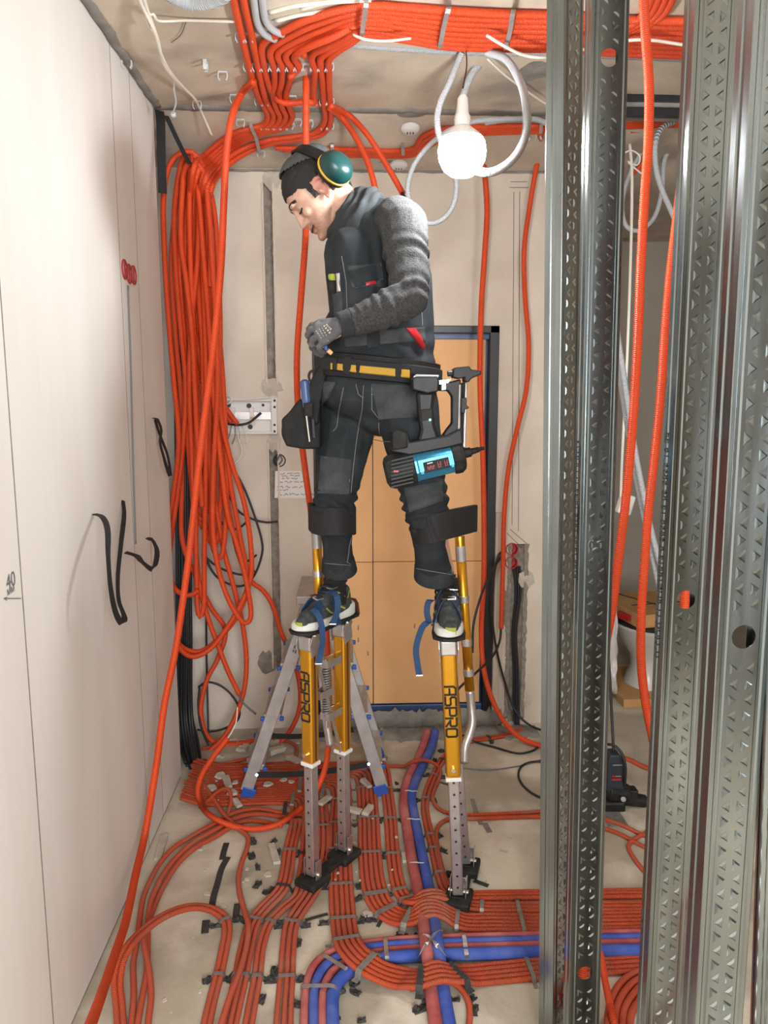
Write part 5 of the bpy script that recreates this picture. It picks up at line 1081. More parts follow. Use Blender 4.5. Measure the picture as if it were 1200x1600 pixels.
M['glove'] = mat('grey_glove', (.115, .112, .118), (.085, .082, .086), 40, .85, bump=.4, bscale=500)
M['glove_tip'] = mat('dipped_glove_tip', (.24, .20, .195), (.19, .15, .15), 40, .7, bump=.2)
M['teal'] = mat('teal_shell', (.004, .036, .036), (.007, .046, .045), 8, .3)
M['yellow'] = mat('yellow_rim', (.75, .45, .03), None, rough=.5)
M['strap_yellow'] = mat('ochre_stripe', (.52, .30, .035), (.44, .25, .03), 200, .8)
M['leather'] = mat('black_pouch_cloth', (.007, .007, .007), (.014, .0135, .013), 20, .7, spec=.3, bump=.3, bscale=120)
M['tool_blue'] = mat('metallic_blue', (.07, .34, .55), (.05, .28, .48), 12, .28, metal=.55)
M['led'] = mat('green_status_light', (.2, 1.0, .75), None, emit=3)
M['sock'] = mat('black_sock', (.010, .010, .010), None, rough=.95, bump=.4, bscale=400)
M['shoe'] = mat('dark_shoe_mesh', (.035, .042, .045), (.06, .068, .068), 120, .8, bump=.4, bscale=500)
M['shoe_lime'] = mat('lime_shoe_trim', (.33, .40, .05), None, rough=.7)
M['shoe_sole'] = mat('white_shoe_sole', (.68, .68, .64), None, rough=.6)
M['brown'] = mat('brown_leather', (.09, .03, .02), None, rough=.5)
M['lip'] = mat('lip', (.42, .16, .13), None, rough=.5)
M['mouth_dark'] = mat('mouth_shadow', (.07, .02, .02), None, rough=.6)

def hullmesh(bm, pts):
    vs = [bm.verts.new(p) for p in pts]
    r = bmesh.ops.convex_hull(bm, input=vs)
    junk = [g for g in r['geom_interior'] if isinstance(g, bmesh.types.BMVert)] + [g for g in r['geom_unused'] if isinstance(g, bmesh.types.BMVert)]
    bmesh.ops.delete(bm, geom=list(set(junk)), context='VERTS')
_t = bmesh.new(); bmesh.ops.create_icosphere(_t, subdivisions=2, radius=1); ICO = [v.co.copy() for v in _t.verts]; _t.free()
def sq(v, d, k):            # squash vector v by factor k along d
    return v - d * (v.dot(d) * (1 - k)) if d is not None else v
def blob(name, prims, voxel, smooth=6, sfac=.5):
    bm = bmesh.new()
    for p in prims:
        if p[0] == 'c':       # tapered capsule
            _, a, ra, b, rb = p[:5]; d = V(p[5]).normalized() if len(p) > 5 else None; k = p[6] if len(p) > 6 else 1
            hullmesh(bm, [V(a) + sq(q * ra, d, k) for q in ICO] + [V(b) + sq(q * rb, d, k) for q in ICO])
        elif p[0] == 'e':
            _, c, r, R = p; hullmesh(bm, [V(c) + R @ V((q.x * r[0], q.y * r[1], q.z * r[2])) for q in ICO])
        elif p[0] == 'f':     # flat-ended frustum between two ellipses
            _, a, ra, b, rb, ax = p[:6]; d = (V(b) - V(a)).normalized(); u = (V(ax) - d * V(ax).dot(d)).normalized(); w = d.cross(u); pts = []
            for c, r in ((a, ra), (b, rb)):
                pts += [V(c) + u * r[0] * math.cos(i * math.pi / 12) + w * r[1] * math.sin(i * math.pi / 12) for i in range(24)]
            hullmesh(bm, pts)
        elif p[0] == 'm':
            me_ = p[1]; o = [bm.verts.new(v) for v in me_[0]]
            for f in me_[1]:
                try: bm.faces.new([o[i] for i in f])
                except ValueError: pass
    bmesh.ops.recalc_face_normals(bm, faces=bm.faces[:])
    me = bpy.data.meshes.new(name); bm.to_mesh(me); bm.free()
    o = bpy.data.objects.new('tmp', me); COL.objects.link(o)
    r = o.modifiers.new('r', 'REMESH'); r.mode = 'VOXEL'; r.voxel_size = voxel; r.use_smooth_shade = True
    s = o.modifiers.new('s', 'SMOOTH'); s.iterations = smooth; s.factor = sfac
    dg = bpy.context.evaluated_depsgraph_get(); out = bpy.data.meshes.new_from_object(o.evaluated_get(dg))
    bpy.data.objects.remove(o); bpy.data.meshes.remove(me); out.name = name
    return out
def displace(me, fn):
    n = len(me.vertices); co = np.zeros(n * 3); no = np.zeros(n * 3); me.vertices.foreach_get('co', co); me.vertices.foreach_get('normal', no)
    co = co.reshape(-1, 3); no = no.reshape(-1, 3)
    d = np.array([fn(V(c)) for c in co]); co += no * d[:, None]; me.vertices.foreach_set('co', co.ravel()); me.update()
def put(name, me, m, parent):
    n = len(me.vertices); co = np.zeros(n * 3); me.vertices.foreach_get('co', co); co = co.reshape(-1, 3); c = (co.min(0) + co.max(0)) / 2
    me.vertices.foreach_set('co', (co - c).ravel()); me.shade_smooth(); me.materials.clear(); me.materials.append(M[m]); me.update()
    return link(bpy.data.objects.new(name, me), V(c), parent)
def bvh_of(me): return BVHTree.FromPolygons([v.co.copy() for v in me.vertices], [tuple(p.vertices) for p in me.polygons])
def hitp(bvh, px, py, off=0):
    d = ray(px, py).normalized(); h, n, i, dist = bvh.ray_cast(CO, d)
    if h is None:
        g = bvh.find_nearest(CO + d * 2.5); h, n = g[0], g[1]
    return h + n * off, n
def patch_on(name, bvh, quad, m, parent, off=.003, th=.004, n=9, bulge=0):
    tl, tr, br, bl = [V((q[0], q[1], 0)) for q in quad]; vs = []; bk = []; fs = []
    for j in range(n + 1):
        for i in range(n + 1):
            q = tl.lerp(tr, i / n).lerp(bl.lerp(br, i / n), j / n)
            h, nn = hitp(bvh, q.x, q.y); e = min(i, j, n - i, n - j) / (n / 2)
            vs.append(h + nn * (off + th * (.4 if e == 0 else 1) + bulge * e)); bk.append(h - nn * .002)
    q = n + 1; k = len(vs)
    for j in range(n):
        for i in range(n): a = j * q + i; fs += [(a, a + 1, a + q + 1, a + q), (k + a, k + a + q, k + a + q + 1, k + a + 1)]
    for i in range(n): fs += [(i, k + i, k + i + 1, i + 1), (n * q + i, n * q + i + 1, k + n * q + i + 1, k + n * q + i), (i * q, (i + 1) * q, k + (i + 1) * q, k + i * q), (i * q + n, k + i * q + n, k + (i + 1) * q + n, (i + 1) * q + n)]
    return MB().add(vs + bk, fs).build(name, m, parent, smooth='auto')
def stitch_on(bvh, lines, parent, name='stitching', m='stitch', r=.0011, off=.0012):
    mb = MB()
    for ln in lines:
        pts = []
        for a, b in zip(ln[:-1], ln[1:]):
            k = max(2, int(math.hypot(b[0] - a[0], b[1] - a[1]) / 3))
            pts += [(a[0] + (b[0] - a[0]) * i / k, a[1] + (b[1] - a[1]) * i / k) for i in range(k)]
        pts.append(ln[-1])
        mb.tube([hitp(bvh, x, y, off)[0] for x, y in pts], r, 5)
    return tag(mb.build(name, m, parent, smooth=True), kind='stuff')

# ---------------------------------------------------------------- where his feet are
LA, LB = F(489, 1386), F(538, 1346)            # left-hand stilt: front and rear foot
RA, RB = F(716, 1416), F(729, 1366)            # right-hand stilt
LT0 = P(482, 990, LA.y); LT1 = LT0 + V((LB.x - LA.x, LB.y - LA.y, 0))
RT0 = P(700, 996, RA.y); _q = P(697, 960, RA.y + .15); RT1 = V((_q.x, _q.y, RT0.z))
def foot_frame(A, B):
    t = (A - B); t.z = 0; t.normalize(); s = V((-t.y, t.x, 0)); u = V((0, 0, 1))
    O = (A + B) / 2 + V((0, 0, .022)) - t * .140 + t * .012
    return t, s, u, O
def foot_pt(fr, a, b, c): return fr[3] + fr[0] * a + fr[1] * b + fr[2] * c
FRL, FRR = foot_frame(LT0, LT1), foot_frame(RT0, RT1)
# ---------------------------------------------------------------- head frame
TH_ = math.radians(47)
HC = P(501, 300, 2.47); HF = V((-math.cos(TH_), -.04, -math.sin(TH_))).normalized(); HU = V((-math.sin(TH_), 0, math.cos(TH_))); HU = (HU - HF * HU.dot(HF)).normalized(); HS = V((0, -1, 0)); HS = (HS - HF * HS.dot(HF) - HU * HS.dot(HU)).normalized()
def H(f, u, s=0): return HC + (HF * f + HU * u + HS * s) * .001
HP = [(122, 5, -5, 6), (118, 25, -40, 34), (108, 48, -65, 52), (95, 66, -82, 63), (80, 80, -92, 70), (64, 90, -97, 74), (45, 97, -99, 76), (30, 101, -98, 76), (18, 97, -95, 75), (5, 92, -88, 73), (-12, 93, -74, 70), (-30, 94, -52, 66), (-45, 96, -26, 62), (-58, 97, -8, 57), (-72, 95, 8, 51), (-84, 97, 22, 43), (-94, 98, 36, 33), (-102, 92, 52, 22), (-106, 82, 64, 9)]
def head_loft(grow=0, n=36):
    vs = []; fs = []
    for (u, f1, f0, w) in HP:
        cx, a = (f1 + f0) / 2, (f1 - f0) / 2 + grow; b = w + grow
        uu = u + grow * max(-1, min(1, (u - 40) / 60))
        for i in range(n):
            t = 2 * math.pi * i / n; c, s = math.cos(t), math.sin(t)
            ex = .82 if c > 0 else .95
            vs.append(H(cx + a * math.copysign(abs(c) ** ex, c), uu, b * math.copysign(abs(s) ** .88, s)))
    k = len(HP)
    for j in range(k - 1): fs += [(j * n + i, j * n + (i + 1) % n, (j + 1) * n + (i + 1) % n, (j + 1) * n + i) for i in range(n)]
    fs += [tuple(range(n - 1, -1, -1)), tuple(range((k - 1) * n, k * n))]
    return vs, fs
EF, EU = 10, -15
HR = Matrix((HF, HS, HU)).transposed()          # local f,s,u -> world
mm = lambda *r: tuple(x * .001 for x in r)
headp = [('m', head_loft()),
    ('c', H(95, 16), .0095, H(107, -22), .0105), ('c', H(104, -20), .0105, H(113, -29), .009), ('c', H(98, -32, 0), .0105, H(111, -31, 0), .009), ('c', H(96, -32, 12), .0105, H(106, -32, 9), .008), ('c', H(96, -32, -12), .0105, H(106, -32, -9), .008),
    ('e', H(93, 27, 24), mm(13, 24, 8), HR), ('e', H(93, 27, -24), mm(13, 24, 8), HR), ('e', H(98, 30, 0), mm(9, 20, 12), HR),
    ('e', H(98, -53, 0), mm(9, 24, 6), HR), ('e', H(97, -68, 0), mm(9, 20, 6.5), HR), ('e', H(95, -92, 0), mm(13, 20, 13), HR),
    ('e', H(74, -18, 38), mm(19, 18, 18), HR), ('e', H(74, -18, -38), mm(19, 18, 18), HR),
    ('e', H(80, 4, 31), mm(11, 15, 9), HR), ('e', H(80, 4, -31), mm(11, 15, 9), HR)]
for sg in (1, -1):      # ears: helix curve, lobe, inner plate
    hp = [(4, 4), (9, 20), (3, 33), (-10, 37), (-22, 30), (-26, 12), (-21, -6), (-10, -24), (0, -27)]
    for (a, b) in zip(hp[:-1], hp[1:]): headp.append(('c', H(a[0] + EF, a[1] + EU, sg * (75 + (4 - a[0]) * .34)), .0050, H(b[0] + EF, b[1] + EU, sg * (75 + (4 - b[0]) * .34)), .0050))
    headp.append(('e', H(-7 + EF, 6 + EU, sg * 74), mm(15, 4.5, 26), HR)); headp.append(('e', H(-1 + EF, -20 + EU, sg * 78), mm(7, 5, 8), HR))
NB = P(566, 352, 2.47)
headp += [('c', H(-22, -28), .056, NB, .064), ('c', H(8, -52), .045, P(556, 372, 2.46), .055)]
# ---------------------------------------------------------------- joints
sL, eL, wL = P(630, 352, 2.30), P(640, 466, 2.20), P(541, 506, 2.17)
sR, eR, wR = P(545, 358, 2.60), P(552, 470, 2.62), P(522, 512, 2.42)
CH0, CH1, WA, HI = P(583, 388, 2.45), P(590, 455, 2.44), P(596, 545, 2.43), P(592, 608, 2.43)
hL, kL, aL = P(632, 628, 2.38), P(664, 785, 2.31), foot_pt(FRR, .075, 0, .12)      # image right
hR, kR, aR = P(549, 628, 2.49), P(523, 785, 2.43), foot_pt(FRL, .075, 0, .12)      # image left
TD = V((.7, -.72, 0))                          # across the shoulders
FD = V((.72, .7, 0))                           # back-front
body = headp + [('c', CH0, .128, CH1, .125, FD, .85), ('c', CH1, .122, WA, .118, FD, .9), ('c', WA, .12, HI, .13, FD, .95),
    ('c', sL, .055, sR, .055), ('c', sL, .052, eL, .040), ('c', eL, .040, wL, .029), ('c', sR, .052, eR, .040), ('c', eR, .04, wR, .029),
    ('c', wL, .026, P(507, 520, 2.16), .03, (0, 1, 0), .6), ('c', wR, .026, P(504, 526, 2.30), .03, (0, 1, 0), .6),
    ('c', hL, .085, kL, .052), ('c', kL, .05, aL, .034), ('c', hR, .085, kR, .052), ('c', kR, .05, aR, .034)]
man = thing('person', V(((LA.x + RA.x) / 2, 2.45, .95)), 'man in charcoal overalls and cap on stilts, bent over his gloved hands', 'person')
bme = blob('body', body, .0036, 5, .45)
n = len(bme.vertices); co = np.zeros(n * 3); bme.vertices.foreach_get('co', co); co = co.reshape(-1, 3) - np.array(HC)
f_ = co @ np.array(HF) * 1000; u_ = co @ np.array(HU) * 1000; s_ = np.abs(co @ np.array(HS) * 1000)
tint = np.ones((n, 4))
beard = np.clip((-30 - u_ + .0 * f_) / 14, 0, 1) * np.clip((f_ - 5) / 20, 0, 1) * (f_ < 130) * (u_ > -125)
beard = np.maximum(beard, np.clip((f_ + 2) / 10, 0, 1) * np.clip((42 - f_) / 18, 0, 1) * np.clip((8 - u_) / 12, 0, 1) * (u_ > -110) * .8)
beard *= 1 - .85 * ((f_ > 88) & (u_ > -44) & (s_ < 14))
spk = np.array([noise.noise(V(c) * 260) for c in co])
beard = np.clip(beard * (.62 + .5 * spk), 0, 1)[:, None]
tint[:, :3] = 1 - beard * (1 - np.array([.62, .55, .53]))
ear = np.clip((s_ - 74) / 5, 0, 1)[:, None] * ((u_ > -50) & (u_ < 28) & (f_ > -30) & (f_ < 24))[:, None]
tint[:, :3] *= 1 - ear * np.array([.0, .28, .25])
lips = (np.exp(-((u_ + 60) / 7) ** 2) * (f_ > 88) * (s_ < 24))[:, None]
tint[:, :3] *= 1 - lips * np.array([.12, .35, .32])
ca = bme.attributes.new('tint', 'FLOAT_COLOR', 'POINT'); ca.data.foreach_set('color', tint.ravel())
bo = put('body', bme, 'skin', man)
def hb(name, pts, w, wd, m, th=.003): return MB().ribbon(cr(pts, .003), wd, w, th).build(name, m, man, smooth='auto')
for sg in (1, -1):
    hb('eyebrow', [H(103, 27, sg * 12), H(101, 31, sg * 26), H(93, 31, sg * 40), H(80, 26, sg * 52)], .0085, HU, 'hair', .005)
    hb('eyelashes', [H(93, 0, sg * 17), H(93.5, -3, sg * 26), H(89, -4, sg * 36), H(81, 0, sg * 45)], .005, HF, 'hair', .0045)
hb('mouth', [H(99, -59, -22), H(105, -60.5, -10), H(106.5, -61, 0), H(105, -60.5, 10), H(99, -58, 22), H(91, -54, 30)], .004, HU, 'mouth_dark', .003)
# hair shell
hv, hf = head_loft(3.2, 60)
def keep(c):
    d = c - HC; f, u, s = d.dot(HF) * 1000, d.dot(HU) * 1000, abs(d.dot(HS)) * 1000
    j = 1.6 * noise.noise(c * 160)
    if f > 60: return u > 58 + j - max(0, s - 30) * .35 - max(0, 90 - f) * .15
    if f > 38: return u > 46 - (60 - f) * .9 + j
    if f > 20: return u > -16 + j
    if f > -20: return u > 26 + j
    return u > -36 + j
hv2 = [V(v) for v in hv]
bmh = bmesh.new(); bv = [bmh.verts.new(v) for v in hv2]
for f in hf: bmh.faces.new([bv[i] for i in f])
bmesh.ops.subdivide_edges(bmh, edges=bmh.edges[:], cuts=4, use_grid_fill=True)
bmesh.ops.delete(bmh, geom=[f for f in bmh.faces if not keep(f.calc_center_median())], context='FACES')
bmesh.ops.recalc_face_normals(bmh, faces=bmh.faces[:])
hme = bpy.data.meshes.new('hair'); bmh.to_mesh(hme); bmh.free()
for p_ in hme.vertices:
    p_.co = p_.co + (p_.co - HC).normalized() * (.0025 * noise.noise(p_.co * 70) + .0015 * noise.noise(p_.co * 300))
ho = put('hair', hme, 'hair', man); sm = ho.modifiers.new('t', 'SOLIDIFY'); sm.thickness = .007; sm.offset = -1
# cap worn back on the crown
cv, cf = head_loft(8.5, 60)
bmc = bmesh.new(); bv = [bmc.verts.new(v) for v in cv]
for f in cf: bmc.faces.new([bv[i] for i in f])
bmesh.ops.subdivide_edges(bmc, edges=bmc.edges[:], cuts=2, use_grid_fill=True)
def keepc(c):
    d = c - HC; f, u, s = d.dot(HF) * 1000, d.dot(HU) * 1000, d.dot(HS) * 1000
    return u > 34 + (f + 105) * .53 + 4 * noise.noise(c * 30)
bmesh.ops.delete(bmc, geom=[f for f in bmc.faces if not keepc(f.calc_center_median())], context='FACES')
bmesh.ops.recalc_face_normals(bmc, faces=bmc.faces[:])
cme = bpy.data.meshes.new('cap'); bmc.to_mesh(cme); bmc.free()
for p_ in cme.vertices: p_.co = p_.co + (p_.co - HC).normalized() * (.005 * noise.noise(p_.co * 28))
cp = put('cap', cme, 'cap', man); cp['label'] = 'grey cloth cap pushed back'; sm = cp.modifiers.new('t', 'SOLIDIFY'); sm.thickness = .004; sm.offset = -1

# ---------------------------------------------------------------- overalls (vest and trousers), knit sleeves, neck cloth
hemL0, hemL1 = P(672, 852, 2.36), P(678, 898, 2.40)
hemR0, hemR1 = P(526, 850, 2.49), P(530, 886, 2.53)
X1 = V((1, 0, 0))
ov = [('c', CH0, .150, CH1, .148, FD, .86), ('c', CH1, .146, WA, .136, FD, .9), ('c', WA, .138, HI, .150, FD, .96), ('c', P(618, 352, 2.34), .062, P(552, 352, 2.58), .055),
      ('c', P(548, 400, 2.36), .085, P(560, 500, 2.36), .09), ('c', P(640, 430, 2.46), .07, P(640, 545, 2.44), .078), ('c', P(640, 545, 2.44), .078, P(638, 612, 2.43), .088), ('c', P(566, 515, 2.37), .095, P(553, 602, 2.40), .108), ('c', P(560, 605, 2.38), .09, P(620, 612, 2.36), .09),
      ('c', hL, .106, P(650, 712, 2.33), .084), ('c', P(650, 712, 2.33), .084, kL, .071), ('c', kL, .071, P(668, 800, 2.30), .066),
      ('f', P(664, 790, 2.32), (.064, .068), hemL0, (.052, .056), X1), ('f', hemL0, (.050, .055), hemL1, (.060, .062), X1),
      ('c', hR, .104, P(535, 712, 2.45), .082), ('c', P(535, 712, 2.45), .082, kR, .069), ('c', kR, .069, P(522, 798, 2.42), .064),
      ('f', P(522, 790, 2.44), (.062, .066), hemR0, (.047, .056), X1), ('f', hemR0, (.047, .056), hemR1, (.053, .060), X1)]
ome = blob('overalls', ov, .0045, 8, .5)
def fold(p, c, ax, half, freq, amp, k=0):
    """ring-like folds around a joint"""
    d = p - c; t = d.dot(ax)
    w = math.exp(-(t / half) ** 2)
    return amp * w * math.sin(t * freq + 2.5 * noise.noise(p * 9 + V((k, 0, 0))) * 2)
def ovd(p):
    d = 0.0045 * noise.noise(p * 9) + .0025 * noise.noise(V((p.x * 30, p.y * 30, p.z * 14)))
    for c, a, half, fr, am in ((kL, (kL - hL).normalized(), .06, 170, .0055), (kR, (kR - hR).normalized(), .06, 170, .0055), (P(668, 815, 2.32), V((0, 0, 1)), .03, 200, .004)):
        if (p - c).length < .2: d += fold(p, c, a, half, fr, am)
    dw = (p - WA).length
    if dw < .3: d += fold(p, P(590, 535, 2.43), V((.15, 0, 1)).normalized(), .05, 110, .004, 3)
    dh = (p - P(570, 640, 2.4))
    if dh.length < .2: d += .005 * math.exp(-(dh.length / .11) ** 2) * math.sin(110 * (p.z + .5 * abs(p.x - P(570, 640, 2.4).x)) + 3 * noise.noise(p * 8))
    return d
displace(ome, ovd)
ob = bvh_of(ome)
oo = put('overalls', ome, 'overall', man)
sl = [('c', P(622, 346, 2.34), .074, sL, .072), ('c', sL, .073, P(638, 420, 2.25), .062), ('c', P(638, 420, 2.25), .062, eL, .056), ('c', eL, .056, P(598, 486, 2.18), .052), ('c', P(598, 486, 2.18), .052, P(553, 503, 2.17), .041), ('f', P(560, 501, 2.17), (.040, .040), P(545, 505, 2.168), (.036, .036), V((0, 1, 0))),
      ('c', P(560, 350, 2.56), .07, sR, .068), ('c', sR, .068, eR, .052), ('c', eR, .05, wR, .036), ('c', P(618, 340, 2.38), .06, P(556, 345, 2.54), .056)]
sme = blob('sweater', sl, .004, 7, .5)
uL = (eL - sL).normalized(); fL = (wL - eL).normalized()
def sld(p):
    d = .003 * noise.noise(p * 12)
    t = (p - sL).dot(uL); L1 = (eL - sL).length
    if p.y < 2.42 and 0 < t < L1 + .03 and (p - (sL + uL * t)).length < .1:
        w = math.exp(-((t - .10) / .045) ** 2) + .8 * math.exp(-((t - L1 + .03) / .05) ** 2)
        d += .0056 * w * (.55 + 1.1 * noise.noise(p * 11 + V((3, 0, 0)))) * math.sin(t * 150 + 4.0 * noise.noise(p * 7))
    t2 = (p - eL).dot(fL)
    if p.y < 2.35 and t2 > -.02: d += .0042 * (.5 + 1.0 * noise.noise(p * 12)) * math.exp(-((t2 - .07) / .07) ** 2) * math.sin(t2 * 210 + 4 * noise.noise(p * 8)) + .002 * math.sin(t2 * 260) * (t2 > .15)
    return d
displace(sme, sld); sb = bvh_of(sme)
so = put('sweater', sme, 'knit', man); so['label'] = 'dark grey knitted sleeves'
# neck cloth: slouchy rings round the neck
nax = (P(548, 345, 2.47) - P(508, 318, 2.47)).normalized()
nu = V((-.37, 0, -.93)); nu = (nu - nax * nu.dot(nax)).normalized(); nv = nax.cross(nu)
nk = []
for k, (c, ru, rv, r) in enumerate([(P(540, 335, 2.465), .072, .066, .012), (P(541, 337, 2.465), .078, .075, .017), (P(550, 343, 2.465), .085, .085, .022), (P(560, 350, 2.465), .09, .10, .03)]):
    pr = None
    for i in range(25):
        t = 2 * math.pi * i / 24; p = c + nu * ru * math.cos(t) + nv * rv * math.sin(t) + nax * (.008 * noise.noise((math.cos(t) * 2, math.sin(t) * 2, k)))
        if pr is not None: nk.append(('c', pr, r, p, r))
        pr = p
nme = blob('neck_cloth', nk, .0045, 5); displace(nme, lambda p: .005 * noise.noise(p * 26) + .003 * math.sin(p.dot(nax) * 260 + 5 * noise.noise(p * 10)))
put('neck_cloth', nme, 'scarf', man)
# pockets, flaps, seams
patch_on('chest_pocket', ob, [(544, 416), (592, 412), (596, 448), (550, 449)], 'overall_worn', oo, .001, .004, bulge=.003)
patch_on('pocket_flap', ob, [(544, 424), (595, 411), (598, 436), (556, 450)], 'overall', oo, .006, .004)
patch_on('red_tag', ob, [(570, 443), (582, 440), (583, 445), (571, 448)], 'red_plastic', oo, .011, .002, 3)
patch_on('pen_pocket', ob, [(520, 458), (535, 455), (537, 492), (523, 494)], 'overall_worn', oo, .001, .004)
patch_on('green_pen_cap', ob, [(517, 428), (523, 428), (524, 438), (518, 438)], 'shoe_lime', oo, .006, .006, 4, bulge=.003)['label'] = 'bright green pen cap'
patch_on('pen', ob, [(518, 438), (524, 438), (526, 458), (520, 458)], 'black_plastic', oo, .005, .006, 4, bulge=.003)
patch_on('pen', ob, [(526, 428), (531, 427), (533, 455), (528, 456)], 'alu_dusty', oo, .004, .004, 4, bulge=.002)
patch_on('waistband', ob, [(537, 520), (662, 511), (664, 533), (540, 542)], 'overall_worn', oo, .001, .004, 14)
patch_on('belt_loop', ob, [(572, 517), (592, 516), (593, 541), (573, 543)], 'overall', oo, .005, .004, 5)
patch_on('red_cloth', ob, [(633, 513), (646, 512), (663, 540), (658, 545)], 'red_plastic', oo, .006, .005, 5, bulge=.004)['label'] = 'red cloth end tucked in the waistband'
patch_on('thigh_pocket', ob, [(580, 600), (655, 603), (657, 652), (592, 655)], 'overall_worn', oo, .002, .004, bulge=.004)
patch_on('hanging_pocket', ob, [(500, 596), (526, 597), (514, 622), (503, 634)], 'overall_worn', oo, .006, .005, bulge=.004)
patch_on('knee_patch', ob, [(502, 712), (549, 718), (545, 772), (497, 770)], 'overall_worn', oo, .001, .003)
patch_on('knee_patch', ob, [(632, 762), (690, 752), (692, 782), (640, 800)], 'overall_worn', oo, .001, .003)
stitch_on(ob, [[(534, 400), (541, 440), (544, 520)], [(544, 424), (595, 411), (598, 436), (556, 450), (544, 424)], [(540, 521), (660, 512)], [(541, 540), (662, 531)], [(655, 440), (660, 510)], [(537, 605), (530, 640), (526, 668), (520, 674)], [(568, 602), (566, 640), (558, 680), (552, 730), (548, 770)], [(580, 616), (655, 618)], [(581, 600), (581, 640), (592, 654), (656, 651)], [(502, 714), (548, 720), (545, 768)], [(556, 600), (560, 616), (568, 622)], [(592, 660), (594, 690), (612, 690)], [(552, 840), (556, 884)], [(508, 880), (556, 884)], [(703, 848), (706, 898)], [(650, 888), (706, 898)], [(600, 380), (604, 420)]], oo)
for h0, h1, r0, r1 in ((hemL0, hemL1, .058, .066), (hemR0, hemR1, .053, .060)):
    ax = (h1 - h0).normalized(); q = h1 - ax * .034
    MB().lathe(q, ax, [(r0 * .95, -.004), (r0 + .001, 0), (r1 - .001, .036), (r1, .044), (r1 - .004, .045), (r1 - .012, .030)], 30, sq=1.03, a=(1, 0, 0)).build('trouser_hem', 'overall', oo, smooth='auto')
# ---------------------------------------------------------------- gloves with five fingers
def glove(w, kn, ftips, thumb, back):
    pr = [('f', w, (.032, .026), w.lerp(kn[1], .12), (.034, .026), back)]
    for k in kn: pr.append(('c', w.lerp(k, .2), .021, k, .0125))
    for a, b in zip(kn[:-1], kn[1:]): pr.append(('c', a, .0125, b, .0125))
    for ch in ftips:
        for a, b in zip(ch[:-1], ch[1:]): pr.append(('c', a, .0098, b, .0092))
    for a, b in zip(thumb[:-1], thumb[1:]): pr.append(('c', a, .0115, b, .0105))
    me = blob('glove', pr, .0022, 4, .4); displace(me, lambda p: .0012 * noise.noise(p * 60)); return me
Y = 2.15
kn = [P(498, 506, Y + .025), P(495, 514, Y), P(499, 525, Y - .008), P(506, 534, Y - .004)]
ft = [[kn[0], P(488, 508, Y + .028), P(483, 514, Y + .05), P(487, 520, Y + .065)], [kn[1], P(485, 515, Y), P(481, 523, Y + .018), P(486, 529, Y + .035)], [kn[2], P(489, 529, Y - .008), P(487, 538, Y + .006), P(493, 541, Y + .025)], [kn[3], P(499, 541, Y - .002), P(500, 548, Y + .012), P(507, 549, Y + .028)]]
tb_ = [P(520, 512, Y + .03), P(508, 520, Y + .06), P(498, 527, Y + .075), P(492, 531, Y + .08)]
gme = glove(P(532, 508, 2.163), kn, ft, tb_, V((0, 1, 0))); gb = bvh_of(gme)
go = put('glove', gme, 'glove', man)
nbk = MB()
random.seed(3)
for (x0, y0, x1, y1, w_) in [(506, 509, 517, 522, .006), (510, 507, 518, 516, .006), (503, 512, 511, 526, .0025), (499, 514, 506, 527, .002), (494, 517, 503, 530, .002), (512, 532, 513, 533, .003)]:
    pts = [hitp(gb, x0 + (x1 - x0) * i / 8, y0 + (y1 - y0) * i / 8, .0012)[0] for i in range(9)]
    for i in range(0, 8, 2): nbk.ribbon([pts[i], pts[i + 1]], V((.7, 0, .7)), w_ * random.uniform(.6, 1), .0008)
nbk.build('glove_print', 'chip', go)
MB().lathe(P(548, 504, 2.168), P(530, 509, 2.162) - P(548, 504, 2.168), [(.037, 0), (.039, .004), (.036, .010), (.038, .016), (.035, .022), (.037, .028), (.034, .036)], 24).build('glove_cuff', 'scarf', go, smooth=True)
Y = 2.29
kn2 = [P(500, 512, Y + .03), P(497, 520, Y + .012), P(500, 529, Y), P(506, 536, Y)]
ft2 = [[k, k + V((-.020, -.012, -.012)), k + V((-.022, -.034, -.028)), k + V((-.006, -.040, -.036))] for k in kn2]
g2 = glove(P(521, 514, 2.40), kn2, ft2, [P(515, 508, 2.33), P(506, 506, 2.29), P(499, 509, 2.26)], V((0, 1, 0)))
put('glove', g2, 'glove', man)
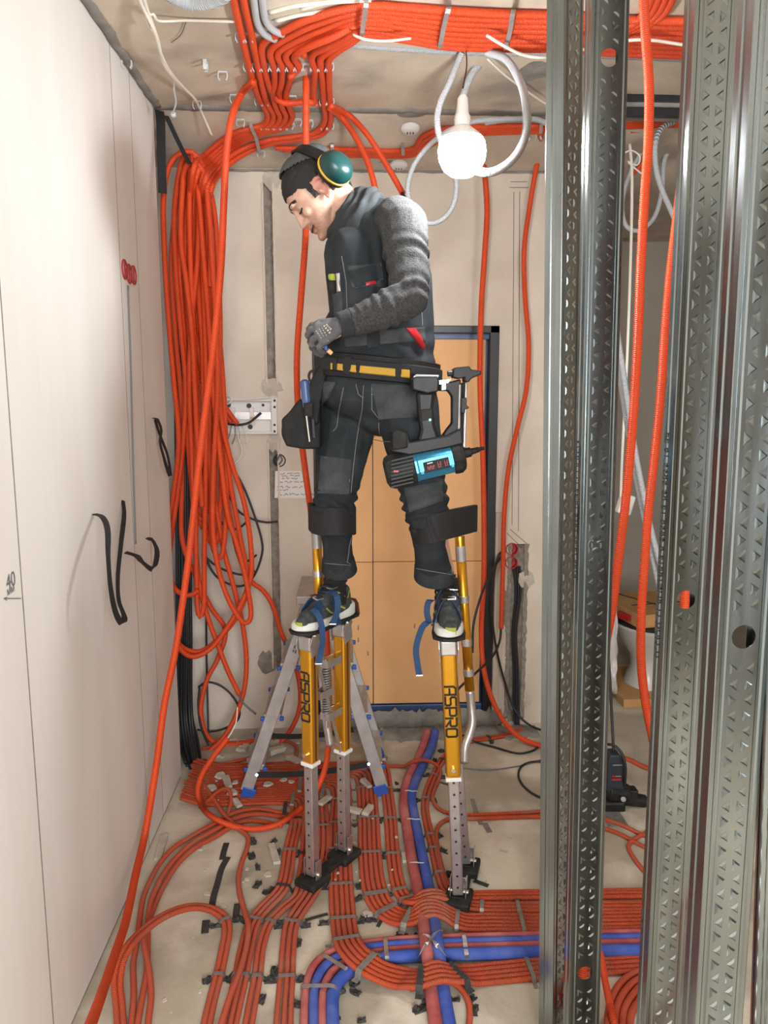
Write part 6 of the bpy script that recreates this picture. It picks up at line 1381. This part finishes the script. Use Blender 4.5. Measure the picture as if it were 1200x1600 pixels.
# ---------------------------------------------------------------- socks and shoes
def foot(frm, hem):
    t, s, u, O = frm
    def L(a, b, c): return O + t * a + s * b + u * c
    sh = thing_part = None
    up = [('c', L(.035, 0, .045), .036, L(.085, 0, .075), .037), ('c', L(.05, 0, .04), .040, L(.17, 0, .042), .040), ('c', L(.15, .0, .038), .041, L(.225, .004, .028), .035), ('c', L(.22, .004, .026), .034, L(.252, .006, .022), .026), ('c', L(.09, 0, .085), .036, L(.15, 0, .065), .036), ('c', L(.022, 0, .03), .026, L(.022, 0, .085), .022)]
    me = blob('shoe', up, .003, 4); displace(me, lambda p: .0012 * noise.noise(p * 50)); lb = bvh_of(me)
    so_ = put('shoe', me, 'shoe', man)
    outl = [(-.012, 0), (-.004, .028), (.03, .037), (.10, .036), (.16, .044), (.21, .048), (.25, .040), (.276, .018), (.282, -.004), (.27, -.03), (.23, -.044), (.16, -.040), (.10, -.032), (.03, -.036), (-.004, -.028)]
    pts = [q.xyz for q in cr([L(a, b, 0) for a, b in outl], .008, True)][:-1]
    mb = MB(); n = len(pts); vs = []
    for k, (h, g) in enumerate([(0, .96), (.004, 1.0), (.018, 1.0), (.026, .95)]):
        c = L(.13, 0, 0)
        vs += [c + (p - c) * g + u * (h + (.014 * max(0, 1 - (p - c).dot(t) / .10 - 1) if k > 1 else 0)) for p in pts]
    mb.add(vs, [(j * n + i, j * n + (i + 1) % n, (j + 1) * n + (i + 1) % n, (j + 1) * n + i) for j in range(3) for i in range(n)] + [tuple(range(n - 1, -1, -1)), tuple(range(3 * n, 4 * n))])
    mb.build('sole', 'shoe_sole', so_, smooth='auto')
    def on(a, b, off=.002):
        h = lb.find_nearest(L(a, b * .9, .12 if abs(b) < .03 else .06)); return L(a, b, .1) if h[0] is None else h[0] + h[1] * off
    for k in range(5):
        a = .115 + k * .020; MB().tube(cr([on(a, -.024), on(a + .006, 0, .004), on(a, .024)], .006), .0028, 6).build('lace', 'sock', so_, smooth=True)
    tr = MB()
    for sg in (-1, 1):
        tr.ribbon(cr([lb.find_nearest(L(a, sg * .08, h))[0] + s * sg * .001 for a, h in ((.07, .03), (.09, .055), (.12, .075))], .006), t, .006, .002)
        tr.ribbon(cr([lb.find_nearest(L(a, sg * .08, h))[0] + s * sg * .001 for a, h in ((.13, .025), (.15, .05), (.165, .065))], .006), t, .005, .002)
        tr.ribbon(cr([lb.find_nearest(L(a, sg * .08, h))[0] + s * sg * .002 for a, h in ((.012, .10), (.04, .085), (.075, .098), (.11, .112))], .006), u, .005, .002)
    tr.ribbon(cr([lb.find_nearest(L(.29, b, .02))[0] + t * .001 for b in (-.03, -.015, 0, .015, .03)], .006), u, .022, .002)
    tag(tr.build('lime_trim', 'shoe_lime', so_), kind='stuff')
    sk_ = blob('sock', [('c', L(.07, 0, .06), .040, L(.075, 0, .12), .041), ('c', L(.075, 0, .12), .041, hem, .045)], .004, 4)
    displace(sk_, lambda p: .002 * math.sin(p.z * 300 + 2 * noise.noise(p * 14))); put('sock', sk_, 'sock', man)
    return L, lb, t, s
FL = foot(FRL, hemR1 + V((0, 0, .03)))
FR = foot(FRR, hemL1 + V((0, 0, .03)))
# ---------------------------------------------------------------- ear defenders
ed = thing('ear_defenders', H(-72, 20, 90), 'teal ear defenders with yellow rims worn behind the ears', 'ear defenders')
ca_ = V((.50, -.80, .32)).normalized(); cc = P(517, 271, 2.385)
for sg in (1, -1):
    a_ = ca_ if sg > 0 else V((ca_.x, -ca_.y, ca_.z)); c_ = cc if sg > 0 else V((cc.x, 2 * HC.y - cc.y, cc.z))
    ov_ = (V((.9, 0, -.35)) - a_ * V((.9, 0, -.35)).dot(a_)).normalized()
    q = MB().lathe(c_ - a_ * .004, a_, [(.040, 0), (.050, .004), (.052, .014), (.046, .020)], 30, sq=.86, a=ov_).build('cushion', 'rubber', ed, smooth='auto')
    MB().lathe(c_ + a_ * .014, a_, [(.050, 0), (.054, .002), (.054, .007), (.050, .009)], 30, sq=.86, a=ov_).build('rim', 'yellow', ed, smooth='auto')
    MB().lathe(c_ + a_ * .021, a_, [(.051, 0), (.0525, .004), (.0515, .016), (.046, .030), (.036, .041), (.022, .047), (.006, .049)], 34, sq=.86, a=ov_).build('shell', 'teal', ed, smooth=True)
MB().ribbon(cr([cc + ca_ * .02 + V((-.02, 0, .03)), H(-42, 96, 80), H(-36, 122, 48), H(-34, 134, 0), H(-36, 122, -48), H(-42, 96, -80), V((cc.x, 2 * HC.y - cc.y, cc.z)) + V((-.02, .02, .03))], .01), V((.6, 0, .4)), .030, .006).build('headband', 'black_plastic', ed, smooth='auto')
# ================================================================ STILTS
def obox(mb, p0, p1, xd, wx, wy, grow=0):
    d = (p1 - p0).normalized(); x = (V(xd) - d * V(xd).dot(d)).normalized(); y = d.cross(x)
    return mb.box((p0 + p1) / 2, (wx, wy, (p1 - p0).length + grow), Matrix((x, y, d)).transposed())
def helix(p0, p1, R, turns, r):
    d = (p1 - p0); ax = d.normalized(); a = ax.orthogonal().normalized(); b = ax.cross(a); n = int(turns * 12)
    return [p0 + d * (i / n) + (a * math.cos(2 * math.pi * i / 12) + b * math.sin(2 * math.pi * i / 12)) * R for i in range(n + 1)]
def stilt(label, Af, Bf, At, Bt, frm, FP, gold_py, pole, cuff, txt_py):
    t, s, u, O = frm
    st = thing('drywall_stilt', V(((Af.x + Bf.x) / 2, (Af.y + Bf.y) / 2, 0)), label, 'stilt', 'pair of walking stilts')
    zt = At.z - .004
    # ground plate
    pl_t = (Af - Bf); pl_t.z = 0; pl_t.normalize(); pl_s = V((-pl_t.y, pl_t.x, 0)); R = Matrix((pl_t, pl_s, V((0, 0, 1)))).transposed(); z0 = .022
    L_ = (Af - Bf).length
    mb = MB().box((Af + Bf) / 2 + V((0, 0, z0 + .008)), (L_ + .04, .05, .014), R)
    mb.build('ground_bar', 'rubber', st, bevel=.003)
    for c in (Af, Bf):
        o = MB().box(c + V((0, 0, z0 + .007)), (.10, .088, .026), R).build('ground_pad', 'rubber', st, bevel=.006)
        MB().box(c + V((0, 0, z0 + .0215)), (.045, .04, .006), R).build('pad_ridge', 'black_plastic', o, bevel=.002)
        br = MB()
        for sg in (-1, 1): br.box(c + pl_s * sg * .026 + V((0, 0, z0 + .05)), (.03, .003, .075), R)
        br.box(c - pl_t * .012 + V((0, 0, z0 + .055)), (.003, .052, .045), R)
        br.build('ankle_bracket', 'alu', st, bevel=.001)
        MB().cyl(c + pl_s * .034 + V((0, 0, z0 + .035)), c - pl_s * .034 + V((0, 0, z0 + .035)), .007).build('pivot_bolt', 'chrome', st)
    for k, (f, tp, gz_) in enumerate(((Af, At, gold_py[0]), (Bf, Bt, gold_py[1]))):
        ax = (tp - f).normalized(); f1 = f + ax * .05; zg = gz_
        j = f + ax * ((zg - f.z) / ax.z)
        lo = obox(MB(), f1, j + ax * .06, s, .036, .034).build('lower_tube', 'alu', st, bevel=.004)
        for i in range(12):
            q = f1 + ax * (.03 + i * .0415)
            if q.z < j.z - .01: MB().cyl(q + t * .0165, q + t * .0176, .0042, n=10).build('adjusting_hole', 'rubber', lo)
        obox(MB(), j - ax * .010, j + ax * .004, s, .052, .048).build('tube_collar', 'white_plastic', st, bevel=.003)
        up_ = obox(MB(), j, tp - ax * .01, s, .048, .044).build('upper_tube', 'gold', st, bevel=.010, seg=3)
        gr = MB()
        for sg in (-1, 1): obox(gr, j + ax * .01 + s * sg * .0243, tp - ax * .02 + s * sg * .0243, s, .002, .008)
        gr.build('side_groove', 'brown', up_)
        MB().cyl(j + ax * .035 + t * .02, j + ax * .035 + t * .034, .007).build('locking_pin', 'chrome', st)
        obox(MB(), tp - ax * .055, tp - ax * .004, s, .052, .048).build('head_clamp', 'alu', st, bevel=.006)
        for sg in (-1, 1):
            MB().prism([tp + s * sg * .028 + t * .022 - ax * .075, tp + s * sg * .028 + t * .03 - ax * .03, tp + s * sg * .028 + t * .012 + ax * .008, tp + s * sg * .028 - t * .012 + ax * .008, tp + s * sg * .028 - t * .02 - ax * .06], s * sg * .004).build('head_plate', 'alu', st, bevel=.001)
            MB().cyl(tp + s * sg * .030, tp + s * sg * .040, .010, n=12).build('pivot_bolt', 'chrome', st)
        if k == 0:
            q0 = P(0, 0, 1)  # lettering centre from its height
            c = f + ax * ((txt_py - f.z) / ax.z) + t * .0224
            xd = -ax; zd = t; yd = zd.cross(xd); lt = MB(); w_, h_, x_ = .027, .034, -.0845
            for ch in 'ASPRO':
                for ln in {'A': [[(0, 0), (0, .78), (.22, 1), (1, 1), (1, 0)], [(.3, .42), (1, .42)]], 'S': [[(1, 1), (.15, 1), (0, .88), (0, .62), (.15, .5), (.85, .5), (1, .38), (1, .12), (.85, 0), (0, 0)]],
                           'P': [[(0, 0), (0, 1), (.85, 1), (1, .86), (1, .5), (.85, .38), (.25, .38)]], 'R': [[(0, 0), (0, .62)], [(0, 1), (.85, 1), (1, .86), (1, .52), (.85, .40), (.3, .40), (1, 0)]],
                           'O': [[(.15, 0), (0, .14), (0, .86), (.15, 1), (.85, 1), (1, .86), (1, .14), (.85, 0), (.15, 0)]]}[ch]:
                    lt.ribbon([c + xd * (x_ + q[0] * w_) + yd * (q[1] - .5) * h_ for q in ln], zd.cross(xd), .006, .0008) if 0 else [lt.prism([c + (xd * (x_ + a_[0] * w_) + yd * (a_[1] - .5) * h_) + o_ for o_ in qq], zd * .0008) for a_, b_ in zip(ln[:-1], ln[1:]) for qq in [(lambda dd, nn: (nn * .0032 - dd * .003, -nn * .0032 - dd * .003, -nn * .0032 + dd * (((b_[0] - a_[0]) * w_) ** 2 + ((b_[1] - a_[1]) * h_) ** 2) ** .5 + dd * .003, nn * .0032 + dd * (((b_[0] - a_[0]) * w_) ** 2 + ((b_[1] - a_[1]) * h_) ** 2) ** .5 + dd * .003))((xd * (b_[0] - a_[0]) * w_ + yd * (b_[1] - a_[1]) * h_).normalized(), zd.cross((xd * (b_[0] - a_[0]) * w_ + yd * (b_[1] - a_[1]) * h_).normalized()))]]
                x_ += w_ + .0085
            lt.build('lettering', 'rubber', up_)
    # foot platform
    def L(a, b, c): return O + t * a + s * b + u * c
    ol = [(-.03, -.02), (-.03, .02), (-.01, .042), (.10, .046), (.20, .056), (.26, .05), (.285, .02), (.285, -.02), (.26, -.05), (.20, -.052), (.10, -.044), (-.01, -.042)]
    MB().prism([L(a, b, -.012) for a, b in ol], (0, 0, .010)).build('foot_platform', 'rubber', st, bevel=.003)
    MB().prism([L(-.032, b, h) for b, h in ((-.03, -.012), (.03, -.012), (.024, .03), (.012, .045), (-.012, .045), (-.024, .03))], t * .006).build('heel_cup', 'brown', st, bevel=.002)
    for c in (At, Bt): obox(MB(), c - u * .006, c + u * .016, s, .050, .05).build('platform_block', 'rubber', st, bevel=.003)
    # spring strut between the tubes
    ax = (At - Af).normalized(); ax2 = (Bt - Bf).normalized()
    def on(f, ax_, z): return f + ax_ * ((z - f.z) / ax_.z)
    m0, m1 = (on(Af, ax, zt - .13) + on(Bf, ax2, zt - .13)) / 2, (on(Af, ax, zt - .31) + on(Bf, ax2, zt - .31)) / 2
    tube_obj('return_spring', helix(m0, m1, .0135, 20, .0028), .0028, 'strap_grey', st, 6)
    MB().cyl(m0 + u * .02, m1 - u * .05, .006).build('spring_rod', 'chrome', st)
    for z in (zt - .125, zt - .225, zt - .315):
        a_, b_ = on(Af, ax, z), on(Bf, ax2, z); mb = MB()
        q0_, q1_ = (a_.lerp(b_, .2), a_.lerp(b_, .6)) if abs(z - zt + .225) < .01 else (a_.lerp(b_, .42), a_.lerp(b_, .85))
        for sg in (-1, 1): obox(mb, q0_ + s * sg * .017, q1_ + s * sg * .017, u, .026, .003)
        obox(mb, q0_, q0_.lerp(q1_, .12), u, .026, .034)
        mb.build('spring_bracket', 'alu', st, bevel=.001)
    obox(MB(), on(Af, ax, zt - .1) - t * .03 + s * .012, on(Bf, ax2, zt - .47) + t * .028 + s * .012, s, .004, .012).build('brace_strip', 'alu', st)
    # leg pole
    p = pole
    tube_obj('leg_pole', [p[0], p[1]], .0165, 'gold', st, 16)
    if len(p) > 2: tube_obj('lower_strut', cr(p[1:], .01), .0145, 'alu', st, 14)
    d = (p[1] - p[0]).normalized()
    for q in (.10, ):
        c = p[0].lerp(p[1], q); MB().cyl(c - d * .022, c + d * .03, .0172, n=18).build('pole_sticker', 'alu_dusty', st)
    for q in (.40, .68, .88):
        c = p[0].lerp(p[1], q); MB().cyl(c - d * .012, c + d * .012, .0185, n=18).build('pole_clamp', 'alu', st, bevel=.001)
    c = p[0].lerp(p[1], .62 if len(p) > 2 else .9)
    obox(MB(), c, c + (At + Bt) * .5 - c - V((0, 0, (At.z + Bt.z) * .5 - c.z)), u, .03, .006).build('pole_link', 'alu', st, bevel=.001)
    MB().ribbon(cr(cuff, .01), V((0, 0, 1)) * .98 + V((.0, 0, 0)), .088, .010).build('calf_strap', 'web_black', st, bevel=.002, seg=1)
    return st, L
zg = lambda py, y: P(500, py, y).z
stL, LL = stilt('gold stilt on the left with the boot turned sideways and spring showing', LA, LB, LT0, LT1, FRL, FL, (zg(1190, LA.y), zg(1172, LB.y)),
    [P(494, 825, 2.62), P(501, 1000, 2.62), P(503, 1050, 2.61), P(508, 1110, 2.58), P(516, 1165, 2.57)],
    [P(515, 812, 2.56), P(492, 808, 2.55), P(484, 806, 2.50), P(489, 812, 2.43), P(503, 815, 2.375), P(525, 815, 2.355), P(545, 815, 2.39), P(554, 814, 2.46), P(550, 812, 2.54)], P(480, 1086, LA.y).z)
stR, RR = stilt('gold stilt on the right with the boot pointing at the camera', RA, RB, RT0, RT1, FRR, FR, (zg(1217, RA.y), zg(1185, RB.y)),
    [P(718, 838, 2.47), P(734, 1078, 2.47), P(736, 1100, 2.47), P(738, 1128, 2.46), P(733, 1148, 2.45), P(727, 1165, 2.44), P(725, 1192, 2.43)],
    [P(664, 822, 2.46), P(651, 828, 2.36), P(657, 830, 2.27), P(676, 826, 2.235), P(702, 819, 2.26), P(728, 813, 2.34), P(741, 810, 2.42), P(743, 810, 2.48), P(735, 810, 2.52)], P(701, 1108, RA.y).z)
def over(F4, st_, a, w=.028, m='web_blue', tail=None, skew=0.0, name='foot_strap'):
    L, lb, t, s = F4; pts = []
    for b, h in ((.052, -.008), (.056, .02), (.046, .05), (.026, .12), (0, .13), (-.026, .12), (-.044, .05), (-.054, .02), (-.050, -.008)):
        aa = a + skew * b; q = L(aa, b, h); g = lb.find_nearest(q)
        pts.append(q if h < .0 else g[0] + (q - g[0]).normalized() * .004)
    o = MB().ribbon(cr(pts, .008), t, w, .003).build(name, m, st_, smooth='auto')
    top_ = pts[4]; tn = (pts[5] - pts[3]).normalized()
    bk = MB(); R = Matrix((t, tn, t.cross(tn))).transposed(); c = pts[3] + V((0, 0, .004))
    for sg in (-1, 1): bk.box(c + t * sg * .015, (.003, .026, .004), R); bk.box(c + tn * sg * .012, (.03, .003, .004), R)
    bk.build('buckle', 'chrome', st_)
    MB().box(c + tn * .022, (.026, .02, .004), R).build('buckle_leather', 'brown', st_, bevel=.001)
    if tail:
        MB().ribbon(cr(tail, .008), [V((1, .15, 0))] * len(cr(tail, .008)), .019, .003).build('strap_tail', m, st_)
        e = tail[-1]; MB().box(e, (.024, .024, .006)).build('strap_end', 'chrome', st_, bevel=.002)
over(FL, stL, .205, skew=.1, tail=[P(487, 952, 2.38), P(495, 958, 2.37), P(502, 975, 2.36), P(504, 1000, 2.37), P(501, 1020, 2.38), P(498, 1036, 2.38)])
over(FL, stL, .115, skew=.1, tail=[P(509, 926, 2.44), P(520, 925, 2.42), P(527, 935, 2.40), P(527, 955, 2.40), P(520, 974, 2.41)])
over(FR, stR, .195, tail=[P(676, 973, 2.26), P(664, 975, 2.25), P(656, 990, 2.25), P(650, 1015, 2.25), P(652, 1035, 2.25), P(655, 1054, 2.25)])
over(FR, stR, .115, tail=[P(680, 938, 2.36), P(670, 940, 2.34), P(667, 955, 2.33), P(670, 972, 2.32)])

# ================================================================ TOOL BELT
tbt = thing('tool_belt', P(595, 582, 2.43), 'black tool belt with ochre stripe round the waist and a deep pouch', 'tool belt')
def ring_on(bvh, c, tilt, n=48, off=.010, pad=.0):
    rs = []; ds = []
    for i in range(n):
        a = 2 * math.pi * i / n; d = V((math.cos(a), math.sin(a), 0)); d.z = tilt[0] * d.x + tilt[1] * d.y; d.normalize(); ds.append(d)
        rr_ = 0
        for dz in (-.03, 0, .03):
            h = bvh.ray_cast(c + d * .6 + V((0, 0, dz)), -d)
            if h[0] is not None: rr_ = max(rr_, (h[0] - c - V((0, 0, dz))).length)
        rs.append(rr_ if rr_ else .15)
    rs = [max(rs[(i + k) % n] for k in (-1, 0, 1)) for i in range(n)]; rs = [sum(rs[(i + k) % n] for k in (-2, -1, 0, 1, 2)) / 5 for i in range(n)]
    return [c + ds[i] * (rs[i] + off) for i in range(n)]
cB = P(597, 579, 2.43)
def loopband(pts, w, th, name, m, parent, z=0):
    n = len(pts); c = sum(pts, V((0, 0, 0))) / n; vs = []; fs = []
    for p in pts:
        o_ = (p - c); o_.z = 0; o_.normalize()
        for dz, do in ((-w / 2, 0), (-w / 2 + .003, th), (w / 2 - .003, th), (w / 2, 0)): vs.append(p + V((0, 0, dz + z)) + o_ * do)
    for i in range(n):
        a, b = 4 * i, 4 * ((i + 1) % n); fs += [(a + k, a + (k + 1) % 4, b + (k + 1) % 4, b + k) for k in range(4)]
    return MB().add(vs, fs).build(name, m, parent, smooth='auto')
pb = loopband(ring_on(ob, cB, (-.10, 0), off=.004), .072, .010, 'padded_band', 'leather', tbt)
bt = loopband(ring_on(ob, cB, (-.10, 0), off=.014), .040, .006, 'belt_band', 'web_black', tbt)
def wbvh(o):
    me = o.data; off = WL[o]; return BVHTree.FromPolygons([v.co + off for v in me.vertices], [tuple(p.vertices) for p in me.polygons])
bb = wbvh(bt)
patch_on('ochre_stripe', bb, [(517, 567), (640, 578), (640, 590), (517, 577)], 'strap_yellow', tbt, .001, .002, 16)
for q in ([(522, 560), (528, 561), (527, 584), (521, 583)], [(537, 560), (549, 561), (548, 588), (536, 587)], [(557, 560), (563, 561), (562, 590), (556, 590)], [(618, 566), (627, 567), (626, 596), (617, 595)], [(641, 567), (650, 568), (649, 600), (640, 600)]):
    patch_on('belt_keeper', bb, q, 'web_black', tbt, .004, .004, 4)
patch_on('keeper_tip', bb, [(617, 593), (627, 594), (627, 598), (617, 597)], 'chrome', tbt, .006, .004, 3)
def soft(poly, y0, y1, vox=.0045, name='x', wr=.004, sm_=8):
    bm = MB().prism([P(a, b, y0) for a, b in poly], (0, y1 - y0, 0)); me = blob(name, [('m', (bm.v, bm.f))], vox, sm_)
    displace(me, lambda p: wr * noise.noise(p * 14) + wr * .5 * noise.noise(p * 40)); return me
put('pouch', soft([(439, 656), (468, 624), (500, 616), (501, 700), (473, 702), (446, 698), (440, 682)], 2.36, 2.47, name='pouch'), 'leather', tbt)
put('pouch_hanger', soft([(480, 606), (490, 584), (506, 563), (514, 572), (506, 602), (500, 640), (496, 664), (484, 655)], 2.33, 2.40, name='pouch_hanger'), 'leather', tbt)
put('tool_sleeve', soft([(474, 630), (490, 628), (489, 652), (476, 653)], 2.315, 2.36, .003, 'tool_sleeve', .001, 4), 'leather', tbt)
rg2 = [P(488 + 5.5 * math.cos(t), 588 + 8.5 * math.sin(t), 2.34) for t in [i * math.pi / 8 for i in range(17)]]
tube_obj('hanging_loop', cr(rg2, .006), .004, 'rubber', tbt)
sd = thing('screwdriver', P(479, 650, 2.335), 'screwdriver with a blue-grey handle hanging in the belt pouch', 'screwdriver')
MB().lathe(P(480, 638, 2.337), P(476, 597, 2.337) - P(480, 638, 2.337), [(.009, 0), (.013, .006), (.0145, .03), (.0135, .055), (.0155, .068), (.014, .080), (.006, .086)], 14).build('handle', 'film_blue', sd, smooth='auto')
MB().cyl(P(479, 650, 2.312), P(484, 690, 2.312), .0032).build('shaft', 'chrome', sd)
o = MB(); o.cyl(P(489, 655, 2.325), P(491, 684, 2.325), .006); 
pr_ = o.build('pliers_handle', 'tool_navy'); tag(pr_, 'dark pliers handle beside the screwdriver shaft on the pouch', 'pliers')
s_o = MB().cyl(P(509, 541, 2.15), P(510, 547, 2.15), .005).build('screw_plug', 'blue_plastic'); tag(s_o, 'tiny blue plug under the gloved fingers', 'plug')
s_o = MB().cyl(P(512, 547, 2.155), P(518, 552, 2.16), .006).build('screw_plug', 'foam_board'); tag(s_o, 'tiny orange plug under the gloved fingers', 'plug')

# ================================================================ NAIL GUN ON THE HIP
ng = thing('nail_gun', P(675, 690, 2.2), 'black and metallic blue nail gun hanging from the belt by its handle', 'nail gun')
def pz(poly, y, th, name, m, parent=None, bevel=.004):
    return MB().prism([P(a, b, y) for a, b in poly], (0, th, 0)).build(name, m, parent or ng, bevel=bevel)
gy = 2.165
pz([(644, 592), (650, 588), (684, 588), (686, 594), (685, 612), (668, 615), (645, 609)], gy, .085, 'battery', 'black_plastic')
MB().prism([P(646, 590, gy + .004), P(685, 590, gy + .004), P(686, 588, gy + .08), P(650, 587, gy + .08)], (0, 0, .004)).build('battery_top', 'alu_dusty', ng, bevel=.001)
pz([(651, 612), (680, 612), (677, 640), (680, 664), (688, 690), (652, 692), (657, 672), (653, 642)], gy + .02, .045, 'handle', 'black_plastic', bevel=.009)
pz([(657, 640), (675, 638), (676, 655), (659, 658)], gy + .016, .02, 'grip_panel', 'rubber', bevel=.002)
pz([(613, 676), (638, 675), (641, 690), (700, 680), (722, 668), (724, 694), (700, 700), (640, 712), (612, 706)], gy + .01, .07, 'upper_housing', 'black_plastic', bevel=.005)
pz([(613, 676), (622, 672), (636, 676), (638, 700), (614, 704)], gy - .004, .09, 'rear_knob', 'rubber', bevel=.006)
gc0, gc1 = P(646, 729, gy + .045), P(706, 715, gy + .045); gd = (gc1 - gc0).normalized()
MB().lathe(gc0, gd, [(.046, 0), (.0475, .003), (.0475, .010), (.0455, .012), (.0455, (gc1 - gc0).length)], 8, a=Matrix.Rotation(math.radians(22.5), 3, gd) @ V((0, 0, 1)).cross(gd)).build('blue_barrel', 'tool_blue', ng, bevel=.002)
MB().lathe(gc1, gd, [(.048, 0), (.050, .006), (.050, .022), (.042, .034), (.03, .037)], 10).build('front_cap', 'rubber', ng, bevel=.002)
rc = gc0 - gd * .085
MB().lathe(rc, gd, [(.030, 0), (.044, .006), (.052, .022), (.053, .085), (.049, .088)], 12).build('rear_cap', 'rubber', ng, bevel=.002)
fn = MB()
for i in range(8):
    c = rc + gd * .048 + V((0, 0, .036 - i * .0105)); fn.box(c + V((0, -.046, 0)), (.064, .014, .0045), Matrix((gd, V((0, 1, 0)), gd.cross(V((0, 1, 0))))).transposed())
fn.build('cooling_fins', 'black_plastic', ng)
MB().box(rc + gd * .03 + V((0, -.0535, .004)), (.014, .002, .006)).build('red_mark', 'red_plastic', ng)
# dark plate with red characters on the barrel
pd = gd; pu = (V((0, -.28, 1)) - pd * V((0, -.28, 1)).dot(pd)).normalized(); pn = pd.cross(pu); pn = -pn if pn.y > 0 else pn
lc = (gc0.lerp(gc1, .56)) + V((0, -.0445, -.006)); pu = V((0, 0, 1)); pu = (pu - pd * pu.dot(pd)).normalized(); R = Matrix((pd, V((0, 1, 0)), pu)).transposed()
lp_ = MB().box(lc, (.074, .006, .030), R).build('name_plate', 'rubber', ng, bevel=.002)
gl_ = MB()
for x0, n_, w_ in ((-.026, 4, .0052), (.004, 2, .0065), (.024, 2, .0065)):
    for i in range(n_):
        c = lc + pd * (x0 + i * w_) + V((0, -.0034, 0)) + pu * (-.003 if n_ == 4 else 0)
        h = .011 if n_ == 4 else .017
        gl_.box(c, (.0012, .0008, h), R); gl_.box(c + pd * .002 + pu * h * (.4 if i % 2 else -.4), (.0045, .0008, .0012), R); gl_.box(c + pd * .002 + pu * h * (.05 * i), (.004, .0008, .0012), R)
gl_.build('red_characters', 'red_plastic', lp_)
MB().box(lc + pd * -.018 + pu * .010 + V((0, -.0034, 0)), (.016, .0008, .0025), R).build('small_print', 'alu_dusty', lp_)
for x in (-.042, -.046, .042, .046): MB().box(lc + pd * x + V((0, -.001, 0)), (.0015, .005, .032), R).build('barrel_rib', 'tool_blue', ng)
pz([(686, 598), (706, 596), (720, 592), (723, 690), (704, 694), (690, 691), (690, 683), (698, 671), (706, 661), (706, 620), (700, 611), (686, 611)], gy + .03, .032, 'frame_arm', 'black_plastic')
pz([(717, 600), (721, 600), (719, 692), (715, 692)], gy + .022, .03, 'magazine_rail', 'alu')
pz([(727, 597), (731, 597), (728, 700), (723, 700)], gy + .024, .03, 'magazine_rail', 'alu')
pz([(721, 598), (727, 597), (724, 698), (719, 696)], gy + .034, .02, 'magazine_channel', 'rubber')
pz([(721, 622), (729, 621), (729, 633), (733, 636), (733, 638), (727, 640), (726, 646), (721, 645)], gy + .012, .04, 'slider', 'black_plastic', bevel=.002)
pz([(708, 578), (712, 574), (734, 572), (736, 577), (752, 579), (752, 585), (736, 592), (733, 597), (726, 597), (726, 590), (718, 592), (708, 590)], gy + .02, .05, 'magazine_head', 'black_plastic', bevel=.003)
MB().cyl(P(699, 584, gy + .04), P(710, 583, gy + .04), .008).build('knob', 'black_plastic', ng, bevel=.002)
pz([(690, 596), (697, 594), (697, 609), (690, 610)], gy + .016, .02, 'white_clip', 'white_plastic', bevel=.001)
pz([(686, 594), (706, 592), (700, 599), (686, 601)], gy + .02, .04, 'hook_plate', 'chrome', bevel=.001)
MB().cyl(P(722, 709, gy + .045), P(736, 706, gy + .045), .016, .014).build('nozzle_block', 'black_plastic', ng, bevel=.002)
MB().lathe(P(735, 706, gy + .045), P(756, 700, gy + .045) - P(735, 706, gy + .045), [(.011, 0), (.009, .01), (.008, .024), (.006, .028), (.005, .042)], 14).build('nozzle', 'black_plastic', ng, smooth='auto')
MB().ball(P(672, 656, gy + .016), .0035).build('status_light', 'led', ng, smooth=True)
